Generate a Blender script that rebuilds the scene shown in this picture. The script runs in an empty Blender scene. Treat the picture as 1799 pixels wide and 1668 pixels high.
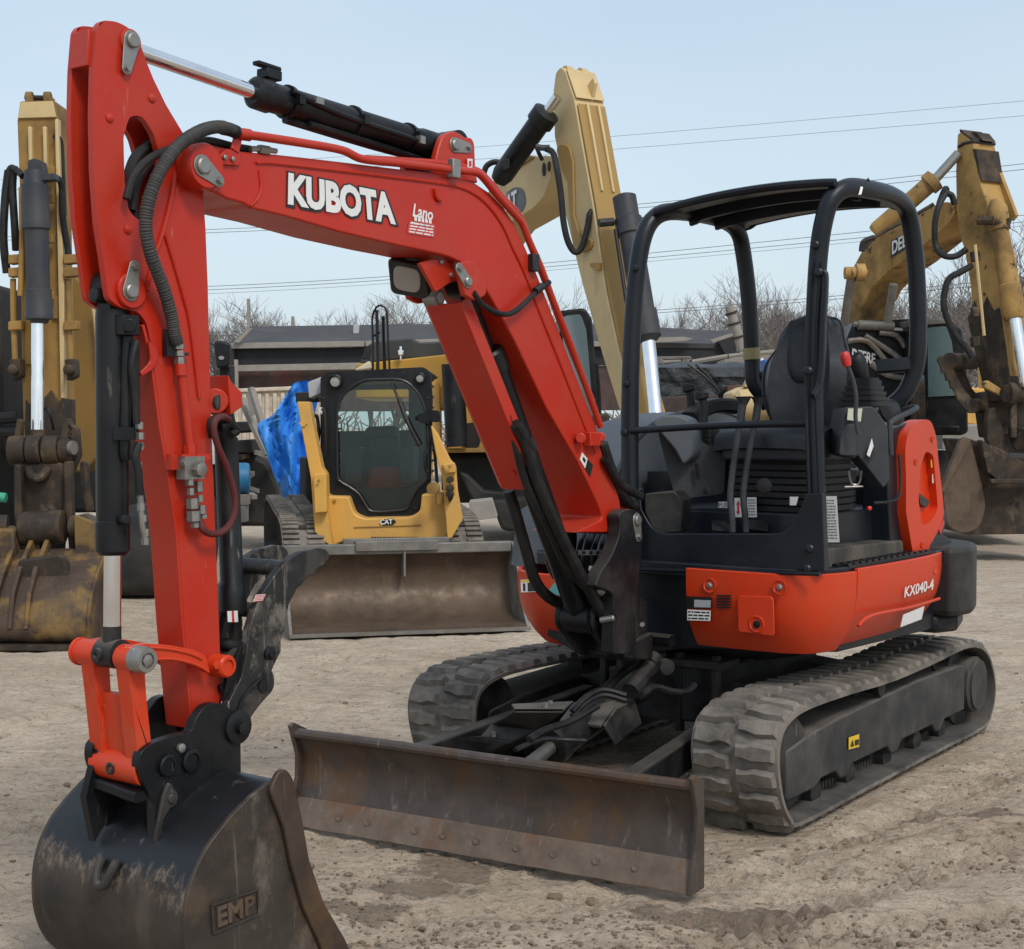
import bpy, bmesh, math, random
import numpy as np
from mathutils import Vector, Matrix, noise
random.seed(7)
SC = bpy.context.scene
COL = SC.collection
R = math.radians
V = Vector

# ------------------------------------------------------------ camera, sky, sun
FPX, CX, CY, EYE, PITCH = 2600.0, 899.5, 834.0, 1.5, 0.0331
cam_d = bpy.data.cameras.new('camera'); cam = bpy.data.objects.new('camera', cam_d); COL.objects.link(cam)
cam.location = (0, 0, EYE); cam.rotation_euler = (math.pi/2-PITCH, 0, 0)
cam_d.sensor_width = 36; cam_d.lens = 36*FPX/1799; cam_d.clip_start = .05; cam_d.clip_end = 2000
SC.camera = cam
wd = bpy.data.worlds.new('World'); SC.world = wd; wd.use_nodes = True
nt = wd.node_tree; nt.nodes.clear()
SUN_EL, SUN_AZ = R(46), R(152)          # direction the light comes from, clockwise from +Y
sky = nt.nodes.new('ShaderNodeTexSky'); sky.sky_type = 'NISHITA'; sky.sun_disc = False
sky.sun_elevation = SUN_EL; sky.sun_rotation = SUN_AZ; sky.air_density = 1.0; sky.dust_density = 3.0
b1 = nt.nodes.new('ShaderNodeBackground'); b1.inputs[1].default_value = 0.05
nt.links.new(sky.outputs[0], b1.inputs[0])
tc = nt.nodes.new('ShaderNodeTexCoord'); sx = nt.nodes.new('ShaderNodeSeparateXYZ'); nt.links.new(tc.outputs['Generated'], sx.inputs[0])
rp = nt.nodes.new('ShaderNodeValToRGB'); nt.links.new(sx.outputs['Z'], rp.inputs[0])
e = rp.color_ramp.elements; e[0].position = 0; e[0].color = (.63, .72, .77, 1); e[1].position = 1; e[1].color = (.66, .75, .84, 1)
m = e.new(.15); m.color = (.565, .675, .755, 1); m = e.new(.32); m.color = (.51, .62, .73, 1)
nz = nt.nodes.new('ShaderNodeTexNoise'); nz.inputs['Scale'].default_value = 1.6; nz.inputs['Detail'].default_value = 4
mp = nt.nodes.new('ShaderNodeMapping'); mp.inputs['Scale'].default_value = (1, 1, 3)
nt.links.new(tc.outputs['Generated'], mp.inputs[0]); nt.links.new(mp.outputs[0], nz.inputs[0])
mx = nt.nodes.new('ShaderNodeMix'); mx.data_type = 'RGBA'; mx.blend_type = 'MULTIPLY'; mx.inputs[0].default_value = 1
cr2 = nt.nodes.new('ShaderNodeValToRGB'); cr2.color_ramp.elements[0].position = .3; cr2.color_ramp.elements[0].color = (.88, .90, .945, 1)
cr2.color_ramp.elements[1].position = .7; cr2.color_ramp.elements[1].color = (1.05, 1.03, 1.0, 1)
nt.links.new(nz.outputs[0], cr2.inputs[0]); nt.links.new(rp.outputs[0], mx.inputs[6]); nt.links.new(cr2.outputs[0], mx.inputs[7])
b2 = nt.nodes.new('ShaderNodeBackground'); b2.inputs[1].default_value = 0.90
nt.links.new(mx.outputs[2], b2.inputs[0])
ad = nt.nodes.new('ShaderNodeAddShader'); ow = nt.nodes.new('ShaderNodeOutputWorld')
nt.links.new(b1.outputs[0], ad.inputs[0]); nt.links.new(b2.outputs[0], ad.inputs[1]); nt.links.new(ad.outputs[0], ow.inputs[0])
sd = bpy.data.lights.new('sun', 'SUN'); sd.energy = 1.7; sd.angle = R(13); sd.color = (1, .96, .9)
so = bpy.data.objects.new('sun', sd); COL.objects.link(so)
dv = V((math.sin(SUN_AZ)*math.cos(SUN_EL), math.cos(SUN_AZ)*math.cos(SUN_EL), math.sin(SUN_EL)))
so.rotation_euler = dv.to_track_quat('Z', 'Y').to_euler(); so.location = (0, -5, 12)
SC.view_settings.view_transform = 'Standard'; SC.view_settings.look = 'None'
SC.view_settings.exposure = 0; SC.view_settings.gamma = 1; SC.view_settings.use_curve_mapping = False
SC.render.engine = 'CYCLES'

# ------------------------------------------------------------ pixel -> ray helpers (2600 px focal length photo)
CF = V((0, math.cos(PITCH), -math.sin(PITCH))); CU = V((0, math.sin(PITCH), math.cos(PITCH))); CO = V((0, 0, EYE))
def ray(px, py): return CF+V((1, 0, 0))*((px-CX)/FPX)-CU*((py-CY)/FPX)
def PD(px, py, d): r = ray(px, py); return CO+r*(d/r.y)                # at distance d along +Y
def PZ(px, py, z=0): r = ray(px, py); return CO+r*((z-EYE)/r.z)        # at height z
class Fr:
    """a vertical local frame: origin, heading; x forward, y left"""
    def __init__(s, o, yaw): s.o = V((o[0], o[1], 0)); s.f = V((math.cos(yaw), math.sin(yaw), 0)); s.l = V((-s.f.y, s.f.x, 0)); s.yaw = yaw
    def w(s, x, y, z): return s.o+s.f*x+s.l*y+V((0, 0, z))
    def Y(s, px, py, y):                                                # pixel on the side plane y
        r = ray(px, py); t = (y-(CO-s.o).dot(s.l))/r.dot(s.l); return CO+r*t
    def X(s, px, py, x):
        r = ray(px, py); t = (x-(CO-s.o).dot(s.f))/r.dot(s.f); return CO+r*t
    def loc(s, p): d = p-s.o; return (d.dot(s.f), d.dot(s.l), p.z)
    def M(s, x=0, y=0, z=0): return Matrix.Translation(s.w(x, y, z)) @ Matrix.Rotation(s.yaw, 4, 'Z')
WF = Fr((0, 0), R(90))     # faces away from the camera: x = depth, y = -X

# ------------------------------------------------------------ geometry helpers (world coordinates)
def B(): return bmesh.new()
def fillet(pts, n=5):
    out = []; N = len(pts)
    for i, p in enumerate(pts):
        if len(p) < 3 or p[2] == 0: out.append((p[0], p[1])); continue
        a = V(pts[i-1][:2]); b = V(p[:2]); c = V(pts[(i+1) % N][:2])
        u = (a-b); w = (c-b); lu, lw = u.length, w.length
        if lu < 1e-9 or lw < 1e-9: out.append((p[0], p[1])); continue
        k = min(p[2], lu*.48, lw*.48); p1 = b+u/lu*k; p2 = b+w/lw*k
        for j in range(n+1):
            t = j/n; q = p1*(1-t)**2+b*2*t*(1-t)+p2*t*t; out.append((q.x, q.y))
    return out
def circ(cx, cy, rx, ry=None, n=20, a0=0, a1=360):
    ry = ry or rx
    return [(cx+rx*math.cos(R(a0+(a1-a0)*i/n)), cy+ry*math.sin(R(a0+(a1-a0)*i/n))) for i in range(n if abs(a1-a0) >= 360 else n+1)]
def cr(path, n=6, closed=False):
    P = [V(p) for p in path]; N = len(P); out = []
    rng = range(N) if closed else range(N-1)
    for i in rng:
        if closed: p0, p1, p2, p3 = P[i-1], P[i], P[(i+1) % N], P[(i+2) % N]
        else: p0 = P[max(i-1, 0)]; p1 = P[i]; p2 = P[i+1]; p3 = P[min(i+2, N-1)]
        for j in range(n):
            t = j/n; out.append(.5*((2*p1)+(-p0+p2)*t+(2*p0-5*p1+4*p2-p3)*t*t+(-p0+3*p1-3*p2+p3)*t**3))
    if not closed: out.append(P[-1])
    return out
def extr(bm, loops, vec):
    if isinstance(loops[0], Vector): loops = [loops]
    va = [[bm.verts.new(p) for p in L] for L in loops]
    vb = [[bm.verts.new(p+vec) for p in L] for L in loops]
    mp_ = {}
    for a, b in zip(va, vb):
        for x, y in zip(a, b): mp_[x] = y
    if len(loops) == 1:
        fs = [bm.faces.new(va[0])]
    else:
        es = []
        for a in va:
            for i in range(len(a)): es.append(bm.edges.new((a[i-1], a[i])))
        fs = [g for g in bmesh.ops.triangle_fill(bm, use_beauty=True, use_dissolve=False, edges=es)['geom'] if isinstance(g, bmesh.types.BMFace)]
    for f in fs: bm.faces.new([mp_[v] for v in reversed(f.verts)])
    for a in va:
        for i in range(len(a)):
            try: bm.faces.new((a[i-1], a[i], mp_[a[i]], mp_[a[i-1]]))
            except ValueError: pass
    return bm
def plate(bm, F, y0, y1, px, holes=(), f=5):
    """side plate in frame F between y0 (pixels traced here) and y1"""
    Ls = [[F.Y(p[0], p[1], y0) for p in fillet(px, f)]]+[[F.Y(p[0], p[1], y0) for p in fillet(h, f)] for h in holes]
    return extr(bm, Ls if holes else Ls[0], F.l*(y1-y0))
def plateo(bm, F, yt, y0, y1, px, holes=(), f=5):
    """outline traced in the plane yt, then built from y0 to y1"""
    o = F.l*(y0-yt); Ls = [[F.Y(p[0], p[1], yt)+o for p in fillet(px, f)]]+[[F.Y(p[0], p[1], yt)+o for p in fillet(h, f)] for h in holes]
    return extr(bm, Ls if holes else Ls[0], F.l*(y1-y0))
def plateX(bm, F, x0, x1, px, holes=(), f=5):
    Ls = [[F.X(p[0], p[1], x0) for p in fillet(px, f)]]+[[F.X(p[0], p[1], x0) for p in fillet(h, f)] for h in holes]
    return extr(bm, Ls if holes else Ls[0], F.f*(x1-x0))
def prism(bm, F, y0, y1, xz, f=5):
    return extr(bm, [F.w(p[0], y0, p[1]) for p in fillet(xz, f)], F.l*(y1-y0))
def prismZ(bm, F, z0, z1, xy, f=5):
    return extr(bm, [F.w(p[0], p[1], z0) for p in fillet(xy, f)], V((0, 0, z1-z0)))
def prismX(bm, F, x0, x1, yz, f=5):
    return extr(bm, [F.w(x0, p[0], p[1]) for p in fillet(yz, f)], F.f*(x1-x0))
def box(bm, F, x0, x1, y0, y1, z0, z1):
    return extr(bm, [F.w(x0, y0, z0), F.w(x1, y0, z0), F.w(x1, y1, z0), F.w(x0, y1, z0)], V((0, 0, z1-z0)))
def basis(d):
    d = d.normalized(); u = d.cross(V((0, 0, 1)))
    if u.length < .05: u = d.cross(V((1, 0, 0)))
    u.normalize(); return d, u, d.cross(u).normalized()
def lathe(bm, a, d, prof, seg=20, caps=True):
    d, u, w = basis(d); rings = []
    for t, r in prof:
        rings.append([bm.verts.new(a+d*t+(u*math.cos(2*math.pi*i/seg)+w*math.sin(2*math.pi*i/seg))*max(r, 1e-4)) for i in range(seg)])
    for A, Bq in zip(rings, rings[1:]):
        for i in range(seg): bm.faces.new((A[i-1], A[i], Bq[i], Bq[i-1]))
    if caps: bm.faces.new(rings[0]); bm.faces.new(list(reversed(rings[-1])))
    return bm
def cyl(bm, a, b, r, r2=None, seg=20): return lathe(bm, a, b-a, [(0, r), ((b-a).length, r if r2 is None else r2)], seg)
def tube(bm, path, r, seg=10, n=0, closed=False, sq=None):
    """r may be a function of the fraction along; sq = (half width, half height) for a rectangular bar"""
    P = cr(path, n, closed) if n else [V(p) for p in path]
    N = len(P); rings = []; up = None
    for i, p in enumerate(P):
        t = (P[(i+1) % N]-P[i-1]) if closed else (P[min(i+1, N-1)]-P[max(i-1, 0)])
        if t.length < 1e-9: t = V((0, 0, 1))
        t.normalize()
        if up is None: _, up, _ = basis(t)
        up = (up-t*up.dot(t)).normalized(); w = t.cross(up); rr = r(i/max(N-1, 1)) if callable(r) else r
        if sq:
            a, b = sq; c = min(a, b)*.35
            prof = [(a, b-c), (a-c, b), (-a+c, b), (-a, b-c), (-a, -b+c), (-a+c, -b), (a-c, -b), (a, -b+c)]
            rings.append([bm.verts.new(p+up*x+w*y) for x, y in prof])
        else: rings.append([bm.verts.new(p+(up*math.cos(2*math.pi*k/seg)+w*math.sin(2*math.pi*k/seg))*rr) for k in range(seg)])
    seg = len(rings[0])
    for i in range(N if closed else N-1):
        A, Bq = rings[i], rings[(i+1) % N]
        for k in range(seg): bm.faces.new((A[k-1], A[k], Bq[k], Bq[k-1]))
    if not closed: bm.faces.new(rings[0]); bm.faces.new(list(reversed(rings[-1])))
    return bm
def ball(bm, c, r, seg=14, sc=(1, 1, 1)):
    g = bmesh.ops.create_uvsphere(bm, u_segments=seg, v_segments=max(6, seg//2), radius=r)
    for v in g['verts']: v.co = V((v.co.x*sc[0], v.co.y*sc[1], v.co.z*sc[2]))+c
    return bm
def obox(bm, c, ax, hs):
    """oriented box: ax = three unit vectors"""
    P = [c+ax[0]*hs[0]*i+ax[1]*hs[1]*j-ax[2]*hs[2] for i, j in ((-1, -1), (1, -1), (1, 1), (-1, 1))]
    return extr(bm, P, ax[2]*2*hs[2])
def beam(bm, a, b, w, h, side=None):
    """rectangular bar from a to b; w measured along side, h across"""
    d = (b-a).normalized(); s = (side or V((0, 0, 1)).cross(d)); s = (s-d*s.dot(d)).normalized(); n_ = d.cross(s)
    return obox(bm, (a+b)/2, (d, s, n_), ((b-a).length/2, w/2, h/2))
def sheet(bm, rows, th=None):
    """grid of points -> surface; th = thickness vector makes it solid"""
    G = [[bm.verts.new(p) for p in r] for r in rows]
    for i in range(len(G)-1):
        for j in range(len(G[0])-1): bm.faces.new((G[i][j], G[i+1][j], G[i+1][j+1], G[i][j+1]))
    if th is not None:
        G2 = [[bm.verts.new(p+th) for p in r] for r in rows]
        for i in range(len(G)-1):
            for j in range(len(G[0])-1): bm.faces.new((G2[i][j], G2[i][j+1], G2[i+1][j+1], G2[i+1][j]))
        n1, n2 = len(G), len(G[0])
        for i in range(n1-1):
            bm.faces.new((G[i][0], G2[i][0], G2[i+1][0], G[i+1][0])); bm.faces.new((G[i][-1], G[i+1][-1], G2[i+1][-1], G2[i][-1]))
        for j in range(n2-1):
            bm.faces.new((G[0][j], G[0][j+1], G2[0][j+1], G2[0][j])); bm.faces.new((G[-1][j], G2[-1][j], G2[-1][j+1], G[-1][j+1]))
    return bm

# ------------------------------------------------------------ objects
PW = {}
def thing(name, label, cat, loc, group=None):
    o = bpy.data.objects.new(name, None); COL.objects.link(o); o.location = loc; o.empty_display_size = .2
    o['label'] = label; o['category'] = cat
    if group: o['group'] = group
    PW[o.name] = V(loc); return o
def mesh(name, bm, mat, sm=35, norm=True):
    if norm: bmesh.ops.recalc_face_normals(bm, faces=bm.faces)
    ca = R(sm)
    for f in bm.faces: f.smooth = True
    for e_ in bm.edges:
        if len(e_.link_faces) == 2:
            if e_.calc_face_angle(0) > ca: e_.smooth = False
        else: e_.smooth = False
    me = bpy.data.meshes.new(name); bm.to_mesh(me); bm.free()
    for m_ in (mat if isinstance(mat, (list, tuple)) else [mat]): me.materials.append(m_)
    return me
def bevel(o, w, seg=2):
    md = o.modifiers.new('bevel', 'BEVEL'); md.width = w; md.segments = seg; md.limit_method = 'ANGLE'; md.angle_limit = R(40)
    md.harden_normals = False; md.miter_outer = 'MITER_ARC' if False else 'MITER_SHARP'; md.use_clamp_overlap = True
def obj(name, bm, mat, parent=None, bev=0, label=None, kind=None, sm=35, origin=None, seg=2):
    if origin is None:
        origin = V((0, 0, 0))
        if len(bm.verts):
            mn = V((min(v.co.x for v in bm.verts), min(v.co.y for v in bm.verts), min(v.co.z for v in bm.verts)))
            mxx = V((max(v.co.x for v in bm.verts), max(v.co.y for v in bm.verts), max(v.co.z for v in bm.verts)))
            origin = (mn+mxx)/2
            if parent is None: origin.z = mn.z
    for v in bm.verts: v.co -= origin
    o = bpy.data.objects.new(name, mesh(name, bm, mat, sm)); COL.objects.link(o)
    PW[o.name] = origin.copy()
    if parent is not None: o.parent = parent; o.location = origin-PW[parent.name]
    else: o.location = origin
    if bev: bevel(o, bev, seg)
    if label: o['label'] = label
    if kind: o['kind'] = kind
    return o
def inst(name, me, M, parent, bev=0):
    o = bpy.data.objects.new(name, me); COL.objects.link(o); PW[o.name] = M.to_translation()
    if parent is not None: o.parent = parent; M = Matrix.Translation(-PW[parent.name]) @ M
    o.matrix_local = M
    if bev: bevel(o, bev, 1)
    return o
def top(o, label, cat, group=None):
    o['label'] = label; o['category'] = cat
    if group: o['group'] = group
    return o
def text(name, s, quad, mat, parent, bold=.02, depth=.002, res=3, off=0.003):
    """letters warped onto the quad (bottom-left, bottom-right, top-right, top-left) of world points"""
    cu = bpy.data.curves.new(name, 'FONT'); cu.body = s; cu.size = 1; cu.offset = bold; cu.resolution_u = res; cu.extrude = .5
    to = bpy.data.objects.new('tmp', cu); COL.objects.link(to); dg = bpy.context.evaluated_depsgraph_get()
    me = bpy.data.meshes.new_from_object(to.evaluated_get(dg)); bpy.data.objects.remove(to)
    xs = [v.co.x for v in me.vertices]; ys = [v.co.y for v in me.vertices]
    x0, x1, y0, y1 = min(xs), max(xs), min(ys), max(ys); a, b, c, d = quad
    n_ = (b-a).cross(d-a).normalized()
    if n_.dot(CO-a) < 0: n_ = -n_
    bm = B(); bm.from_mesh(me); bpy.data.meshes.remove(me)
    for v in bm.verts:
        u = (v.co.x-x0)/(x1-x0); w = (v.co.y-y0)/(y1-y0); z = v.co.z+.5
        v.co = (a*(1-u)+b*u)*(1-w)+(d*(1-u)+c*u)*w+n_*(off+depth*z)
    return obj(name, bm, mat, parent, sm=20)
def label_plate(name, quad, mat, parent, th=.0015, off=.001, lab=None):
    a, b, c, d = quad; n_ = (b-a).cross(d-a).normalized()
    if n_.dot(CO-a) < 0: n_ = -n_
    return obj(name, extr(B(), [q+n_*off for q in quad], n_*th), mat, parent, label=lab)
def lerpq(q, u0, v0, u1, v1):
    a, b, c, d = q
    g = lambda u, w: (a*(1-u)+b*u)*(1-w)+(d*(1-u)+c*u)*w
    return [g(u0, v0), g(u1, v0), g(u1, v1), g(u0, v1)]
def printlines(q, n, mat, parent, u0=.1, u1=.9, v0=.1, v1=.9, off=.0027, seed=1):
    """rows of small print on a decal, joined"""
    rnd = random.Random(seed); bm = B(); a, b, c, d = q; n_ = (b-a).cross(d-a).normalized()
    if n_.dot(CO-a) < 0: n_ = -n_
    for i in range(n):
        w0 = v0+(v1-v0)*(i+.25)/n; w1 = v0+(v1-v0)*(i+.7)/n; u = u0
        while u < u1-.05:
            L = rnd.uniform(.08, .3); e_ = min(u+L, u1)
            extr(bm, [p+n_*off for p in lerpq(q, u, w0, e_, w1)], n_*.0004); u = e_+.04
    return obj('print', bm, mat, parent)

# ------------------------------------------------------------ materials
MT = {}
class NT:
    def __init__(s, name):
        s.m = bpy.data.materials.new(name); s.m.use_nodes = True; s.t = s.m.node_tree; s.t.nodes.clear()
        s.o = s.n('ShaderNodeOutputMaterial'); s.p = s.n('ShaderNodeBsdfPrincipled'); s.l(s.p.outputs[0], s.o.inputs[0])
        g = s.n('ShaderNodeNewGeometry'); s.pos = g.outputs['Position']; s.nor = g.outputs['Normal']; s.geo = g
    def n(s, t): return s.t.nodes.new(t)
    def l(s, a, b): s.t.links.new(a, b)
    def noise(s, sc, det=4, ro=.55, stretch=None, dist=0):
        x = s.n('ShaderNodeTexNoise'); x.inputs['Scale'].default_value = sc; x.inputs['Detail'].default_value = det
        x.inputs['Roughness'].default_value = ro; x.inputs['Distortion'].default_value = dist
        if stretch:
            m_ = s.n('ShaderNodeMapping'); m_.inputs['Scale'].default_value = stretch; s.l(s.pos, m_.inputs[0]); s.l(m_.outputs[0], x.inputs[0])
        else: s.l(s.pos, x.inputs[0])
        return x.outputs['Fac']
    def vor(s, sc, feat='F1', out='Distance'):
        x = s.n('ShaderNodeTexVoronoi'); x.feature = feat; x.inputs['Scale'].default_value = sc; s.l(s.pos, x.inputs[0]); return x.outputs[out]
    def ramp(s, f, stops):
        x = s.n('ShaderNodeValToRGB'); s.l(f, x.inputs[0]); el = x.color_ramp.elements
        for i, (p, c) in enumerate(stops):
            c = (c, c, c, 1) if isinstance(c, (int, float)) else tuple(c)+(1,)
            if i < 2: el[i].position = p; el[i].color = c
            else: k = el.new(p); k.color = c
        return x.outputs[0]
    def mix(s, f, a, b, mode='MIX'):
        x = s.n('ShaderNodeMix'); x.data_type = 'RGBA'; x.blend_type = mode
        for v, i in ((f, 0), (a, 6), (b, 7)):
            if isinstance(v, (int, float)): x.inputs[i].default_value = v if i == 0 else (v, v, v, 1)
            elif isinstance(v, (tuple, list)): x.inputs[i].default_value = tuple(v)+(1,)
            else: s.l(v, x.inputs[i])
        return x.outputs[2]
    def math(s, op, a, b=0, clamp=False):
        x = s.n('ShaderNodeMath'); x.operation = op; x.use_clamp = clamp
        for v, i in ((a, 0), (b, 1)):
            if isinstance(v, (int, float)): x.inputs[i].default_value = v
            else: s.l(v, x.inputs[i])
        return x.outputs[0]
    def bump(s, h, st, dist=.01):
        x = s.n('ShaderNodeBump'); x.inputs['Strength'].default_value = st; x.inputs['Distance'].default_value = dist
        s.l(h, x.inputs['Height']); s.l(x.outputs[0], s.p.inputs['Normal'])
    def set(s, k, v):
        if isinstance(v, (int, float)): s.p.inputs[k].default_value = v
        elif isinstance(v, (tuple, list)): s.p.inputs[k].default_value = tuple(v)+(1,)
        else: s.l(v, s.p.inputs[k])
def paint(name, col, rough=.4, dirt=(.30, .25, .19), amt=.25, sc=3, chip=None, chipamt=.0, metal=0, bump=.15, spec=.35, var=.12, coat=0, scratch=0, up=0, streak=0):
    """painted or worn surface: dust film by noise, optional chips or rust by noise, fine relief"""
    t = NT(name)
    c1 = t.mix(t.noise(sc*.7, 3), tuple(x*(1-var) for x in col), tuple(min(x*(1+var), 1) for x in col))
    d = t.math('MULTIPLY', t.ramp(t.noise(sc, 8, .65), [(.42, 0), (.72, 1)]), amt)
    if streak:
        s2 = t.ramp(t.noise(sc*3.2, 7, .7, (1, 1, .16), .4), [(.50, 0), (.66, 1)])
        d = t.math('MAXIMUM', d, t.math('MULTIPLY', t.math('MULTIPLY', s2, t.ramp(t.noise(sc*.5, 4), [(.38, 0), (.6, 1)])), streak))
    if up:
        sz = t.n('ShaderNodeSeparateXYZ'); t.l(t.nor, sz.inputs[0])
        u_ = t.math('MULTIPLY', t.ramp(sz.outputs['Z'], [(.35, 0), (.9, 1)]), t.ramp(t.noise(7, 6, .65), [(.25, .35), (.6, 1)]))
        d = t.math('MAXIMUM', d, t.math('MULTIPLY', u_, up))
    c2 = t.mix(d, c1, dirt)
    rg = t.math('ADD', t.math('MULTIPLY', d, .6), rough, True)
    if scratch:
        sv = t.ramp(t.noise(70, 3, .6, (1, 1, .09), 1.2), [(.66, 0), (.70, 1)])
        sv = t.math('MULTIPLY', sv, t.ramp(t.noise(5, 3), [(.5, 0), (.62, 1)])); sv = t.math('MULTIPLY', sv, scratch)
        c2 = t.mix(sv, c2, tuple(min(1, x*1.5+.12) for x in dirt))
    if chip:
        k = t.ramp(t.noise(sc*3.1, 10, .7), [(.66-chipamt, 0), (.68-chipamt+.03, 1)])
        c2 = t.mix(k, c2, chip); rg = t.mix(k, rg, .75)
    t.set('Base Color', c2); t.set('Roughness', rg); t.set('Metallic', metal); t.set('Specular IOR Level', spec)
    if coat: t.set('Coat Weight', coat); t.set('Coat Roughness', .12)
    t.bump(t.noise(90 if bump < .3 else 45, 5, .6), bump, .004)
    MT[name] = t.m; return t.m
def plain(name, col, rough=.5, metal=0, **k):
    t = NT(name); c = t.mix(t.noise(9, 5), tuple(x*.88 for x in col), tuple(min(1, x*1.1) for x in col)); t.set('Base Color', c)
    t.set('Roughness', t.ramp(t.noise(14, 4), [(.3, max(rough-.08, .02)), (.7, min(1, rough+.08))])); t.set('Metallic', metal)
    for a, b in k.items(): t.set(a, b)
    t.bump(t.noise(160, 3), .06, .002); MT[name] = t.m; return t.m
RED = paint('red_paint', (.45, .020, .006), .34, (.30, .12, .07), .22, 3.5, var=.13, bump=.10, coat=.0, spec=.38, scratch=.22, up=.22, chip=(.16, .05, .03), chipamt=-.055)
ORG = paint('orange_paint', (.58, .036, .005), .35, (.30, .13, .06), .20, 3.5, var=.12, bump=.10, coat=.0, spec=.36, scratch=.15, up=.15, chip=(.10, .07, .06), chipamt=-.045)
ORW = paint('worn_orange_paint', (.58, .036, .005), .38, (.28, .14, .08), .3, 6, var=.12, bump=.15, spec=.36, chip=(.11, .075, .06), chipamt=.015, scratch=.3)
BLK = paint('black_paint', (.0055, .0065, .008), .36, (.07, .065, .06), .22, 4, var=.2, bump=.15, scratch=.45, spec=.28)
BLKD = paint('dusty_black_paint', (.012, .012, .013), .5, (.19, .165, .135), .30, 5, var=.2, bump=.35, scratch=.5, spec=.3, up=.62)
FRAME = paint('frame_black', (.006, .007, .009), .42, (.16, .14, .115), .20, 6, bump=.3, spec=.28, up=.38)
NAVY = paint('canopy_paint', (.007, .010, .015), .36, (.07, .075, .08), .14, 4, bump=.12, spec=.32)
GRYP = paint('grey_plastic', (.030, .034, .040), .5, (.13, .125, .115), .2, 5, bump=.35)
DGRY = paint('dark_plastic', (.007, .008, .010), .5, (.07, .065, .06), .2, 5, bump=.35)
HOOD = paint('hood_grey', (.075, .088, .102), .42, (.20, .19, .17), .25, 4, bump=.15)
SEAT = paint('seat_vinyl', (.010, .013, .018), .40, (.07, .075, .08), .30, 7, bump=.4)
HOSE = paint('hose_rubber', (.006, .006, .007), .5, (.09, .08, .07), .25, 12, bump=.3)
MAROON = paint('hose_maroon', (.085, .012, .012), .5, (.12, .08, .07), .3, 12, bump=.3)
PINM = paint('pin_steel', (.30, .29, .27), .38, (.20, .18, .15), .45, 14, metal=.75, bump=.2)
ZINC = paint('zinc_fitting', (.30, .29, .27), .35, (.12, .11, .09), .6, 25, metal=.8, bump=.2)
CHROME = plain('chrome', (.75, .76, .78), .10, 1)
WHITE = plain('white_vinyl', (.72, .72, .70), .4)
BLACKV = plain('black_vinyl', (.012, .012, .013), .4)
REDV = plain('red_vinyl', (.55, .03, .03), .4)
YELV = plain('yellow_vinyl', (.75, .50, .03), .4)
GRN = plain('teal_vinyl', (.10, .32, .30), .4)
def steel_mat(name, base, rust, patch, sc=2.0, thr=.5, rough=.6, scrv=.5, edge=None, metal=.35):
    t = NT(name)
    c = t.mix(t.ramp(t.noise(sc*2.2, 8, .65), [(.35, 0), (.7, 1)]), base, tuple(x*1.7 for x in base))
    c = t.mix(t.math('MULTIPLY', t.ramp(t.noise(sc, 9, .62), [(thr, 0), (thr+.1, 1)]), .75), c, rust)
    c = t.mix(t.math('MULTIPLY', t.ramp(t.noise(sc*.8, 9, .7, (1.1, 1.3, .8)), [(thr+.06, 0), (thr+.14, 1)]), .7), c, patch)
    s1 = t.ramp(t.noise(60, 4, .6, (.5, .5, .06), 1.0), [(.60, 0), (.72, 1)])
    c = t.mix(t.math('MULTIPLY', s1, scrv), c, (.26, .22, .18))
    t.set('Base Color', c); t.set('Metallic', metal); t.set('Roughness', t.ramp(t.noise(sc*4, 6), [(.3, rough-.12), (.7, rough+.15)]))
    t.bump(t.noise(30, 9, .7), .45, .004); MT[name] = t.m; return t.m
BLADE = steel_mat('blade_steel', (.062, .048, .040), (.135, .070, .030), (.13, .105, .082), 3.4, .54, .5, .45, metal=.4)
EDGE = steel_mat('cutting_edge_steel', (.115, .085, .062), (.17, .075, .038), (.17, .13, .095), 5, .52, .62, .6, metal=.15)
BKT = steel_mat('worn_bucket_steel', (.042, .034, .028), (.12, .08, .05), (.19, .16, .13), 3.0, .52, .5, .35)
SIDEC = steel_mat('side_cutter_steel', (.050, .034, .024), (.13, .07, .025), (.09, .068, .05), 3.2, .55, .55, .35)
THUMB = steel_mat('thumb_steel', (.016, .016, .016), (.07, .06, .05), (.22, .20, .17), 9, .50, .5, .9)
def rubber(name, col, dust, amt=.75):
    t = NT(name); f = t.ramp(t.noise(6, 9, .68), [(.32, 0), (.66, 1)])
    c = t.mix(t.math('MULTIPLY', f, amt), col, dust); t.set('Base Color', c); t.set('Roughness', .85)
    t.bump(t.noise(55, 7, .7), .5, .005); MT[name] = t.m; return t.m
TRK = rubber('track_rubber', (.060, .053, .046), (.27, .235, .195), .85)
TFR = paint('track_frame_paint', (.022, .024, .027), .5, (.20, .17, .14), .35, 5, bump=.3, scratch=.4, spec=.3, up=.75)
TRKI = rubber('track_inside_rubber', (.030, .029, .027), (.14, .12, .10), .65)
CATY = paint('yellow_paint', (.66, .36, .075), .40, (.26, .19, .12), .45, 2.2, streak=.45, up=.25, var=.08, bump=.2, chip=(.14, .08, .05), chipamt=-.05)
OLDY = paint('old_yellow_paint', (.36, .205, .05), .55, (.085, .06, .04), .8, 1.6, streak=.85, var=.15, bump=.3, chip=(.07, .045, .03), chipamt=.0)
TANY = paint('faded_yellow_paint', (.58, .43, .21), .5, (.36, .28, .18), .5, 1.2, streak=.5, var=.12, bump=.2, chip=(.24, .15, .07), chipamt=-.05)
DEEY = paint('weathered_yellow_paint', (.42, .25, .075), .55, (.06, .042, .028), .9, 1.8, streak=1.0, var=.15, bump=.3, chip=(.035, .025, .02), chipamt=.05)
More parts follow.
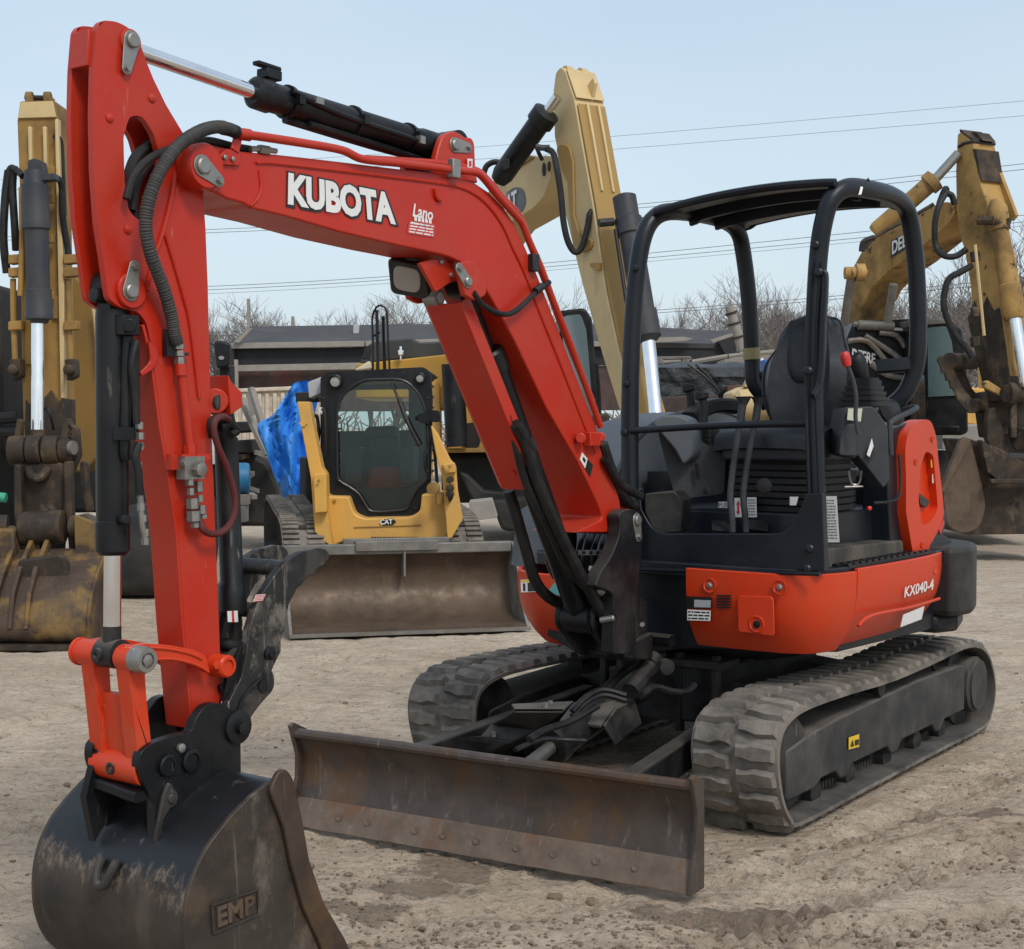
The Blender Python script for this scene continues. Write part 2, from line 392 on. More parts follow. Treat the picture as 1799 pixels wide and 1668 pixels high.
MUD = steel_mat('muddy_steel', (.030, .022, .016), (.10, .065, .035), (.15, .11, .075), 4.5, .50, .7, .2)
BKTY = steel_mat('scuffed_bucket', (.055, .036, .024), (.26, .155, .045), (.11, .075, .045), 3.2, .50, .65, .2)
BKTB = steel_mat('brown_bucket_steel', (.080, .054, .036), (.11, .07, .04), (.13, .105, .08), 2.6, .55, .55, .25)
BARG = steel_mat('bare_grey_steel', (.14, .13, .115), (.17, .12, .08), (.20, .175, .145), 3, .55, .6, .25)
def glass(name, col=(.05, .08, .075), a=.0):
    t = NT(name); t.set('Base Color', (.75, .86, .84)); t.set('Roughness', .03); t.set('Transmission Weight', 1.0); t.set('IOR', 1.05)
    tr = t.n('ShaderNodeBsdfTransparent'); tr.inputs[0].default_value = (.78, .87, .85, 1)
    gl = t.n('ShaderNodeBsdfGlossy'); gl.inputs[0].default_value = (.8, .85, .85, 1); gl.inputs['Roughness'].default_value = .04
    fr = t.n('ShaderNodeFresnel'); fr.inputs[0].default_value = 1.55
    mxs = t.n('ShaderNodeMixShader'); k = t.math('ADD', t.math('MULTIPLY', fr.outputs[0], .8), .0, True)
    t.l(k, mxs.inputs[0]); t.l(tr.outputs[0], mxs.inputs[1]); t.l(gl.outputs[0], mxs.inputs[2]); t.l(mxs.outputs[0], t.o.inputs[0])
    MT[name] = t.m; return t.m
GLS = glass('window_glass')
LENS = plain('lamp_lens', (.30, .29, .26), .15, .0, **{'Coat Weight': .6})
GF = Fr((.957, 6.733), R(-125.15))
# ============================================================ ground
def axis(segs):
    out = []
    for a, b, n in segs: out += [a+(b-a)*i/n for i in range(n)]
    return np.array(out+[segs[-1][1]])
xs = axis([(-400, -60, 8), (-60, -8, 30), (-8, -2.6, 60), (-2.6, 3.6, 330), (3.6, 8, 60), (8, 60, 30), (60, 400, 8)])
ys = axis([(-20, 2.5, 12), (2.5, 3.8, 30), (3.8, 8.5, 300), (8.5, 14, 130), (14, 30, 80), (30, 80, 25), (80, 900, 12)])
X, Y = np.meshgrid(xs, ys)
rg = np.random.RandomState(3)
def vnoise(X, Y, sc, seed, sx=1.0, sy=1.0, ang=0):
    c, s = math.cos(ang), math.sin(ang); U = (X*c+Y*s)/sc*sx; W = (-X*s+Y*c)/sc*sy
    T = np.random.RandomState(seed).rand(256, 256); i = np.floor(U).astype(int); j = np.floor(W).astype(int); fu = U-i; fw = W-j
    fu = fu*fu*(3-2*fu); fw = fw*fw*(3-2*fw); g = lambda a, b: T[a % 256, b % 256]
    return (g(i, j)*(1-fu)+g(i+1, j)*fu)*(1-fw)+(g(i, j+1)*(1-fu)+g(i+1, j+1)*fu)*fw-.5
Z = .03*vnoise(X, Y, 1.4, 1)+.018*vnoise(X, Y, .35, 2)+.016*vnoise(X, Y, .12, 3)+.014*vnoise(X, Y, .05, 4)+.012*vnoise(X, Y, .028, 8)*(Y < 7)
Z += .034*vnoise(X, Y, .22, 5, .22, 1.3, R(14))*(Y < 14)+.020*vnoise(X, Y, .10, 15, .2, 1.2, R(-6))*(Y < 12)         # grader streaks
def trackmark(Z, a, b, w, pitch, amp, chev):
    a = np.array(a); b = np.array(b); d = b-a; L = np.hypot(*d); d = d/L
    u = (X-a[0])*d[0]+(Y-a[1])*d[1]; v = -(X-a[0])*d[1]+(Y-a[1])*d[0]
    m = np.clip((w/2-np.abs(v))/.04, 0, 1)*np.clip(u/.15, 0, 1)*np.clip((L-u)/.15, 0, 1)
    fade = .75+1.0*vnoise(X, Y, .45, 9); ph = (u+chev*np.abs(v))/pitch*2*math.pi
    return Z-m*(amp*1.9*np.clip(fade, 0, 1)*(np.sin(ph)*.5+.5)+.010)
def tm(Z, p0, p1, w, pitch, amp, chev): a, b = PZ(*p0), PZ(*p1); return trackmark(Z, (a.x, a.y), (b.x, b.y), w, pitch, amp, chev)
Z = tm(Z, (1180, 1640), (1850, 1450), .34, .085, .016, .8)
Z = tm(Z, (1260, 1560), (1850, 1350), .26, .075, .014, -.8)
Z = tm(Z, (1420, 1490), (1799, 1330), .20, .07, .012, .5)
Z = tm(Z, (-50, 1480), (520, 1250), .35, .09, .012, .7)
Z = tm(Z, (-100, 1300), (700, 1140), .40, .10, .010, -.6)
Z = tm(Z, (560, 1640), (1150, 1560), .24, .08, .010, .6)
Z = tm(Z, (1200, 1668), (1900, 1600), .30, .09, .014, -.9)
cl = np.clip(vnoise(X, Y, .8, 12)*3+.15, 0, 1)*(Y < 5.2)*(Y > 3); Z += cl*(.030*np.abs(vnoise(X, Y, .045, 13))+.022*np.clip(vnoise(X, Y, .09, 14), 0, 1))
# flat pads under the tracks and the blade
for yy in (.675, -.675):
    u = (X-GF.o.x)*GF.f.x+(Y-GF.o.y)*GF.f.y; v = (X-GF.o.x)*GF.l.x+(Y-GF.o.y)*GF.l.y-yy
    k = np.clip((.24-np.abs(v))/.06, 0, 1)*np.clip((1.32-np.abs(u))/.1, 0, 1); Z = Z*(1-k)+(-.004)*k
Z -= .006+np.clip(Z, 0, .1)*.35
Zg = Z
nv = X.size; co = np.stack([X.ravel(), Y.ravel(), Z.ravel()], 1)
ny, nx = X.shape; idx = np.arange(nv).reshape(ny, nx)
fc = np.stack([idx[:-1, :-1].ravel(), idx[:-1, 1:].ravel(), idx[1:, 1:].ravel(), idx[1:, :-1].ravel()], 1)
me = bpy.data.meshes.new('ground'); me.vertices.add(nv); me.vertices.foreach_set('co', co.ravel()); me.loops.add(fc.size); me.loops.foreach_set('vertex_index', fc.ravel().astype(np.int32))
me.polygons.add(len(fc)); me.polygons.foreach_set('loop_start', np.arange(0, fc.size, 4, dtype=np.int32)); me.polygons.foreach_set('use_smooth', np.ones(len(fc), bool)); me.update(calc_edges=True)
def gz(x, y):
    i = min(max(np.searchsorted(ys, y)-1, 0), ny-2); j = min(max(np.searchsorted(xs, x)-1, 0), nx-2); return float(Zg[i, j])
t = NT('packed_dirt')
c = t.mix(t.ramp(t.noise(.9, 7, .6), [(.36, 0), (.66, 1)]), (.66, .505, .36), (.85, .69, .52))
c = t.mix(t.ramp(t.noise(3.2, 8, .66, (1, 2.4, 1)), [(.44, 0), (.70, .75)]), c, (.36, .27, .19))
c = t.mix(t.ramp(t.noise(9, 7, .7, (1, 2.6, 1)), [(.50, 0), (.72, .6)]), c, (.76, .66, .53))
c = t.mix(t.ramp(t.noise(38, 6, .75), [(.56, 0), (.68, .5)]), c, (.25, .185, .13))
c = t.mix(t.ramp(t.noise(16, 8, .75, (1, 2.2, 1)), [(.53, 0), (.66, .6)]), c, (.30, .22, .155))
c = t.mix(t.ramp(t.noise(120, 3, .7), [(.5, 0), (.72, .5)]), c, (.80, .70, .57))
c = t.mix(t.ramp(t.noise(1.3, 7, .68, (1, 2.0, 1), .6), [(.60, 0), (.68, .55)]), c, (.32, .235, .165))
sk = t.ramp(t.noise(24, 9, .78, (1, 1.6, 1), .8), [(.545, 0), (.60, 1)])
c = t.mix(t.math('MULTIPLY', sk, .62), c, (.17, .125, .085))
c = t.mix(t.math('MULTIPLY', t.ramp(t.noise(52, 7, .78, (1, 1.8, 1), .5), [(.58, 0), (.64, 1)]), .6), c, (.14, .10, .07))
c = t.mix(t.math('MULTIPLY', t.ramp(t.noise(33, 8, .75, (1, 1.7, 1)), [(.58, 0), (.66, 1)]), .5), c, (.84, .74, .60))
c = t.mix(t.ramp(t.vor(60), [(.0, .6), (.14, 0)]), c, (.58, .53, .46))
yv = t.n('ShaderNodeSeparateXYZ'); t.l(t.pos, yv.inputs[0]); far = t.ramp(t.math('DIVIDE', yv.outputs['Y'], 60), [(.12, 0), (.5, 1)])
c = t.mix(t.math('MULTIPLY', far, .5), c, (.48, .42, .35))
wet = None
for (px, py, rx, ry) in ((790, 1520, .16, .17), (740, 1556, .22, .10), (640, 1590, .15, .1), (1390, 1588, .25, .05), (1280, 1600, .3, .12), (1720, 1430, .16, .10), (1610, 1432, .09, .05), (1150, 1590, .12, .08)):
    p_ = PZ(px, py); dx = t.math('DIVIDE', t.math('SUBTRACT', yv.outputs['X'], p_.x), rx); dy = t.math('DIVIDE', t.math('SUBTRACT', yv.outputs['Y'], p_.y), ry)
    d_ = t.math('ADD', t.math('MULTIPLY', dx, dx), t.math('MULTIPLY', dy, dy)); d_ = t.math('ADD', d_, t.math('MULTIPLY', t.math('SUBTRACT', t.noise(9, 8, .7), .5), 5.0)); d_ = t.ramp(d_, [(.55, 1), (.95, 0)])
    wet = d_ if wet is None else t.math('MAXIMUM', wet, d_)
c = t.mix(t.math('MULTIPLY', wet, .65), c, (.20, .145, .10))
t.set('Base Color', c); t.set('Roughness', t.mix(wet, .92, .6)); t.set('Specular IOR Level', .25)
h = t.math('ADD', t.noise(28, 9, .72), t.math('MULTIPLY', t.noise(7, 6, .6, (1, 2, 1)), .8)); t.bump(h, 1.0, .05)
me.materials.append(t.m); GR = bpy.data.objects.new('ground', me); COL.objects.link(GR); GR['kind'] = 'structure'; PW['ground'] = V((0, 0, 0))
# clods
DIRT = paint('clod_dirt', (.16, .115, .08), .95, (.30, .24, .18), .5, 30, bump=1.0)
def clod(bm, p, r, rnd, sub=1):
    g = bmesh.ops.create_icosphere(bm, subdivisions=sub, radius=1); a, b, c_ = rnd.uniform(.7, 1.3), rnd.uniform(.7, 1.3), rnd.uniform(.45, .8); ro = rnd.uniform(0, 3)
    for v in g['verts']:
        k = r*(1+.35*noise.noise(v.co*1.8+p*50)); x, y = v.co.x*a*k, v.co.y*b*k; v.co = V((p.x+x*math.cos(ro)-y*math.sin(ro), p.y+x*math.sin(ro)+y*math.cos(ro), p.z+v.co.z*c_*k))
rnd = random.Random(5); bm = B()
for i in range(3000):
    px, py = rnd.uniform(520, 1799), 1668-abs(rnd.gauss(0, 130))
    if rnd.random() < .28: px, py = rnd.uniform(0, 1799), rnd.uniform(1150, 1668)
    if py > 1720 or py < 1120: continue
    p = PZ(px, py); 
    if noise.noise(p*1.4) < -.08 and py < 1600: continue
    r = min(.0022+abs(rnd.gauss(0, .0048)), .019); clod(bm, V((p.x, p.y, gz(p.x, p.y)+r*.15)), r, rnd, 1 if r < .02 else 2)
o = obj('loose_dirt', bm, DIRT, None, kind='stuff'); top(o, 'small loose clods and grit scattered over the packed dirt', 'dirt clods')
for (px, py, r, L) in ((1207, 1612, .030, 'large dark dirt clod in the foreground right of centre'), (975, 1562, .020, 'dark clod in front of the dozer blade, left of two'), (1040, 1566, .022, 'dark clod in front of the dozer blade, right of two'), (905, 1628, .016, 'small dark clod near the bottom edge of the picture'), (1450, 1588, .014, 'thin dark clod on the tyre marks at lower right')):
    p = PZ(px, py); bm = B(); clod(bm, V((p.x, p.y, gz(p.x, p.y)+r*.3)), r, rnd, 3); o = obj('dirt_clod', bm, DIRT); top(o, L, 'dirt clod')
# ============================================================ the red compact excavator
GF = Fr((.957, 6.733), R(-125.15)); UF = Fr((.957, 6.733), R(-127)); BF = Fr((.478, 5.72), R(-126))
EX = thing('compact_excavator', 'red and black compact excavator with open canopy and raised red boom, parked in front', 'excavator', (.957, 6.733, 0))

# ---------------- rubber tracks
TP = [(1.02, .0), (1.13, .045), (1.205, .14), (1.245, .27), (1.235, .37), (1.17, .445), (1.0, .485), (.6, .485), (.1, .470), (-.4, .478), (-.8, .492), (-1.02, .475), (-1.18, .42), (-1.30, .30), (-1.335, .18), (-1.27, .06), (-1.13, .0), (-.5, .0), (.3, .0)]
def loop2(TP, n=8):
    P = cr([(p[0], p[1], 0) for p in TP], n, True); return P
def make_track(F, y0, y1, TP, th, mat, mati, parent, nl, lugf, name='rubber_track', flip=1):
    P = loop2(TP); N = len(P); bm = B(); rows = []
    L = [0]
    for i in range(N): L.append(L[-1]+(P[(i+1) % N]-P[i]).length)
    cen = V((0, sum(p.y for p in P)/N, 0))
    for i in range(N):
        t = (P[(i+1) % N]-P[i-1]).normalized(); n_ = V((t.y, -t.x, 0))
        ym = (y0+y1)/2; hw = abs(y1-y0)/2
        prof = [(-hw, -th*.15), (-hw, -th*.7), (-hw*.8, -th*.95), (hw*.8, -th*.95), (hw, -th*.7), (hw, -th*.15), (hw*.85, 0), (-hw*.85, 0)]
        prof = [(a, b-.022) for a, b in prof]
        rows.append([bm.verts.new(F.w(P[i].x+n_.x*b, ym+a, max(P[i].y+n_.y*b, .002))) for a, b in prof])
    for i in range(N):
        A, C_ = rows[i], rows[(i+1) % N]
        for k in range(8):
            f = bm.faces.new((A[k-1], A[k], C_[k], C_[k-1])); f.material_index = 1 if k in (2, 3, 4) else 0
    tr = obj(name, bm, [mat, mati], parent)
    # lugs
    tot = L[-1]
    for k in range(nl):
        d = tot*k/nl; i = max(j for j in range(N) if L[j] <= d+1e-9); u = (d-L[i])/(L[i+1]-L[i])
        a, b = P[i], P[(i+1) % N]; p = a.lerp(b, u); t = (b-a).normalized(); n_ = V((t.y, -t.x, 0))
        X = F.f*t.x+V((0, 0, t.y)); Z = F.f*n_.x+V((0, 0, n_.y)); Yv = Z.cross(X)
        Mx = Matrix((X, Yv, Z)).transposed().to_4x4(); Mx.translation = F.w(p.x+n_.x*-.024, (y0+y1)/2, p.y+n_.y*-.024)
        lugf(k, Mx, tr)
    return tr
lug_me = []
for v_ in range(4):
    bm = B(); rnd = random.Random(v_)
    j = lambda a: a+rnd.uniform(-.003, .003)
    # chunky worn lug: from the outer rim to the centre, stepped
    bot = [(-.032, .165), (.030, .165), (.036, .09), (.024, .055), (.020, .012), (-.028, .010), (-.026, .05), (-.038, .085)]
    tp = [(-.022, .155), (.020, .155), (.026, .088), (.016, .052), (.012, .020), (-.020, .018), (-.018, .052), (-.028, .085)]
    a = [bm.verts.new((x, y, 0)) for x, y in bot]; c = [bm.verts.new((j(x), j(y), .024+rnd.uniform(-.002, .001)-(.006 if y > .14 else 0))) for x, y in tp]
    bm.faces.new(c); bm.faces.new(list(reversed(a)))
    for i in range(8): bm.faces.new((a[i-1], a[i], c[i], c[i-1]))
    lug_me.append(mesh('lug', bm, TRK, 28))
    bm = B(); a = [bm.verts.new((-x+.0, -y, 0)) for x, y in bot]; c = [bm.verts.new((j(-x), j(-y), .024-(.006 if y > .14 else 0))) for x, y in tp]
    bm.faces.new(c); bm.faces.new(list(reversed(a)))
    for i in range(8): bm.faces.new((a[i-1], a[i], c[i], c[i-1]))
    lug_me.append(mesh('lug', bm, TRK, 28))
def lug2(k, M, tr):
    v = 2*(k*7 % 4)
    inst('lug', lug_me[v], M, tr)
    inst('lug', lug_me[v+1], M @ Matrix.Translation((.045, 0, 0)), tr)
guide_me = None
for s_ in (1, -1):
    y0, y1 = (.50, .85) if s_ > 0 else (-.85, -.50)
    tr = make_track(GF, y0, y1, TP, .028, TRK, TRKI, EX, 58, lug2)
    # inner guide lugs of the belt
    bm = B()
    for k in range(70):
        x = -1.12+k*.0315
        for yy in (y0+.12, y1-.155): box(bm, GF, x, x+.017, yy, yy+.03, .04, .075)
    obj('guide_lugs', bm, TRKI, tr, kind='stuff')
    # frame
    fr = B(); o = .02*s_
    prism(fr, GF, (y0+y1)/2-.12, (y0+y1)/2+.135, [(-.95, .14), (-.95, .36, .05), (-.3, .37, .02), (.6, .345, .04), (.82, .33, .04), (1.06, .30, .03), (1.06, .115, .02), (.80, .115), (.74, .14), (.60, .14), (.55, .10), (.48, .10), (.43, .14), (.05, .14), (0, .10), (-.07, .10), (-.12, .14), (-.5, .14), (-.55, .10), (-.62, .10), (-.67, .14)])
    tf = obj('track_frame', fr, TFR, EX, bev=.008)
    bm = B(); sd_ = y1-.082 if s_ > 0 else y0+.082
    if s_ > 0:
        prism(bm, GF, y1-.085, y1-.070, [(1.10, .125), (1.10, .30, .03), (.80, .325, .02), (.78, .13, .02)]); obj('idler_guard', bm, TFR, tf, bev=.004)
        bm = B(); prism(bm, GF, y1-.082, y1-.066, [(.68, .31), (.665, .31), (.66, .2), (.675, .14), (.70, .14), (.69, .2)]); obj('rib', bm, TFR, tf, bev=.003)
    for x in (.70, .35, -.05, -.42, -.75):
        lathe(B_ := B(), GF.w(x, y0+.08, .075), GF.l, [(0, .05), (.04, .055), (.05, .075), (.065, .075), (.07, .05), (.12, .05), (.125, .075), (.14, .075), (.15, .055), (.19, .05)], 18); obj('roller', B_, BLKD, tf)
    lathe(B_ := B(), GF.w(.12, y0+.06, .405), GF.l, [(0, .03), (.22, .03), (.222, .04), (.25, .04), (.251, .02)], 18)
    box(B_, GF, .08, .16, y0+.12, y0+.2, .34, .40); obj('carrier_roller', B_, BLKD, tf)
    lathe(B_ := B(), GF.w(1.0, y0+.05, .245), GF.l, [(0, .10), (.03, .18), (.05, .20), (.1, .20), (.12, .17), (.16, .2), (.21, .20), (.24, .17), (.25, .1)], 28); obj('idler', B_, BLKD, tf)
    lathe(B_ := B(), GF.w(-1.08, y0+.04, .245), GF.l, [(0, .13), (.05, .13), (.07, .2), (.20, .2), (.21, .135), (.28, .135), (.29, .12), (.30, .12)], 28)
    obj('final_drive', B_, TFR, tf)
    bm = B(); tube(bm, [GF.w(-.72, y1-.10, .15), GF.w(-.74, y1-.09, .22), GF.w(-.78, y1-.085, .30), GF.w(-.86, y1-.085, .40), GF.w(-.80, y1-.085, .435), GF.w(-.66, y1-.085, .44), GF.w(-.62, y1-.085, .40), GF.w(-.7, y1-.085, .33), GF.w(-.8, y1-.085, .31)], .009, 8, 4)
    obj('drive_guard', bm, BLKD, tf)
q = [GF.Y(*p, .8135) for p in ((1490, 1317), (1508, 1312), (1508, 1290), (1490, 1296))]
label_plate('warning_decal', q, YELV, EX, off=.002, lab='small yellow warning decal on the track frame')
bm = B(); n_ = GF.l
extr(bm, [p+n_*.006 for p in lerpq(q, .12, .2, .45, .2)[:2]+[lerpq(q, .28, .75, .29, .76)[0]]], n_*.0008); extr(bm, [p+n_*.006 for p in lerpq(q, .55, .2, .9, .65)], n_*.0008); obj('print', bm, BLACKV, EX)
# ---------------- car body between tracks
bm = B()
prismZ(bm, GF, .26, .50, [(.45, -.30, .1), (.62, -.16, .1), (.62, .16, .1), (.45, .30, .1), (-.45, .30, .1), (-.45, -.30, .1)])
for sy in (1, -1):
    for a, b in ((.50, .22), (-.3, -.6)):
        extr(bm, [GF.w(a, sy*.2, .20), GF.w(b+.1*(1 if a > 0 else -1), sy*.60, .16), GF.w(b+.1*(1 if a > 0 else -1), sy*.60, .34), GF.w(a, sy*.2, .46)], GF.f*(-.22 if a > 0 else .22))
obj('car_body', bm, FRAME, EX, bev=.012)
bm = B(); lathe(bm, GF.w(0, 0, .49), V((0, 0, 1)), [(0, .40), (.03, .42), (.06, .42), (.06, .36), (.14, .36), (.14, .45), (.17, .45)], 40); obj('slew_ring', bm, FRAME, EX)
# uprights on the car body seen under the cab
bm = B()
for y in (-.27, -.12, .10, .27): box(bm, GF, .58, .62, y, y+.028, .22, .55)
box(bm, GF, .5, .66, -.32, .34, .50, .53); obj('travel_bracket', bm, BLKD, EX, bev=.004)
# ---------------- dozer blade
b0, b1 = PZ(527, 1447, .004), PZ(1219, 1567, .004)
bd = (b1-b0).normalized(); BW = (b1-b0).length; bn = V((bd.y, -bd.x, 0))      # bn points to the front (towards the camera)
if bn.y > 0: bn = -bn
def BP(u, f, z): return b0+bd*(u*BW)+bn*f+V((0, 0, z))
prof = [(.045, .004), (.030, .05), (.008, .10), (-.012, .15), (-.022, .20), (-.020, .25), (-.008, .29), (.010, .325), (.030, .345)]
NU = 40
rows = [[BP(u/NU, f+.004*math.sin(u*.5+z*9)*(.4 if z < .3 else .2), z) for u in range(NU+1)] for f, z in prof[2:]]
bl = thing  # noqa
bm = B(); sheet(bm, rows, -bn*.014); DZ = obj('dozer_blade', bm, BLADE, EX, label='rusty brown dozer blade')
bm = B(); tube(bm, [BP(-.005, .018, .345), BP(.25, .018, .347), BP(.5, .017, .345), BP(.75, .018, .346), BP(1.01, .018, .345)], .019, 10, 4); obj('top_rail', bm, BLADE, DZ)
bm = B(); NE = 26
lo = [BP(u/NE, .052, .004+.0015*math.sin(u*1.9)) for u in range(NE+1)]; hi = [BP(u/NE, .012, .105) for u in range(NE+1)]
sheet(bm, [lo, hi], -bn*.016); obj('cutting_edge', bm, EDGE, DZ, bev=.003)
bm = B()
for u in (.13, .21, .34, .415, .50, .60, .69, .79, .88): lathe(bm, BP(u, .036, .058), (bn+V((0, 0, .35))).normalized(), [(0, .012), (.0006, .012), (.0008, .010), (.0002, .009)], 14)
obj('edge_bolts', bm, EDGE, DZ)
bm = B(); p = [(.06, .0), (.035, .1), (.012, .18), (.010, .26), (.035, .33), (.052, .375), (.03, .385), (-.045, .35), (-.05, .0)]
extr(bm, [BP(1.0, f, z+.002) for f, z in p], bd*.016); obj('end_plate', bm, BLADE, DZ, bev=.003)
bm = B(); extr(bm, [BP(-.01, f, z+.002) for f, z in p], bd*.016); obj('end_plate', bm, BLADE, DZ, bev=.003)
bm = B(); box(bm, GF, 1.72, 1.80, -.62, .62, .12, .26); obj('back_beam', bm, FRAME, DZ, bev=.008)
# push arms and the blade cylinder
for s_ in (1, -1):
    bm = B()
    a = GF.w(1.80, s_*.47, .20); b = GF.w(.55, s_*.36, .30)
    beam(bm, a, b, .07, .12); obj('push_arm', bm, FRAME, EX, bev=.01)
bm = B(); cyl(bm, GF.w(.80, .02, .42), GF.w(1.38, .0, .285), .062, seg=20); 
lathe(bm, GF.w(1.36, .0, .29), GF.w(1.38, 0, .285)-GF.w(.8, .02, .42), [(0, .075), (.05, .075)], 20); ball(bm, GF.w(.78, .02, .425), .07)
CY2 = obj('blade_cylinder', bm, FRAME, EX)
bm = B(); cyl(bm, GF.w(1.38, 0, .285), GF.w(1.72, 0, .20), .026); obj('rod', bm, PINM, CY2)
bm = B()
for y in (-.07, .05): prism(bm, GF, y, y+.022, [(1.82, .10), (1.82, .27, .03), (1.70, .29, .03), (1.60, .22, .04), (1.66, .12)])
cyl(bm, GF.w(1.71, -.1, .205), GF.w(1.71, .1, .205), .022); obj('blade_lug', bm, FRAME, DZ)
bm = B(); sheet(bm, [[GF.w(.98, y, .40), GF.w(1.14, y, .39), GF.w(1.24, y, .335)] for y in (-.07, .12)], V((0, 0, .012))); sheet(bm, [[GF.w(1.0, .12, .412), GF.w(1.14, .12, .40), GF.w(1.23, .12, .345)], [GF.w(1.0, .155, .32), GF.w(1.1, .155, .30), GF.w(1.2, .155, .27)]], GF.l*.01)
obj('cylinder_shield', bm, BLKD, CY2, bev=.003)
# hose cover plate, left in the picture
bm = B(); T = [(880, 1235), (990, 1232), (1010, 1245), (965, 1262), (905, 1308), (850, 1308), (815, 1300)]
hz = [.44, .46, .44, .38, .28, .27, .26]
ctr = [[PZ(898, 1242, .44), PZ(1008, 1237, .46)], [PZ(905, 1252, .43), PZ(990, 1252, .44)], [PZ(865, 1275, .33), PZ(946, 1285, .33)], [PZ(845, 1298, .28), PZ(900, 1306, .28)], [PZ(812, 1301, .265), PZ(880, 1309, .265)]]
sheet(bm, ctr, V((0, 0, .012))); HC = obj('hose_cover', bm, BLKD, EX, bev=.003)
bm = B()
for a, b in ((958, 1244), (967, 1241), (868, 1295)): cyl(bm, PZ(a, b, .45 if b < 1260 else .295), PZ(a, b, .45 if b < 1260 else .295)+V((0, 0, .02)), .010, seg=6)
obj('bolts', bm, PINM, HC)
bm = B()
for w_ in range(2): 
    o = w_*9
    tube(bm, [PD(1005, 1250+o, 5.5), PD(1030, 1225+o, 5.55), PD(1060, 1212+o, 5.6), PD(1100, 1222+o, 5.6)], .012, 8, 6)
tube(bm, [PD(930, 1300, 5.2), PD(960, 1282, 5.3), PD(1000, 1268, 5.4), PD(1050, 1240, 5.5)], .014, 8, 6)
tube(bm, [PD(905, 1318, 5.15), PD(950, 1300, 5.25), PD(990, 1300, 5.3), PD(1030, 1302, 5.3)], .010, 8, 6)
tube(bm, [PD(1125, 1222, 5.5), PD(1150, 1208, 5.6), PD(1180, 1215, 5.65), PD(1205, 1216, 5.7), PD(1220, 1204, 5.75)], .014, 8, 6)
tube(bm, [PD(1060, 1215, 5.7), PD(1090, 1185, 5.85), PD(1120, 1165, 5.9), PD(1165, 1150, 6.0)], .018, 8, 6)
obj('hydraulic_hoses', bm, HOSE, EX)
bm = B(); cyl(bm, PD(1108, 1215, 5.75), PD(1150, 1165, 5.9), .035); lathe(bm, PD(1140, 1172, 5.88), PD(1150, 1165, 5.9)-PD(1108, 1215, 5.75), [(0, .045), (.05, .045)]); lathe(bm, PD(1166, 1170, 5.75), V((.3, -1, 0)), [(0, .03), (.04, .03), (.041, .022)], 16)
obj('swivel_joint', bm, FRAME, EX)

# ---------------- upper body: floor plate, skirts, counterweight
FZ = .955
bm = B()
prismZ(bm, UF, .90, FZ, [(.87, -.20), (.87, .60), (.82, .86, .06), (.62, .90), (-.40, .90), (-.52, .5), (-.5, -.70), (.5, -.70), (.8, -.45)])
prismZ(bm, UF, .60, .90, [(.80, -.30), (.80, .1), (.70, .5), (.5, .80), (-.4, .85), (-.8, .6), (-.9, 0), (-.7, -.6), (.4, -.6)])
BODY = obj('platform', bm, NAVY, EX, bev=.006)
# left red skirt: plan line traced, lofted with a tucked-in lower edge
SGN = 1
def skirt(name, plan, zt, zb, tuck, mat, parent, th=.02, nz=7, capcurve=1.6):
    P = plan; rows = []
    for i in range(nz+1):
        v = i/nz; z = zt+(zb-zt)*v; k = (v**capcurve)*tuck
        row = []
        for j, p in enumerate(P):
            a = V((P[max(j-1, 0)][0], P[max(j-1, 0)][1], 0)); b = V((P[min(j+1, len(P)-1)][0], P[min(j+1, len(P)-1)][1], 0)); t = (b-a).normalized(); n_ = V((-t.y, t.x, 0))*(-SGN)
            zz = z if not callable(zt) else z
            row.append(UF.w(p[0]-n_.x*k, p[1]-n_.y*k, z))
        rows.append(row)
    bm = B(); sheet(bm, rows); bmesh.ops.recalc_face_normals(bm, faces=bm.faces)
    g = bmesh.ops.solidify(bm, geom=bm.faces[:], thickness=th)
    return obj(name, bm, mat, parent, bev=.004, sm=50)
def dens(P, n=6, r=None):
    return [(p.x, p.y) for p in cr([(a[0], a[1], 0) for a in P], n)]
FPL = dens([(.862, .325), (.865, .45), (.865, .60), (.855, .72), (.81, .82), (.72, .88), (.60, .905)], 4)
SKL = obj  # noqa
sk1 = skirt('front_skirt', FPL, .938, .632, .09, ORG, EX, capcurve=3)
SPL = dens([(.594, .906), (.40, .915), (.15, .92), (-.10, .915), (-.28, .895), (-.40, .86)], 4)
sk2 = skirt('side_skirt', SPL, .948, .645, .11, ORG, EX, capcurve=3)
RPL = dens([(.90, -.16), (.905, -.28), (.89, -.42), (.82, -.54), (.70, -.63), (.50, -.69), (.1, -.72)], 4)
sk3 = skirt('right_skirt', [(a, b) for a, b in reversed(RPL)], .875, .56, .12, ORG, EX, capcurve=3)
# raised contour on the side skirt, vents, fuel door, decals
bm = B(); tube(bm, [UF.Y(1508, 1100, .925), UF.Y(1530, 1082, .930), UF.Y(1600, 1067, .930), UF.Y(1650, 1052, .915)], .007, 8, 5); obj('skirt_crease', bm, ORG, sk2)
q = [UF.X(*p, .884) for p in ((1298, 1110), (1362, 1118), (1360, 1048), (1297, 1046))]
c0 = [lerpq(q, *a)[0] for a in ((0.04, 0, 1, 1), (.96, 0, 1, 1), (1, .08, 1, 1), (1, .92, 1, 1), (.94, 1, 1, 1), (.06, 1, 1, 1), (0, .92, 1, 1), (0, .08, 1, 1))]
bm = B(); extr(bm, c0, UF.f*.008); FD = obj('fuel_door', bm, ORG, sk1, bev=.003)
bm = B(); lathe(bm, UF.X(1330, 1097, .890), UF.f, [(0, .034), (.005, .034), (.007, .029), (.003, .024)], 24); obj('lock_ring', bm, ORG, FD)
bm = B(); lathe(bm, UF.X(1330, 1097, .895), UF.f, [(0, .014), (.006, .014), (.008, .008)], 16); obj('lock', bm, DGRY, FD)
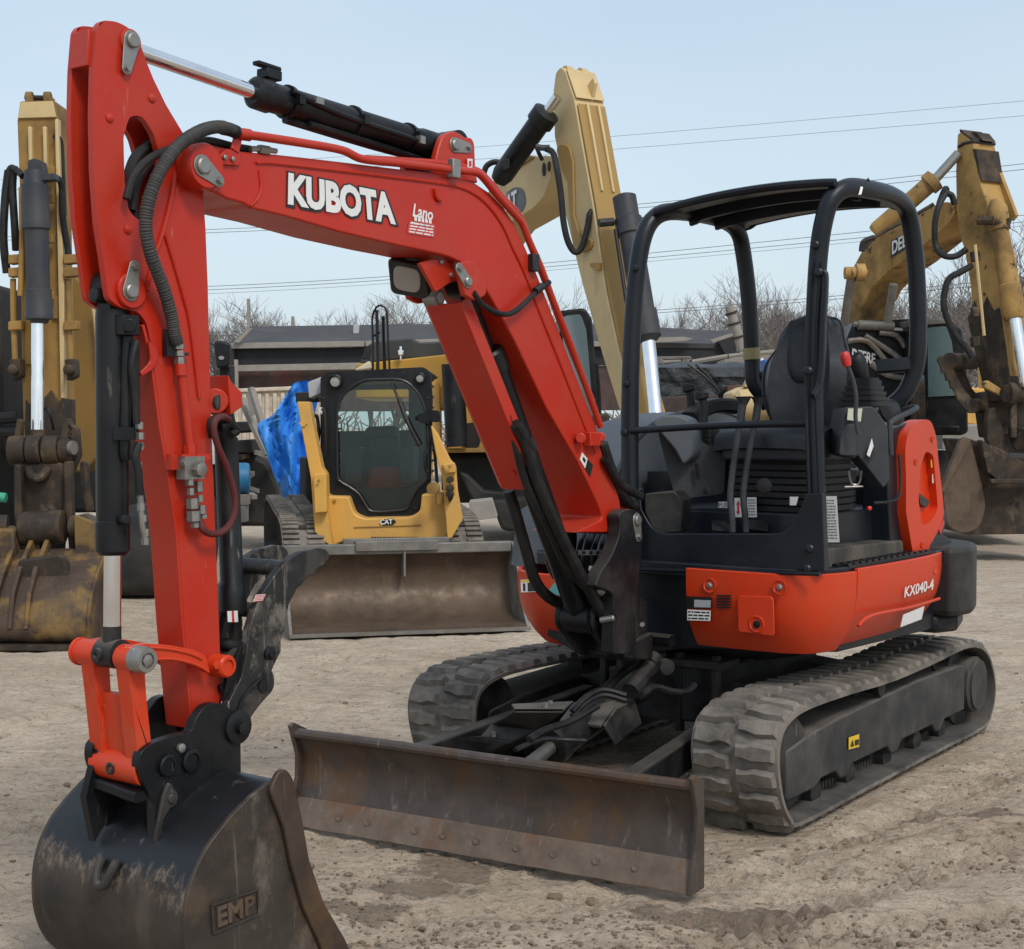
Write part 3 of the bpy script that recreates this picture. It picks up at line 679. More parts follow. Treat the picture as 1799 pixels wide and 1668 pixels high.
bm = B()
for i in range(5): c = [UF.X(x, 1047+i*5.2, .888) for x in (1259, 1284)]; beam(bm, c[0], c[1], .006, .006, V((0, 0, 1)))
obj('vent_slots', bm, BLACKV, sk1)
for (a, b, x) in ((1247, 1029, .888), (1370, 1032, .888)):
    bm = B(); lathe(bm, UF.X(a, b, x), UF.f, [(0, .030), (.004, .030), (.005, .026), (-.004, .018), (-.004, .0)], 22); d_ = obj('bolt_recess', bm, ORG, sk1)
    bm = B(); lathe(bm, UF.X(a, b, x), UF.f, [(-.003, .012), (.006, .012), (.010, .007)], 12); obj('bolt', bm, PINM, d_)
bm = B(); lathe(bm, UF.Y(1642, 1000, .925), UF.l, [(0, .022), (.004, .022), (.005, .018), (-.002, .0)], 18); obj('bolt_recess', bm, ORG, sk2)
q = [UF.X(*p, .890) for p in ((1208, 1090), (1248, 1091), (1249, 1073), (1208, 1071))]; label_plate('data_label', q, WHITE, sk1, lab='white barcode label'); printlines(q, 3, BLACKV, sk1, .04, .96, .05, .95)
q = [UF.X(*p, .890) for p in ((1207, 1069), (1251, 1070), (1252, 1050), (1207, 1048))]; label_plate('name_label', q, BLACKV, sk1); bm = B(); extr(bm, [p+UF.f*.0026 for p in lerpq(q, .3, .12, .95, .75)], UF.f*.0006); obj('print', bm, plain('grey_print', (.35, .36, .38), .4), sk1)
q = [UF.Y(*p, .938) for p in ((1586, 1050), (1637, 1036), (1638, 1017), (1588, 1031))]; text('model_number', 'KX040-4', q, WHITE, sk2, .01, .001, off=.006)
q = [UF.Y(*p, .925) for p in ((1580, 1102), (1617, 1088), (1622, 1065), (1585, 1080))]; label_plate('scuffed_label', q, plain('scuffed_white', (.62, .60, .58), .6), sk2, off=.004); 
# right skirt decals
q = [UF.X(*p, .907) for p in ((916, 1041), (943, 1040), (942, 1018), (915, 1019))]
label_plate('warning_label', q, WHITE, sk3); bm = B(); extr(bm, [p+UF.f*.0025 for p in lerpq(q, .03, .8, .97, .97)], UF.f*.0006); obj('print', bm, YELV, sk3)
bm = B(); extr(bm, [p+UF.f*.0025 for p in lerpq(q, .45, .05, .97, .75)], UF.f*.0006); extr(bm, [p+UF.f*.0025 for p in lerpq(q, .15, .1, .3, .7)], UF.f*.0006); obj('print', bm, BLACKV, sk3)
q = [UF.X(*p, .905) for p in ((964, 1046), (990, 1046), (975, 1024), (962, 1040))]; label_plate('teal_decal', q, GRN, sk3)
# black rear counterweight
bm = B(); CP = [(-.37, .93, .02), (-.50, .985, .06), (-.80, .90, .1), (-1.0, .6, .2), (-1.08, 0, .2), (-1.0, -.45, .2), (-.8, -.7, .1), (-.4, -.72), (-.37, 0)]
prismZ(bm, UF, .66, .965, CP); CW = obj('counterweight', bm, paint('counterweight_grey', (.018, .018, .018), .55, (.13, .11, .085), .5, 4, bump=.4), EX, bev=.035, seg=3)
bm = B(); prismZ(bm, UF, .58, .66, [(a*.96+(-.02), b*.93) for a, b, *c in CP]); obj('counterweight_base', bm, FRAME, CW, bev=.02)
# rear engine block cover, seat stand
bm = B(); prismZ(bm, UF, .965, 1.30, [(-.42, .70, .05), (-.80, .62, .1), (-.92, 0, .1), (-.80, -.6, .1), (-.3, -.65), (-.3, .55)]); obj('engine_cover', bm, DGRY, EX, bev=.03)
# orange rear side cover with recess
SC_ = [(1605, 978, 4), (1592, 900), (1592, 840), (1590, 790, 15), (1596, 758, 14), (1615, 738, 16), (1635, 737, 12), (1645, 765, 12), (1648, 800), (1656, 870), (1659, 905, 10), (1650, 930, 8), (1633, 960, 6), (1632, 974, 4)]
bm = B(); plate(bm, UF, .86, .80, SC_, [[(1614, 880, 8), (1617, 820, 10), (1627, 792, 8), (1640, 800, 8), (1646, 872, 6), (1648, 895, 8), (1638, 915, 8), (1620, 925, 8)]])
SV = obj('rear_side_cover', bm, ORG, EX, bev=.012, label='orange rear side cover with a long recess')
bm = B(); plate(bm, UF, .825, .80, [(1604, 935), (1606, 780, 20), (1630, 760, 10), (1646, 780), (1654, 900), (1636, 935)]); obj('recess_panel', bm, ORG, SV)
bm = B(); plate(bm, UF, .845, .83, [(1614, 866, 2), (1633, 880, 2), (1629, 893, 3), (1617, 886, 2)]); obj('latch', bm, BLACKV, SV)
q = [UF.Y(*p, .845) for p in ((1634, 822), (1643, 822), (1642, 808), (1633, 808))]; label_plate('yellow_decal', q, YELV, SV, off=-.0+.004)
q = [UF.Y(*p, .845) for p in ((1636, 849), (1641, 849), (1640, 833), (1636, 833))]; label_plate('white_decal', q, WHITE, SV, off=.004)
bm = B()
for a, b in ((1609, 812), (1638, 772), (1620, 958)): lathe(bm, UF.Y(a, b, .862), UF.l, [(0, .014), (.002, .014), (.003, .010), (-.003, .008)], 14)
obj('bolt_recesses', bm, ORG, SV)
bm = B(); plate(bm, UF, .83, .76, [(1634, 972), (1646, 925, 3), (1661, 895, 3), (1662, 920), (1656, 938), (1672, 950), (1672, 968), (1636, 985)]); obj('tail_lamp_housing', bm, GRYP, EX, bev=.006)
bm = B(); plate(bm, UF, .835, .825, [(1650, 930), (1658, 913), (1659, 922), (1652, 940)]); obj('tail_lamp', bm, REDV, EX)
# black frame ahead of the orange cover
bm = B(); plate(bm, UF, .82, .70, [(1565, 975), (1560, 850), (1562, 790, 30), (1568, 752, 10), (1610, 738, 20), (1596, 760), (1592, 800), (1594, 900), (1603, 978)]); obj('cover_frame', bm, NAVY, EX, bev=.008)
# step with rubber mat and the tread strip
bm = B(); plate(bm, UF, .84, .45, [(1450, 1003), (1450, 965, 6), (1587, 949, 5), (1589, 978)]); MB_ = obj('step_box', bm, paint('step_rubber', (.045, .042, .036), .8, (.20, .17, .13), .6, 6, bump=.5), EX, bev=.008)
bm = B()
for i in range(14):
    for j in range(2):
        c = UF.w(.60-i*.062+j*.03, .885-j*.035, .962); obox(bm, c, (UF.f, UF.l, V((0, 0, 1))), (.018, .009, .004))
box(bm, UF, -.27, .62, .835, .90, .950, .9585)
obj('tread_strip', bm, BLACKV, EX, kind='stuff')

# ---------------- front guard plate with rounded cut-out
GP = [(1110, 855), (1123, 860), (1126, 895, 0), (1150, 938, 40), (1385, 938, 40), (1410, 885, 12), (1414, 868), (1445, 866), (1448, 1004), (1130, 998), (1112, 985)]
bm = B(); plateX(bm, UF, .835, .80, GP, f=8); FG = obj('front_guard', bm, NAVY, EX, bev=.004)
bm = B(); tube(bm, [UF.X(1110, 1000, .868), UF.X(1200, 1003, .868), UF.X(1440, 1009, .868)], .008, 8); obj('guard_lip', bm, NAVY, FG)
# ---------------- canopy
cp = lambda L, n=6: cr([PD(*p) for p in L], n)
FLp = [(1440, 1004, 5.62), (1434, 850, 5.62), (1430, 700, 5.62), (1432, 560, 5.61), (1438, 450, 5.60), (1448, 385, 5.59), (1462, 348, 5.59), (1490, 330, 5.63), (1530, 334, 5.75), (1568, 345, 5.92), (1592, 368, 6.05), (1604, 420, 6.10), (1611, 500, 6.12), (1613, 600, 6.14), (1607, 650, 6.16), (1590, 690, 6.18), (1562, 715, 6.2), (1535, 726, 6.2)]
FRp = [(1108, 1000, 6.0), (1107, 850, 6.0), (1107, 700, 6.0), (1111, 580, 6.0), (1119, 480, 6.0), (1131, 415, 6.01), (1150, 383, 6.04), (1180, 372, 6.1), (1235, 378, 6.35), (1275, 390, 6.55), (1296, 408, 6.62), (1305, 440, 6.66), (1315, 520, 6.68), (1321, 620, 6.7), (1324, 670, 6.7), (1340, 695, 6.7), (1352, 715, 6.7)]
CAN = []
for L in (FLp, FRp):
    bm = B(); tube(bm, cp(L), .036, 16); CAN.append(obj('canopy_hoop', bm, NAVY, EX))
# groove strips of the front left post
bm = B()
for dx in (-9, 9): tube(bm, [PD(1434+dx, 990, 5.583), PD(1430+dx, 850, 5.583), PD(1425+dx, 700, 5.583), PD(1427+dx, 560, 5.573), PD(1435+dx, 460, 5.56)], .0055, 8, 4)
obj('post_groove', bm, NAVY, CAN[0])
bm = B(); tube(bm, [PD(1446, 478, 5.56), PD(1450, 490, 5.555), PD(1447, 560, 5.555), PD(1444, 640, 5.555), (PD(1438, 682, 5.555)), PD(1427, 696, 5.54)], .0, 8, 5, sq=(.013, .011)); obj('hand_rail', bm, NAVY, CAN[0])
bm = B()
for p in ((1433, 431, 5.57), (1439, 479, 5.555), (1421, 652, 5.56), (1424, 964, 5.57), (1419, 999, 5.58)):
    lathe(bm, PD(*p), V((-.5, -1, 0)), [(0, .017), (.014, .017), (.02, .010)], 12)
obj('post_bolts', bm, NAVY, CAN[0])
bm = B()
for p in ((1117, 472, 5.97), (1101, 675, 5.97), (1098, 760, 5.97)): lathe(bm, PD(*p), V((-.5, -1, 0)), [(0, .015), (.014, .015), (.018, .009)], 12)
obj('post_bolts', bm, NAVY, CAN[1])
bm = B(); tube(bm, [PD(1108, 757, 5.97), PD(1240, 749, 5.85), PD(1330, 746, 5.75), PD(1422, 744, 5.64)], .014, 12, 3); obj('grab_rail', bm, NAVY, EX)
bm = B(); tube(bm, [PD(1540, 645, 6.2), PD(1605, 640, 6.16)], 0, sq=(.03, .03)); tube(bm, [PD(1325, 663, 6.7), PD(1358, 660, 6.7)], .025, 10); obj('rear_rail', bm, NAVY, EX)
# roof: domed sheet with pressed ribs
fr_, fl_, rl_, rr_ = PD(1152, 378, 6.0), PD(1468, 327, 5.56), PD(1583, 368, 6.16), PD(1310, 404, 6.66)
rows = []; NR, NC = 14, 30
for i in range(NR+1):
    v = i/NR; row = []
    for j in range(NC+1):
        u = j/NC; p = (fr_*(1-u)+fl_*u)*(1-v)+(rr_*(1-u)+rl_*u)*v
        z = .026*math.sin(math.pi*min(max(u, 0), 1))**.8+.018*math.sin(math.pi*v)
        z += .010*(abs((v*4.5) % 1-.5) < .22)*(.06 < u < .94)
        row.append(p+V((0, 0, z+.012)))
    rows.append(row)
bm = B(); sheet(bm, rows, V((0, 0, -.012))); RF = obj('canopy_roof', bm, NAVY, EX, sm=50)
bm = B(); tube(bm, rows[0], .016, 8); tube(bm, rows[-1], .018, 8); obj('roof_edge', bm, NAVY, RF)
bm = B()
for v in (5, 9): tube(bm, [p-V((0, 0, .030)) for p in rows[v]], 0, sq=(.012, .022))
obj('roof_rib', bm, NAVY, RF)
bm = B(); tube(bm, [PD(1518, 330, 5.68), PD(1525, 314, 5.68), PD(1532, 330, 5.72), PD(1518, 330, 5.68)], .0035, 6); obj('lifting_eye', bm, BLACKV, RF)
bm = B(); extr(bm, [PD(*p) for p in ((1508, 343, 5.60), (1513, 342, 5.60), (1516, 329, 5.61), (1512, 328, 5.61))], V((0, -.002, 0))); obj('roof_decal', bm, WHITE, RF)
bm = B(); tube(bm, [PD(1320, 612, 6.69), PD(1321, 632, 6.69)], .039, 16); obj('post_band', bm, plain('yellow_band', (.30, .26, .12), .6), CAN[1])

# ---------------- seat
S = Fr((PD(1430, 760, 6.2).x, PD(1430, 760, 6.2).y), R(-127)); sc = S.o
def blob(rows, mat, name, parent, th=.07, sm=60):
    cols = list(zip(*rows)); cols = [cr(list(c_), 4) for c_ in cols]; rows = [list(r_) for r_ in zip(*cols)]
    bm = B(); sheet(bm, rows); bmesh.ops.recalc_face_normals(bm, faces=bm.faces); bmesh.ops.solidify(bm, geom=bm.faces[:], thickness=th)
    o = obj(name, bm, mat, parent, sm=sm); bevel(o, .02, 3); return o
SE = None
# backrest: outline lofted, bulging wings
def backrow(z, hw, x, wing): return [UF.w(x+wing*abs(t)**2.2, SY+hw*t, z) for t in [k/8-1 for k in range(17)]]
SX, SY, _z = UF.loc(PD(1425, 700, 6.25)); SX = round(SX, 3)
rows = [backrow(z, h*.74, x, w) for z, h, x, w in ((1.50, .20, SX, .03), (1.57, .24, SX-.005, .055), (1.66, .262, SX-.02, .075), (1.75, .258, SX-.04, .08), (1.81, .225, SX-.055, .06), (1.86, .185, SX-.065, .035), (1.905, .165, SX-.07, .02), (1.94, .13, SX-.073, .01), (1.955, .07, SX-.075, .005))]
SEAT_ = blob(rows, SEAT, 'seat_back', EX, .09)
rows = [backrow(z-.045, h*.80, x, w) for z, h, x, w in ((1.745, .04, SX+.03, -.01), (1.765, .10, SX+.035, -.03), (1.81, .15, SX+.03, -.04), (1.87, .16, SX+.015, -.04), (1.92, .14, SX-.0, -.03), (1.955, .09, SX-.02, -.02), (1.965, .04, SX-.03, -.01))]
blob(rows, SEAT, 'head_rest', SEAT_, .05)
bm = B(); SP = [(1.50, .20, SX, .03), (1.57, .24, SX-.005, .055), (1.66, .262, SX-.02, .075), (1.75, .258, SX-.04, .08), (1.81, .225, SX-.055, .06), (1.86, .185, SX-.065, .035), (1.905, .165, SX-.07, .02), (1.94, .13, SX-.073, .01), (1.955, .07, SX-.075, .005)]
tube(bm, [UF.w(x+w_+.004, SY+h*.745, z) for z, h, x, w_ in SP]+[UF.w(x+w_+.004, SY-h*.745, z) for z, h, x, w_ in reversed(SP)], .006, 8, 4); obj('piping', bm, GRYP, SEAT_)
bm = B()
for t in (-.45, .45): tube(bm, [UF.w(SX+.012, SY+t*.25, 1.53), UF.w(SX+.008, SY+t*.27, 1.62), UF.w(SX-.005, SY+t*.22, 1.74)], .012, 8, 4)
obj('seat_seam', bm, SEAT, SEAT_)
rows = [[UF.w(x, SY+.235*t*(1 if x > SX+.1 else .95), z-.015*abs(t)**3) for t in [k/6-1 for k in range(13)]] for x, z in ((SX-.05, 1.49), (SX+.05, 1.50), (SX+.2, 1.505), (SX+.33, 1.50), (SX+.40, 1.47), (SX+.42, 1.41))]
CU_ = blob(rows, SEAT, 'seat_cushion', EX, .10)
bm = B(); prismZ(bm, UF, 1.36, 1.41, [(SX-.05, SY-.22, .03), (SX+.40, SY-.22, .04), (SX+.40, SY+.22, .04), (SX-.05, SY+.22, .03)]); obj('seat_tray', bm, GRYP, CU_, bev=.01)
bm = B()
for i in range(7):
    z = 1.335-.028*i; prismZ(bm, UF, z-.012, z+.008, [(SX-.03, SY-.20, .03), (SX+.375, SY-.20, .04), (SX+.375, SY+.20, .04), (SX-.03, SY+.20, .03)])
box(bm, UF, SX, SX+.34, SY-.18, SY+.18, 1.13, 1.36); obj('suspension_bellows', bm, DGRY, EX)
bm = B(); lathe(bm, PD(1347, 853, 5.75), V((-.5, -1, 0)), [(0, .012), (.02, .012), (.021, .03), (.04, .03), (.045, .01)], 8); obj('seat_knob', bm, DGRY, EX)
# seat stand box, dark, with labels
bm = B(); prismZ(bm, UF, .955, 1.15, [(SX+.40, -.05), (SX+.40, .60, .02), (SX+.36, .74, .02), (-.25, .74), (-.25, -.05)]); SB = obj('seat_stand', bm, NAVY, EX, bev=.008)
xf = SX+.40
def lab(pts, x=xf, m_=WHITE, n=0, nm='warning_label'):
    q = [UF.X(*p, x) for p in pts]; o = label_plate(nm, q, m_, SB)
    if n: printlines(q, n, plain('print_grey', (.2, .2, .2), .5) if 'print_grey' not in MT else MT['print_grey'], SB, .1, .9, .06, .94, seed=n)
    return q
lab([(1443, 953), (1475, 953), (1470, 872), (1441, 872)], n=14, nm='instruction_label')
lab([(1291, 909), (1304, 909), (1304, 875), (1291, 875)])
lab([(1313, 909), (1330, 909), (1329, 874), (1313, 874)], n=6)
lab([(1388, 888), (1399, 888), (1403, 873), (1388, 873)])
q = lab([(1263, 892), (1283, 892), (1283, 882), (1263, 882)]); text('fuse_lettering', 'FUSE', lerpq(q, .06, .15, .94, .85), BLACKV, SB, .01, .0006, off=.003)
bm = B(); q = [UF.X(*p, xf+.003) for p in ((1297, 905), (1300.5, 899), (1298.5, 899), (1298.5, 887), (1300.5, 887), (1297, 879), (1293.5, 887), (1295.5, 887), (1295.5, 899), (1293.5, 899))]; extr(bm, q, UF.f*.0006); obj('arrow', bm, REDV, SB)
bm = B(); lathe(bm, UF.X(1526, 893, xf-.0), UF.f+UF.l, [(-.01, .006), (.006, .008), (.014, .008), (.016, .005)], 14); obj('key_switch', bm, REDV, SB)
# ---------------- left console with joystick boot (right in the picture)
D = 5.75
bm = B(); L = [(1474, 770, 6), (1482, 716, 10), (1535, 714, 8), (1560, 750, 8), (1563, 845, 8), (1552, 858, 4), (1507, 800, 0), (1500, 806), (1478, 800, 5)]
extr(bm, [PD(a, b, D) for a, b in fillet(L)], UF.f*-.0+UF.l*-.10+UF.f*-.12); CON = obj('left_console', bm, GRYP, EX, bev=.015, seg=3)
bm = B(); extr(bm, [PD(a, b, D-.035) for a, b in fillet([(1474, 800, 5), (1477, 760, 6), (1490, 745, 8), (1502, 745, 4), (1505, 802, 3)])], V((.0, .06, 0))); obj('console_nose', bm, GRYP, CON, bev=.01)
q = [PD(a, b, D-.008) for a, b in ((1487, 738), (1511, 741), (1514, 718), (1489, 718))]; label_plate('console_label', q, plain('pale_label', (.55, .58, .45), .5), CON, off=.01)
q = [PD(a, b, D-.008) for a, b in ((1521, 800), (1529, 809), (1536, 796), (1528, 785))]; label_plate('console_label', q, BLACKV, CON, off=.012)
q = [PD(a, b, D-.008) for a, b in ((1521, 799), (1526, 803), (1533, 784), (1530, 770))]; label_plate('console_label', q, WHITE, CON, off=.014)
def boot(x, y, d, w, h, n, mat, name, parent, rot=-127, tilt=V((0, 0, 1))):
    """stacked square bellows"""
    bm = B(); F = Fr((PD(x, y, d).x, PD(x, y, d).y), R(rot)); z0 = PD(x, y, d).z
    for i in range(n):
        k = 1-.45*i/n; a = w*k; o = tilt*(h*i/n)
        prismZ(bm, F, z0+h*i/n, z0+h*(i+.62)/n, [(-a+o.x, -a+o.y, a*.3), (a+o.x, -a+o.y, a*.3), (a+o.x, a+o.y, a*.3), (-a+o.x, a+o.y, a*.3)])
        a *= .86
        prismZ(bm, F, z0+h*(i+.55)/n, z0+h*(i+1.05)/n, [(-a+o.x, -a+o.y, a*.3), (a+o.x, -a+o.y, a*.3), (a+o.x, a+o.y, a*.3), (-a+o.x, a+o.y, a*.3)])
    return obj(name, bm, mat, parent, sm=25)
boot(1518, 714, 5.86, .085, .11, 5, DGRY, 'joystick_boot', EX)
bm = B(); tube(bm, [PD(1516, 672, 5.88), PD(1510, 650, 5.88), PD(1503, 630, 5.88), PD(1499, 624, 5.88)], lambda t: .022+.016*math.sin(math.pi*t), 12, 5); obj('joystick', bm, DGRY, EX)
bm = B(); tube(bm, [PD(1508, 762, 5.66), PD(1503, 735, 5.66), PD(1504, 700, 5.66), PD(1499, 670, 5.66), PD(1488, 640, 5.66)], .0085, 8, 5); LV = obj('safety_lever', bm, GRYP, EX)
bm = B(); tube(bm, [PD(1489, 644, 5.66), PD(1485, 628, 5.66), PD(1482, 619, 5.66)], lambda t: .014+.006*math.sin(math.pi*t), 12, 4); obj('lever_knob', bm, REDV, LV)
bm = B(); tube(bm, [PD(1491, 827, 5.8), PD(1495, 848, 5.8), PD(1505, 852, 5.8), PD(1511, 845, 5.8), PD(1514, 827, 5.8)], .004, 6, 4); tube(bm, [PD(1484, 856, 5.8), PD(1516, 855, 5.8)], .004, 6); obj('latch_wire', bm, PINM, EX)
bm = B(); tube(bm, [PD(1565, 800, 5.95), PD(1563, 752, 5.95), PD(1570, 738, 5.97), PD(1606, 720, 6.1), PD(1606, 716, 6.15), PD(1575, 720, 6.2)], .012, 8, 4); obj('side_handle', bm, GRYP, EX)
bm = B(); tube(bm, [PD(1535, 884, 5.75), PD(1570, 880, 5.8), PD(1582, 860, 5.85), PD(1580, 800, 5.9)], .006, 8, 5); obj('cable', bm, HOSE, EX)
bm = B(); extr(bm, [PD(a, b, 6.0) for a, b in fillet([(1540, 720, 10), (1548, 698, 8), (1562, 706, 8), (1575, 740, 5), (1560, 750)])], V((.06, .08, 0))); obj('armrest', bm, DGRY, EX, bev=.01)
# ---------------- right console, pillar, monitor, joystick
bm = B(); L = [(1197, 872, 4), (1180, 800), (1166, 756, 4), (1195, 740, 10), (1275, 752), (1255, 775, 14), (1233, 786), (1215, 800), (1217, 845), (1250, 855, 4), (1272, 868, 4), (1268, 870), (1210, 876)]
L = [(1187, 878, 6), (1156, 762, 6), (1165, 742, 8), (1215, 742, 6), (1222, 776, 8), (1250, 786, 8), (1290, 748, 4), (1292, 776), (1275, 800), (1272, 868, 6), (1215, 875, 6)]
extr(bm, [PD(a, b, 6.15) for a, b in fillet(L)], UF.f*-.22); RC = obj('right_console', bm, GRYP, EX, bev=.015, seg=3)
bm = B(); extr(bm, [PD(a, b, 6.05) for a, b in fillet([(1146, 745, 5), (1152, 737, 8), (1163, 730, 10), (1190, 728, 14), (1212, 738, 8), (1216, 775, 10), (1219, 800, 14), (1200, 818, 8), (1185, 790, 8)])], V((.05, .11, 0))); obj('monitor_housing', bm, HOOD, RC, bev=.014, seg=3)
bm = B(); lathe(bm, PD(1244, 862, 6.1), V((-.4, -1, 0)), [(0, .018), (.015, .018), (.016, .014)], 14); tube(bm, [PD(1223, 815, 6.12), PD(1227, 842, 6.12)], .008, 6); obj('console_fittings', bm, BLACKV, RC)
bm = B(); tube(bm, [PD(1213, 735, 6.35), PD(1240, 716, 6.4), PD(1270, 712, 6.45), PD(1296, 716, 6.5)], 0, 8, 5, sq=(.045, .03)); obj('armrest', bm, DGRY, RC)
boot(1240, 783, 6.25, .07, .09, 5, DGRY, 'joystick_boot', EX)
for (a, b, d, h) in ((1236, 745, 6.2, 0), (1213, 735, 6.45, -4)):
    bm = B(); tube(bm, [PD(a, b, d), PD(a+1, b-20, d), PD(a, b-36+h, d), PD(a-3, b-50+h, d), PD(a-3, b-56+h, d)], lambda t: .018+.012*(t > .6)-.010*(t > .97), 12, 5); obj('joystick', bm, DGRY, EX)
for a in (0, 1):
    x = a*27
    bm = B(); tube(bm, [PD(1287+x*.85, 935, 5.85), PD(1286+x*.85, 905, 5.85), PD(1283+x*.85, 868, 5.86), PD(1291+x*.9, 800, 5.88), PD(1302+x, 728, 5.9)], .013, 10, 5); TL = obj('travel_lever', bm, GRYP, EX)
    bm = B(); tube(bm, [PD(1301+x, 738, 5.9), PD(1303+x, 722, 5.9), PD(1305+x, 710, 5.9), PD(1306+x, 702, 5.9), PD(1306+x, 697, 5.9)], lambda t: .016+.022*max(0, t-.45)*1.6, 12, 4); obj('lever_grip', bm, GRYP, TL)
bm = B()
for a, b, c in ((1250, 1283, 916), (1312, 1345, 914)):
    extr(bm, [PD(a, c, 5.95), PD(b, c, 5.95), PD(b+4, c+8, 5.9), PD(b+4, c+20, 5.88), PD(a, c+16, 5.88)], V((.01, .06, 0)))
obj('pedals', bm, DGRY, EX, bev=.004)
bm = B(); extr(bm, [PD(a, b, 6.0) for a, b in ((1132, 868), (1185, 862), (1200, 880), (1198, 936), (1150, 938), (1132, 900))], V((.05, .12, 0))); obj('floor_bracket', bm, FRAME, EX, bev=.006)
bm = B(); box(bm, UF, .0, .78, -.1, .80, .93, .968); obj('floor_mat', bm, DGRY, EX)
bm = B(); prismZ(bm, UF, .96, 1.30, [(-.3, -.12), (.45, -.12), (.45, -.04), (-.3, -.04)]); obj('inner_wall', bm, NAVY, EX)
# ---------------- grey hood at the machine's right
HX = [(-.75, 1.30), (-.6, 1.50), (-.3, 1.56), (.0, 1.555), (.25, 1.52), (.45, 1.44), (.60, 1.30), (.68, 1.12), (.71, .90)]
rows = []
for x, z in [(p.x, p.y) for p in cr([(a, b, 0) for a, b in HX], 4)]:
    row = []
    for k in range(13):
        t = k/12; y = -.16-.58*t
        dz = (.10*max(0, (t-.45)/.55)**2.2)*2.2; dx = -.10*max(0, (t-.6)/.4)**2*(z < 1.45)
        row.append(UF.w(x+dx, y, max(z-dz*(1 if z > 1.2 else .3), .87)))
    row = [UF.w(UF.loc(row[0])[0], -.16, .87)]+row+[UF.w(UF.loc(row[-1])[0]-.0, -.75, .87)]
    rows.append(row)
bm = B(); sheet(bm, rows); HD = obj('engine_hood', bm, HOOD, EX, sm=50)
bm = B(); tube(bm, [UF.w(x, -.17, z+.004) for x, z in HX[1:8]], .014, 8, 5); obj('hood_seal', bm, BLACKV, HD)

# ---------------- swing post at the front
bm = B(); plate(bm, BF, .06, .005, [(1087, 905, 8), (1098, 895, 10), (1118, 896, 10), (1128, 910, 10), (1129, 961, 10), (1124, 1000, 10), (1117, 1040, 10), (1118, 1130, 6), (1104, 1150, 6), (1078, 1150, 4), (1078, 1042, 10), (1046, 1030, 4), (1055, 1006, 10), (1072, 983, 14), (1086, 950, 20), (1091, 925, 10)])
SW = obj('swing_bracket', bm, FRAME, EX, bev=.010, seg=3)
bm = B(); plateo(bm, BF, .06, -.235, -.27, [(1087, 905, 8), (1098, 895, 10), (1118, 896, 10), (1128, 910, 10), (1129, 961, 10), (1122, 1000, 10), (1116, 1030, 10), (1096, 1030, 8), (1084, 1000, 8), (1086, 950, 10)]); obj('swing_bracket_side', bm, FRAME, SW, bev=.010)
c1_ = BF.Y(1022, 1085, -.10); c1s = BF.loc(c1_)[0]
bm = B(); cyl(bm, BF.w(-.02, -.11, .62), BF.w(-.02, -.11, 1.0), .10, seg=24); cyl(bm, c1_-BF.l*.10, c1_+BF.l*.08, .042)
for y_ in (-.20, -.055): prism(bm, BF, y_, y_+.03, [(-.14, .58, .03), (.10, .60, .05), (c1s+.045, c1_.z-.03, .03), (c1s+.04, c1_.z+.045, .03), (c1s-.05, c1_.z+.05), (-.02, .86, .05), (-.14, .80)])
prism(bm, BF, -.20, .0, [(-.14, .57, .03), (.08, .60, .03), (.05, .66, .03), (-.14, .68)])
obj('swing_casting', bm, FRAME, SW, bev=.008)
bm = B(); plateX(bm, UF, .72, .66, [(1040, 1060, 8), (1050, 1035, 8), (1185, 1020, 12), (1245, 1045), (1240, 1120, 8), (1200, 1140, 8), (1090, 1152), (1060, 1150, 10), (1040, 1120, 8)], [[(1125, 1040, 14), (1165, 1032, 16), (1190, 1070, 10), (1182, 1105, 14), (1130, 1108, 12)]]); obj('swing_support', bm, FRAME, EX, bev=.012)
bm = B(); plateX(bm, UF, .60, .55, [(1035, 1005), (1220, 1000), (1250, 1140), (1030, 1145)]); obj('front_bulkhead', bm, FRAME, EX)
bm = B(); tube(bm, [UF.w(.80, -.18, .66), UF.w(.86, .02, .64), UF.w(.85, .25, .64)], 0, sq=(.03, .02)); tube(bm, [UF.X(966, 1105, .84), UF.X(1000, 1125, .84), UF.X(1022, 1138, .84)], 0, sq=(.006, .03)); obj('lower_lip', bm, FRAME, EX)
# hose bundle under the boom foot
bm = B()
for i in range(9):
    x = 1012+i*9
    tube(bm, [PD(x+14, 935, 5.9), PD(x+6+3*math.sin(i*2), 965, 5.72), PD(x+2, 1000, 5.72), PD(x-4+5*math.cos(i*3), 1040, 5.78), PD(x-5, 1085, 5.85)], .0105, 8, 5)
obj('hose_bundle', bm, HOSE, EX)
bm = B(); obox(bm, PD(1050, 971, 5.66), (V((1, 0, 0)), V((0, 0, 1)), V((0, 1, 0))), (.075, .010, .004)); HCb = obj('hose_clamp_bar', bm, PINM, EX)
bm = B()
for i in range(5): lathe(bm, PD(1026+i*12, 971, 5.654), V((0, -1, 0)), [(0, .007), (.005, .007), (.006, .004)], 10)
obj('bolts', bm, BLACKV, HCb)
bm = B(); cyl(bm, PD(1039, 1003, 5.65), PD(1040, 995, 5.65), .012); obj('white_cap', bm, WHITE, EX)
bm = B(); lathe(bm, PD(1056, 1036, 5.5), V((-.3, -1, 0)), [(0, .022), (.02, .022), (.03, .012)], 14); lathe(bm, PD(1055, 1090, 5.5), V((.9, -.3, .2)), [(0, .012), (.05, .012), (.055, .008)], 10); lathe(bm, PD(1129, 1097, 5.5), V((-.3, -1, 0)), [(0, .009), (.01, .009)], 10); obj('grease_pins', bm, PINM, EX)
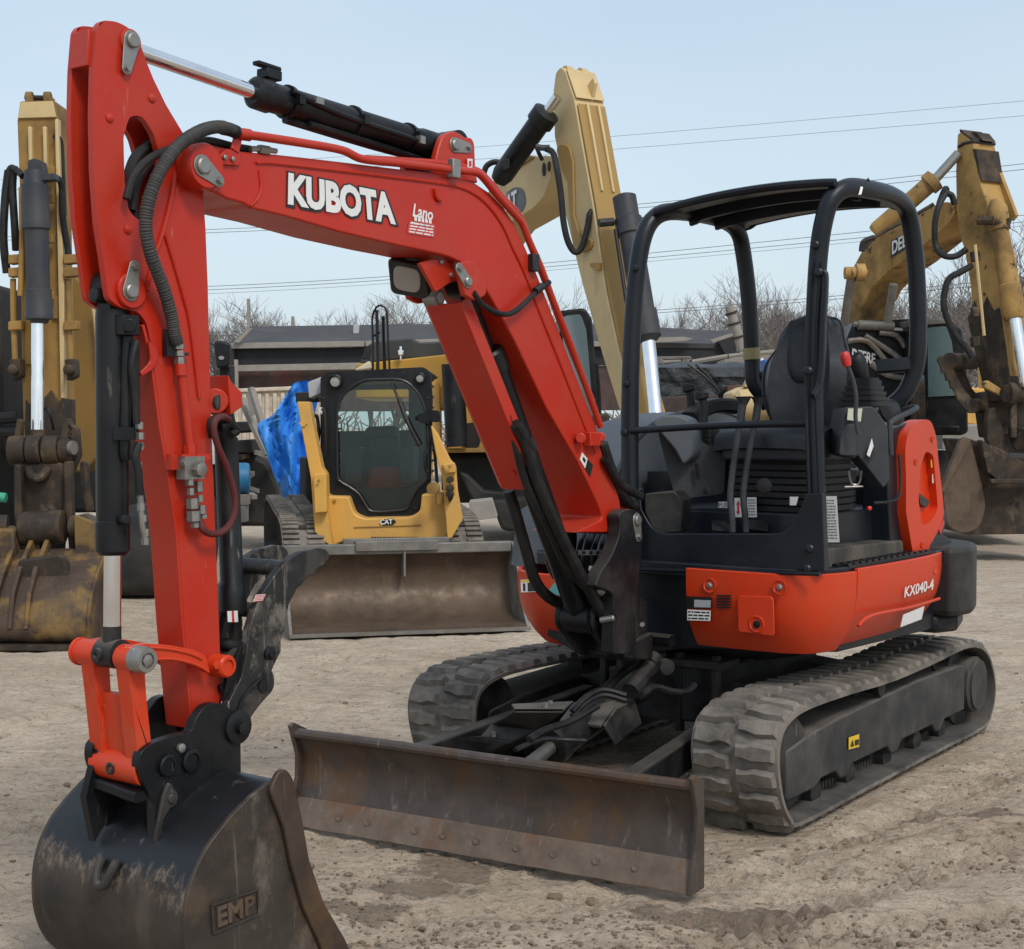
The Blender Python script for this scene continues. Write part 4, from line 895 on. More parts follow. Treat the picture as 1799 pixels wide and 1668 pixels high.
def pinlock(F, y, c1, r1, c2, r2, parent, h=.0065):
    """big round pin end and small bolt on one teardrop plate; radii in pixels"""
    k = F.Y(c1[0], c1[1], y).y/FPX*1.0
    a, b = F.Y(*c1, y), F.Y(*c2, y); R1, R2 = r1*k*1.18, r2*k*1.18
    bm = B(); d = (b-a); L = d.length; ux = d.normalized(); uy = F.l.cross(ux).normalized()
    pts = []
    for i in range(17): t = R(90+180*i/16); pts.append(a+ux*R1*math.cos(t)+uy*R1*math.sin(t))
    for i in range(13): t = R(-90+180*i/12); pts.append(b+ux*R2*math.cos(t)+uy*R2*math.sin(t))
    extr(bm, pts, F.l*h*.6); o = obj('lock_plate', bm, PINM, parent, bev=.0015)
    bm = B(); lathe(bm, a+F.l*h*.6, F.l, [(0, R1*.74), (h, R1*.74), (h*1.5, R1*.6), (h*1.5, 0)], 24); o2 = obj('pin_end', bm, PINM, parent)
    bm = B(); lathe(bm, b+F.l*h*.6, F.l, [(0, R2*.75), (h*.3, R2*.75), (h*.3, R2*.55), (h*1.3, R2*.5), (h*1.4, 0)], 6, True); obj('lock_bolt', bm, ZINC, parent)
def boss(F, y, c, r, parent, h=.02, mat=RED):
    k = F.Y(c[0], c[1], y).y/FPX*1.15; a = F.Y(*c, y)
    bm = B(); lathe(bm, a-F.l*.03, F.l, [(0, r*k), (.03+h*.7, r*k), (.03+h, r*k*.93), (.03+h, 0)], 32); return obj('boss', bm, mat, parent)
pinlock(BF, .06, (1118, 914), 11, (1121, 943), 8, SW)

# ---------------- boom
boomP = [(322, 296, 34), (334, 266, 24), (366, 255, 20), (410, 263, 10), (420, 266), (480, 271), (560, 280), (610, 286), (700, 297), (765, 305), (808, 313), (835, 322), (862, 340), (885, 364), (905, 395), (922, 432), (945, 485), (968, 545), (1000, 628), (1030, 706), (1058, 775), (1078, 835), (1092, 893, 10), (1086, 936, 8), (1010, 936), (1060, 912, 8), (1052, 888, 20), (1014, 809), (960, 716), (905, 600), (880, 554), (862, 522), (845, 495), (820, 468), (790, 451, 30), (745, 441), (700, 432), (600, 409), (504, 381), (470, 373), (440, 366), (430, 358, 8), (400, 350), (384, 341, 12), (362, 333, 20), (336, 326, 20)]
bm = B(); plate(bm, BF, 0, -.20, boomP); BOOM = obj('boom', bm, RED, EX, bev=.006, seg=3)
# edge flange beads along the top and the belly of the side plate
bm = B(); tube(bm, [BF.Y(a, b, .002) for a, b in ((450, 287), (480, 287), (560, 296), (620, 303), (700, 313), (770, 322), (810, 330), (838, 344), (862, 366), (884, 398), (902, 438), (922, 480), (948, 548), (985, 640), (1020, 730), (1046, 795))], .005, 6, 4)
obj('weld_bead', bm, RED, BOOM)
bm = B(); tube(bm, [BF.Y(a, b, .001) for a, b in ((455, 300), (458, 330), (452, 350), (440, 362))], .004, 6, 4); obj('weld_bead', bm, RED, BOOM)
# boom foot tube
bm = B(); cyl(bm, BF.Y(1106, 916, 0)-BF.l*.225, BF.Y(1106, 916, 0)+BF.l*.004, .055, seg=24); obj('foot_tube', bm, RED, BOOM)
boss(BF, 0, (354, 293), 35, BOOM, .022)
pinlock(BF, .022, (355, 292), 17, (384, 318), 10, BOOM)
bm = B(); plate(bm, BF, .002, .010, [(386, 290, 3), (384, 272, 4), (395, 262, 4), (418, 265), (420, 285, 3), (416, 292, 3)]); obj('hose_bracket', bm, RED, BOOM, bev=.002)
bm = B()
for a, b in ((394, 277), (408, 280)): lathe(bm, BF.Y(a, b, .012), BF.l, [(0, .007), (.006, .007), (.008, .004)], 8)
obj('bolts', bm, PINM, BOOM)
bm = B(); tube(bm, [BF.Y(412, 265, .01), BF.Y(416, 250, .01), BF.Y(418, 238, .01)], 0, sq=(.004, .014)); obj('hose_clip', bm, RED, BOOM)
# cylinder lug on the boom top
lugP = [(766, 306), (764, 288), (770, 262, 14), (778, 238, 14), (795, 230, 14), (808, 234, 10), (818, 243, 6), (828, 241, 8), (834, 252, 8), (836, 300), (840, 322), (800, 316)]
for y in (-.025, -.150):
    bm = B(); plateo(bm, BF, -.025, y, y-.025, lugP); obj('cylinder_lug', bm, RED, BOOM, bev=.005)
pinlock(BF, -.025, (798, 255), 11.5, (822, 260), 8, BOOM)
q = [BF.Y(*p, -.02) for p in ((820, 298), (828, 299), (829, 280), (820, 279))]; label_plate('small_decal', q, WHITE, BOOM, off=.002)
bm = B(); extr(bm, [p+BF.l*.004 for p in lerpq(q, .25, .3, .75, .8)], BF.l*.0006); obj('print', bm, REDV, BOOM)
# lettering
def tq(F, y, P): return [F.Y(a, b, y) for a, b in P]
KQ = [(504, 360), (694, 396), (688, 340), (505, 303)]
text('lettering_outline', 'KUBOTA', tq(BF, 0, [(KQ[0][0]-2, KQ[0][1]+5), (KQ[1][0]+6, KQ[1][1]+4), (KQ[2][0]+5, KQ[2][1]-2), (KQ[3][0]-2, KQ[3][1]-4)]), BLACKV, BOOM, .105, .0012, off=.0015)
text('lettering', 'KUBOTA', tq(BF, 0, KQ), WHITE, BOOM, .048, .0012, off=.0032)
DQ = tq(BF, 0, [(714, 410), (762, 418), (763, 395), (718, 388)])
label_plate('dealer_decal', DQ, plain('decal_red', (.50, .05, .04), .4), BOOM); printlines(DQ, 4, WHITE, BOOM, .06, .95, .05, .95, seed=5)
DQ2 = tq(BF, 0, [(722, 394), (757, 400), (761, 366), (728, 358)])
text('dealer_lettering', 'Lano', tq(BF, 0, [(724, 381), (759, 388), (761, 368), (727, 358)]), WHITE, BOOM, .02, .001, off=.0015)
bm = B()
for i in range(5): extr(bm, [p+BF.l*.0015 for p in tq(BF, 0, [(727+i*6.4, 388+i*1.2), (731.5+i*6.4, 389+i*1.2), (731.5+i*6.4, 382.5+i*1.2), (727+i*6.4, 381.5+i*1.2)])], BF.l*.001)
extr(bm, [p+BF.l*.0015 for p in tq(BF, 0, [(722, 394), (757, 401), (757, 397), (722, 390)])], BF.l*.001); obj('print', bm, WHITE, BOOM)
q = tq(BF, 0, [(1018, 808), (1036, 838), (1041, 818), (1022, 795)])
label_plate('warning_decal', lerpq(q, 0, 0, .5, 1), WHITE, BOOM); label_plate('warning_decal', lerpq(q, .5, 0, 1, 1), BLACKV, BOOM); bm = B(); extr(bm, [p+BF.l*.003 for p in lerpq(q, .15, .35, .38, .7)], BF.l*.0006); obj('print', bm, BLACKV, BOOM)
bm = B(); tube(bm, tq(BF, .006, [(765, 332), (767, 346), (772, 352), (775, 347)]), .007, 8, 4); obj('hook', bm, RED, BOOM)
# lug under the boom for the boom cylinder (rod end), light beside it
for y in (.006, -.225):
    bm = B(); plateo(bm, BF, .006, y, y+.022, [(797, 476, 6), (802, 461, 8), (822, 458, 12), (845, 484, 12), (846, 520, 8), (826, 530, 8), (808, 520)]); obj('rod_lug', bm, RED, BOOM, bev=.005)
pinlock(BF, .028, (820, 495), 10, (806, 472), 8.5, BOOM)
bm = B(); plate(bm, BF, -.03, -.045, [(737, 462, 4), (760, 455, 4), (797, 462), (800, 495), (790, 498, 3), (766, 514, 3)]); LB = obj('lamp_bracket', bm, RED, BOOM, bev=.003)
bm = B()
for a, b in ((774, 461), (791, 484)): lathe(bm, BF.Y(a, b, -.03), BF.l, [(0, .008), (.006, .008), (.008, .005)], 8)
obj('bolts', bm, PINM, LB)
bm = B(); lathe(bm, BF.Y(767, 523, -.12), BF.l, [(-.04, .028), (.012, .028), (.014, .018), (.016, .018)], 20); obj('pin_end', bm, PINM, BOOM)
ax1 = (BF.w(1, 0, 0)-BF.w(0, 0, 0)); lc = PD(716, 489, 4.85); fw = (V((-.25, -1, -.33))).normalized(); rt = fw.cross(V((0, 0, 1))).normalized(); rt = (rt*math.cos(.22)+V((0, 0, 1))*math.sin(.22)); upv = rt.cross(fw).normalized()
if upv.z < 0: upv = -upv
def lp(x, y, z=0): return lc+rt*x*(-1 if rt.x > 0 else 1)*-1+upv*y+fw*z
bm = B(); extr(bm, [lp(a, b, -.04) for a, b in fillet([(-.075, .055, .02), (.06, .055, .02), (.078, -.055, .02), (-.050, -.06, .02)])], fw*.05); WL = obj('work_light', bm, BLACKV, EX, bev=.006)
bm = B(); extr(bm, [lp(a, b, .008) for a, b in fillet([(-.050, .040, .03), (.046, .040, .03), (.052, -.040, .03), (-.040, -.042, .03)])], fw*.008); obj('lens', bm, LENS, WL, bev=.004)
bm = B(); tube(bm, [lp(0, .055, -.02), PD(722, 455, 4.95), PD(735, 448, 5.0)], 0, sq=(.02, .006)); obj('light_bracket', bm, BLACKV, WL)
# ---------------- arm cylinder on top of the boom
pA, pB = BF.Y(243, 90, -.10), BF.Y(790, 258, -.10)
dd = (pB-pA).normalized(); pA = pA-dd*.05; LL = (pB-pA).length
pR = BF.Y(448, 163, -.10); lr = (pR-pA).length
bm = B(); lathe(bm, pR, dd, [(-.01, .034), (.0, .046), (.05, .048), (.055, .043), (LL-lr-.16, .043), (LL-lr-.15, .047), (LL-lr-.05, .047), (LL-lr-.02, .035)], 28)
cyl(bm, pB-BF.l*.045, pB+BF.l*.045, .05); AC = obj('arm_cylinder', bm, BLK, EX)
bm = B(); cyl(bm, pA, pR, .0215, seg=24); obj('rod', bm, CHROME, AC)
upn = V((0, 0, 1)); upn = (upn-dd*upn.dot(dd)).normalized()
bm = B(); obox(bm, pR+dd*.055+upn*.062, (dd, BF.l, upn), (.03, .022, .014)); obox(bm, pR+dd*.045+upn*.085, (dd, BF.l, (upn-dd*.15).normalized()), (.045, .014, .006)); obj('hose_port', bm, BLK, AC, bev=.003)
bm = B(); tube(bm, [pR+dd*.10+upn*.02+BF.l*.045, pR+dd*.3+BF.l*.052-upn*.005, pR+dd*.62+BF.l*.052-upn*.012, pR+dd*.66+BF.l*.06-upn*.02], .009, 8, 3)
tube(bm, [pR+dd*.12-upn*.052, pR+dd*.5-upn*.056, pR+dd*.8-upn*.052, pR+dd*.92-upn*.065, pR+dd*1.0-upn*.09], .012, 8, 3)
tube(bm, [pR+dd*.2-upn*.05+BF.l*.02, pR+dd*.6-upn*.055+BF.l*.02, pR+dd*.86-upn*.065+BF.l*.01], .010, 8, 3); obj('hydraulic_tube', bm, BLK, AC)
bm = B()
for t in (.12, .40, .66): lathe(bm, pR+dd*t, dd, [(0, .05), (.012, .05)], 24); obox(bm, pR+dd*(t+.006)+BF.l*.05, (dd, BF.l, upn), (.012, .016, .014))
obj('tube_clamp', bm, BLK, AC)
bm = B(); obox(bm, pR+dd*.20+BF.l*.058+upn*.012, (dd, BF.l, upn), (.016, .006, .009)); obox(bm, pR+dd*.665+BF.l*.06-upn*.012, (dd, BF.l, upn), (.012, .01, .012)); obj('fitting', bm, PINM, AC)
# ---------------- red steel pipes along the boom
bm = B(); tube(bm, [BF.Y(a, b, y) for a, b, y in ((420, 236, .02), (440, 238, .02), (475, 243, .02), (540, 253, .02), (600, 264, .015), (628, 277, .015), (650, 282, .015), (700, 287, .015), (760, 294, .015), (800, 299, .015), (834, 303, .015), (848, 312, .015), (875, 345, .012), (905, 378, .012), (918, 395, .01), (930, 425, .01), (950, 470, .01), (972, 530, .01), (1000, 600, .01), (1030, 680, .01), (1055, 750, .01))], .0125, 12, 4); obj('steel_pipe', bm, RED, BOOM)
bm = B(); tube(bm, [BF.Y(a, b, -.03) for a, b in ((640, 280), (700, 283), (770, 288), (830, 298), (852, 312), (880, 345), (912, 380), (932, 430), (960, 500), (990, 580), (1040, 705))], .0125, 12, 4); obj('steel_pipe', bm, RED, BOOM)
bm = B(); tube(bm, [BF.Y(a, b, .01) for a, b in ((418, 238), (424, 236), (438, 238))], .017, 12, 2); obj('pipe_nut', bm, RED, BOOM)
bm = B(); tube(bm, [BF.Y(a, b, .0) for a, b in ((440, 262), (460, 262), (485, 266))], .008, 8, 2); tube(bm, [BF.Y(455, 262, 0), BF.Y(472, 265, 0)], .013, 6); obj('pipe_fitting', bm, PINM, BOOM)
for c in ((798, 297, 1), (1003, 460, 0)):
    bm = B(); a = BF.Y(c[0], c[1], .02) if c[2] else BF.Y(938, 462, .012); obox(bm, a, (BF.f, BF.l, V((0, 0, 1))), (.020, .012, .030)); obj('pipe_clamp', bm, PINM if c[2] else BLACKV, BOOM, bev=.003)
bm = B(); obox(bm, BF.Y(1040, 772, .018), (BF.f, BF.l, V((0, 0, 1))), (.035, .016, .026)); cyl(bm, BF.Y(1020, 770, .01), BF.Y(1020, 770, .03), .020); cyl(bm, BF.Y(1055, 768, .01), BF.Y(1055, 768, .035), .018); obj('pipe_block', bm, RED, BOOM, bev=.004)
bm = B(); tube(bm, [BF.Y(a, b, .0) for a, b in ((1058, 780), (1075, 830), (1100, 880), (1115, 890))], .022, 10, 5); tube(bm, [BF.Y(a, b, -.05) for a, b in ((1056, 790), (1068, 840), (1085, 880), (1100, 900))], .018, 10, 5); tube(bm, [BF.Y(a, b, .02) for a, b in ((1062, 805), (1090, 850), (1125, 872))], .016, 10, 5); obj('foot_hoses', bm, HOSE, EX)
bm = B(); tube(bm, [BF.Y(a, b, .03) for a, b in ((832, 514), (850, 537), (880, 552), (905, 547), (935, 520), (950, 508), (965, 496))], .0095, 10, 5); obj('lamp_cable', bm, HOSE, EX)
bm = B(); tube(bm, [BF.Y(a, b, .032) for a, b in ((940, 512), (952, 503))], .013, 10); obj('cable_clip', bm, BLACKV, EX)
# ---------------- boom cylinder with red guard
c0, c1 = BF.Y(815, 500, -.10), BF.Y(1022, 1085, -.10)
cd = (c1-c0).normalized(); CL = (c1-c0).length
bm = B(); lathe(bm, c0, cd, [(.25, .048), (.26, .056), (.33, .056), (.335, .050), (CL-.10, .050), (CL-.05, .045), (CL, .045)], 28); cyl(bm, c1-BF.l*.06, c1+BF.l*.06, .06)
BC = obj('boom_cylinder', bm, BLK, EX)
bm = B(); cyl(bm, c0+cd*.1, c0+cd*.3, .026, seg=20); obj('rod', bm, BLK, BC)
bm = B(); cyl(bm, c0, c0+cd*.1, .034, seg=20); cyl(bm, c0-BF.l*.05, c0+BF.l*.05, .045); obj('rod_eye', bm, BLK, BC)
nf = BF.l.cross(cd).normalized()
if nf.dot(V((0, -1, 0))) < 0: nf = -nf           # away from the boom, towards the camera
g0 = .10; g1 = None
ga, gb = BF.Y(809, 533, -.015), BF.Y(941, 862, -.015)
gd = (gb-ga).normalized(); gl = (gb-ga).length; gn = BF.l.cross(gd).normalized()
if gn.y > 0: gn = -gn
pr = [(0, -.055), (0, 0), (-.145, 0), (-.180, -.030), (-.180, -.055)]
bm = B(); rows = [[ga+gd*(gl*t)+BF.l*a+gn*b for a, b in pr] for t in (0, .33, .66, 1)]
sheet(bm, rows); bmesh.ops.recalc_face_normals(bm, faces=bm.faces); bmesh.ops.solidify(bm, geom=bm.faces[:], thickness=.006)
CG = obj('cylinder_guard', bm, RED, BC, bev=.002, label='red folded guard over the boom cylinder rod')
bm = B(); lathe(bm, ga+gd*(gl*.90)-BF.l*.07+gn*.001, gn, [(0, .014), (.002, .014), (.003, .010), (.001, .008)], 16); obj('guard_bolt', bm, RED, CG)
bm = B()
tube(bm, [BF.Y(a, b, .0) for a, b in ((905, 745), (925, 780), (938, 830), (958, 880), (985, 940), (1020, 1010), (1060, 1080))], .022, 10, 5)
tube(bm, [BF.Y(a, b, -.03) for a, b in ((890, 730), (905, 775), (925, 850), (965, 930), (1000, 1000), (1055, 1060))], .016, 10, 5)
tube(bm, [BF.Y(a, b, -.19) for a, b in ((893, 862), (905, 900), (925, 970), (940, 1020), (965, 1050), (1005, 1070))], .022, 10, 5)
obj('cylinder_hoses', bm, HOSE, BC)
bm = B(); cyl(bm, BF.Y(925, 768, .01), BF.Y(937, 790, .01), .019); cyl(bm, BF.Y(900, 745, -.03), BF.Y(913, 765, -.03), .02); obj('hose_coupling', bm, HOSE, BC)

# ---------------- arm
armL = [(171, 46, 8), (180, 36, 8), (205, 38, 10), (230, 51, 14), (247, 78, 12), (257, 108), (270, 140), (292, 185), (322, 235), (340, 262), (350, 290), (356, 331), (361, 400), (365, 500), (369, 680), (378, 932), (385, 1100), (389, 1225), (388, 1250, 8), (360, 1284, 10), (342, 1284, 4), (337, 1240), (324, 1100), (313, 932), (298, 824), (284, 752), (266, 608), (257, 566, 14), (242, 547, 10), (215, 543, 12), (191, 525, 8), (181, 453), (171, 386), (165, 302), (163, 201), (165, 118)]
hole = [(228, 203, 12), (250, 204, 14), (270, 235, 10), (281, 275, 4), (279, 340), (268, 375, 14), (246, 391, 14), (226, 370, 10), (219, 320), (217, 240, 8)]
bm = B(); plate(bm, BF, -.045, -.065, armL, [hole]); ARM = obj('arm', bm, RED, EX, bev=.004)
bm = B(); plateo(bm, BF, -.045, -.150, -.132, armL, [hole]); obj('side_plate', bm, RED, ARM, bev=.004)
# front, back and web plates between the side plates
def strip(P, y0, y1, th, name='web_plate', mat=RED, n=0):
    rows = [[BF.Y(a, b, y) for y in (y0, y1)] for a, b in P]
    rows = [[BF.Y(a, b, -.045)+BF.l*(y+.045) for y in (y0, y1)] for a, b in P]
    bm = B(); sheet(bm, rows); bmesh.ops.recalc_face_normals(bm, faces=bm.faces); bmesh.ops.solidify(bm, geom=bm.faces[:], thickness=th)
    return obj(name, bm, mat, ARM, bev=.002)
strip([(171, 52), (168, 115)], -.064, -.133, .012)
strip([(255, 570), (268, 620), (285, 752), (299, 824), (314, 932), (325, 1100), (338, 1240), (342, 1280)], -.046, -.149, .010, 'front_plate')
strip([(292, 195), (318, 240), (340, 270)], -.064, -.133, .01)
strip([(357, 350), (361, 400), (365, 500), (369, 680), (378, 932), (385, 1100), (388, 1240)], -.046, -.149, .010, 'back_plate')
strip([(212, 130), (205, 250), (206, 400), (225, 500), (255, 568)], -.064, -.133, .012)
bm = B(); tube(bm, [BF.Y(a, b, -.043) for a, b in ((308, 300), (300, 350), (285, 410), (270, 455), (258, 510))], .007, 8, 4); tube(bm, [BF.Y(a, b, -.043) for a, b in ((288, 405), (305, 460), (325, 530), (335, 575), (350, 700))], .006, 8, 4); obj('weld_rib', bm, RED, ARM)
bm = B(); plate(bm, BF, -.044, -.036, [(258, 600), (272, 612), (276, 625, 6), (268, 648, 8), (246, 662, 4), (243, 655), (262, 636, 8)]); obj('weld_rib', bm, RED, ARM, bev=.002)
for c in ((266, 173), (192, 208), (224, 404)):
    bm = B(); lathe(bm, BF.Y(*c, -.046), BF.l, [(0, .012), (.005, .011), (.008, .006), (.009, 0)], 16); obj('plug_weld', bm, RED, ARM)
boss(BF, -.045, (227, 74), 19, ARM, .010)
pinlock(BF, -.035, (231, 72), 15, (222, 121), 9, ARM)
boss(BF, -.045, (228, 512), 27, ARM, .012); None
pinlock(BF, -.033, (229, 512), 15, (235, 469), 9.5, ARM)
bm = B(); cyl(bm, BF.Y(378, 705, -.12), BF.Y(378, 705, -.04), .035); extr(bm, [BF.Y(a, b, -.12) for a, b in ((366, 660), (372, 672), (390, 690), (392, 715), (370, 730))], BF.l*.08)
TB = obj('thumb_lug', bm, RED, ARM, bev=.003)
bm = B(); lathe(bm, BF.Y(384, 707, -.04), BF.l, [(0, .022), (.008, .022), (.010, .012)], 20); obj('pin_end', bm, BLKD, TB)
# bucket cylinder in front of the arm
k0, k1, k2, k3 = BF.Y(222, 520, -.0975), BF.Y(200, 975, -.0975), BF.Y(197, 1150, -.0975), None
YC = -.0975
def YB(a, b): return BF.Y(a+0, b, -.045)+BF.l*(YC+.045)
def YC_(a, b): return BF.Y(a, b, YC)
k0, k1, k2 = YC_(196, 545), YC_(198, 975), YC_(197, 1148)
d1 = (k1-k0).normalized(); L1 = (k1-k0).length
bm = B(); lathe(bm, k0, d1, [(0, .033), (.0, .040), (.02, .0415), (L1*.86, .0415), (L1*.865, .0445), (L1-.01, .0445), (L1, .036)], 30)
BKC = obj('bucket_cylinder', bm, BLK, EX)
bm = B(); cyl(bm, k1, YC_(197, 1105), .0225, seg=24); obj('rod', bm, CHROME, BKC)
bm = B(); cyl(bm, YC_(197, 1100), k2, .0235); lathe(bm, k2-BF.l*.035, BF.l, [(0, .038), (.07, .038)], 24); lathe(bm, k2-BF.l*.01+BF.f*.03, BF.f, [(0, .018), (.016, .018), (.017, .009), (.006, .0)], 14); obj('rod_eye', bm, BLKD, BKC)
bm = B(); cyl(bm, k0-d1*.055-BF.l*.03, k0-d1*.055+BF.l*.03, .045); obox(bm, k0-d1*.02, (d1, BF.l, d1.cross(BF.l)), (.05, .026, .026)); lathe(bm, YC_(180, 520), BF.f, [(-.01, .02), (.03, .018), (.031, .01)], 14); obj('cylinder_eye', bm, BLK, BKC)
bm = B(); tube(bm, [BF.Y(a, b, -.05) for a, b in ((224, 590), (222, 640), (221, 720), (219, 790), (222, 808))], .0145, 12, 4); tube(bm, [BF.Y(a, b, -.05) for a, b in ((236, 600), (237, 680), (236, 770))], .013, 12, 4)
obox(bm, BF.Y(223, 572, -.045), (BF.f, BF.l, V((0, 0, 1))), (.025, .02, .026)); cyl(bm, BF.Y(228, 572, -.03), BF.Y(228, 572, -.01), .018); obj('hydraulic_tube', bm, BLK, BKC, bev=.003)
bm = B(); lathe(bm, BF.Y(215, 913, -.05), (BF.l*.8+BF.f*.3), [(-.02, .014), (.025, .014), (.032, .008)], 14); obox(bm, BF.Y(222, 762, -.04), (BF.f, BF.l, V((0, 0, 1))), (.03, .015, .016)); obj('port_fitting', bm, BLK, BKC)
bm = B(); tube(bm, [BF.Y(a, b, -.02) for a, b in ((244, 812), (243, 850), (247, 880), (249, 920), (255, 948))], .0085, 10, 4)
for i, (a, b) in enumerate(((245, 742), (246, 760), (246, 778), (248, 885), (251, 905), (255, 930), (255, 945))): lathe(bm, BF.Y(a, b, -.02), V((0, 0, -1)), [(0, .011), (.018, .011)], 6)
obj('quick_couplers', bm, ZINC, ARM)
bm = B(); tube(bm, [BF.Y(a, b, -.02) for a, b in ((240, 745), (238, 700), (232, 640), (240, 600))], .010, 10, 4); tube(bm, [BF.Y(a, b, -.02) for a, b in ((246, 780), (238, 800), (243, 830), (245, 870))], .011, 10, 4); obj('arm_hose', bm, HOSE, ARM)
# corrugated hose over the joint
path = cr([BF.Y(a, b, y) for a, b, y in ((416, 233, .02), (398, 225, .025), (375, 224, .03), (345, 234, .04), (312, 258, .045), (282, 300, .045), (262, 350, .04), (256, 400, .03), (266, 450, .02), (285, 500, .0), (300, 550, -.01), (307, 590, -.015), (311, 604, -.018))], 22)
bm = B(); tube(bm, path, lambda t: .0165+(.0013 if int(t*230) % 2 else -.0008) if t > .1 else .0165, 14); CH = obj('corrugated_hose', bm, paint('hose_grey', (.035, .036, .036), .6, (.14, .12, .10), .35, 12, bump=.2), EX, sm=15)
bm = B(); tube(bm, [BF.Y(a, b, .02) for a, b in ((416, 233), (404, 228), (390, 225))], .0185, 14, 3); obj('hose_sleeve', bm, HOSE, CH)
bm = B(); tube(bm, [BF.Y(a, b, -.02) for a, b in ((440, 263), (410, 258), (370, 248), (345, 250), (300, 262), (262, 280), (235, 310), (222, 350))], .011, 10, 5); tube(bm, [BF.Y(a, b, -.09) for a, b in ((400, 262), (330, 255), (280, 250), (250, 265), (232, 290), (226, 330), (240, 400))], .015, 10, 5); tube(bm, [BF.Y(a, b, -.075) for a, b in ((350, 262), (290, 268), (262, 285), (240, 320), (230, 370))], .014, 10, 5); obj('inner_hoses', bm, HOSE, EX)
bm = B()
for (b, r, h) in ((596, .0165, .012), (606, .0185, .012), (617, .016, .014), (628, .0145, .02)): lathe(bm, BF.Y(311+(b-596)*.13, b, -.025), V((.05, 0, -1)), [(0, r), (h, r)], 6)
HF = obj('hose_fitting', bm, ZINC, ARM)
bm = B(); obox(bm, BF.Y(299, 603, -.03), (BF.f, BF.l, V((0, 0, 1))), (.018, .008, .035)); obox(bm, BF.Y(312, 622, -.035), (BF.f, BF.l, V((0, 0, 1))), (.03, .010, .004)); obj('hose_stay', bm, BLKD, ARM)
bm = B(); tube(bm, [BF.Y(a, b, -.022) for a, b in ((317, 640), (322, 690), (328, 740), (334, 790))], .0125, 12, 4); lathe(bm, BF.Y(317, 640, -.022), V((.05, 0, -1)), [(0, .016), (.03, .016)], 12); lathe(bm, BF.Y(334, 782, -.022), V((0, 0, -1)), [(0, .018), (.035, .018)], 6); obj('steel_pipe', bm, RED, ARM)
bm = B(); obox(bm, BF.Y(312, 812, -.036), (BF.f, BF.l, V((0, 0, 1))), (.03, .01, .02)); obox(bm, BF.Y(336, 803, -.03), (BF.f, BF.l, V((0, 0, 1))), (.05, .02, .008)); obj('valve_bracket', bm, RED, ARM)
bm = B()
obox(bm, BF.Y(335, 822, -.015), (BF.f, BF.l, V((0, 0, 1))), (.035, .016, .03)); lathe(bm, BF.Y(346, 825, .0), BF.l, [(0, .019), (.01, .021), (.02, .019), (.024, .01)], 8); lathe(bm, BF.Y(322, 812, .0), BF.l, [(0, .011), (.014, .011)], 6)
for (a, b, r, h) in ((333, 845, .012, .02), (335, 862, .010, .02), (338, 880, .017, .03), (340, 902, .019, .03), (343, 922, .012, .015), (349, 850, .012, .03), (351, 874, .010, .02), (354, 892, .013, .025), (357, 908, .012, .012)): lathe(bm, BF.Y(a, b-4, -.012), V((.03, 0, -1)), [(0, r), (h*.9, r), (h, r*.7)], 6)
obj('auxiliary_valve', bm, ZINC, ARM)
bm = B(); tube(bm, [BF.Y(a, b, y) for a, b, y in ((352, 915, -.01), (356, 930, 0), (370, 938, .0), (388, 936, .0), (405, 920, .0), (413, 890, .0), (410, 860, .0), (398, 820, .0), (385, 790, .0), (376, 760, .0), (378, 740, .0), (390, 732, .0), (402, 738, -.02), (415, 755, -.04))], .0095, 10, 6); obj('maroon_hose', bm, MAROON, EX)
bm = B(); tube(bm, [BF.Y(a, b, -.03) for a, b in ((372, 770), (369, 745), (375, 735), (385, 736))], .009, 8, 5); lathe(bm, BF.Y(403, 740, -.02), (BF.Y(418, 760, -.04)-BF.Y(403, 740, -.02)), [(0, .013), (.035, .013), (.036, .010), (.05, .010)], 10); obj('hose_end', bm, HOSE, EX)
# ---------------- H link and guide link
H0, H1 = YC_(197, 1152), YC_(217, 1345)
bm = B(); cyl(bm, H0-BF.l*.125, H0-BF.l*.042, .034, seg=28); cyl(bm, H0+BF.l*.042, H0+BF.l*.125, .034, seg=28); cyl(bm, H0-BF.l*.132, H0-BF.l*.122, .037, seg=28)
hd = (H1-H0).normalized(); hn = hd.cross(BF.l).normalized()
if hn.dot(BF.f) < 0: hn = -hn
for s_ in (1, -1):
    HLn = (H1-H0).length-.02; P = [(.0, .026), (.0, -.028), (.10, -.022), (.30, -.022), (HLn, -.022), (HLn, .022), (.30, .024), (.1, .024)]
    a = .10 if s_ > 0 else -.04-.06
    extr(bm, [H0+hd*x+hn*y+BF.l*(s_*.070-.028) for x, y in P], BF.l*.05)
extr(bm, [H0+hd*x+hn*.010+BF.l*y for x, y in ((.10, -.06), (.10, .06), (.32, .06), (.32, -.06))], -hn*.02)
cyl(bm, H1-BF.l*.092, H1+BF.l*.092, .042, seg=28); HL = obj('bucket_link', bm, ORW, EX, bev=.004, label='orange H-shaped bucket link with worn top pins')
bm = B(); lathe(bm, H0+BF.l*.125, BF.l, [(-.03, .0345), (.004, .0345), (.014, .031), (.014, .020), (.008, .02), (.008, 0)], 28); obj('pin_collar', bm, PINM, HL)
bm = B(); lathe(bm, H0+BF.l*.130, BF.l, [(0, .016), (.010, .016), (.012, .009)], 6); obj('pin_bolt', bm, PINM, HL)
bm = B(); lathe(bm, H1+BF.f*.035, BF.f, [(0, .016), (.010, .016), (.011, .01), (.004, 0)], 14); obj('grease_nipple', bm, BLKD, HL)
G0, G1 = H0+BF.l*.10, BF.Y(377, 1168, -.0)
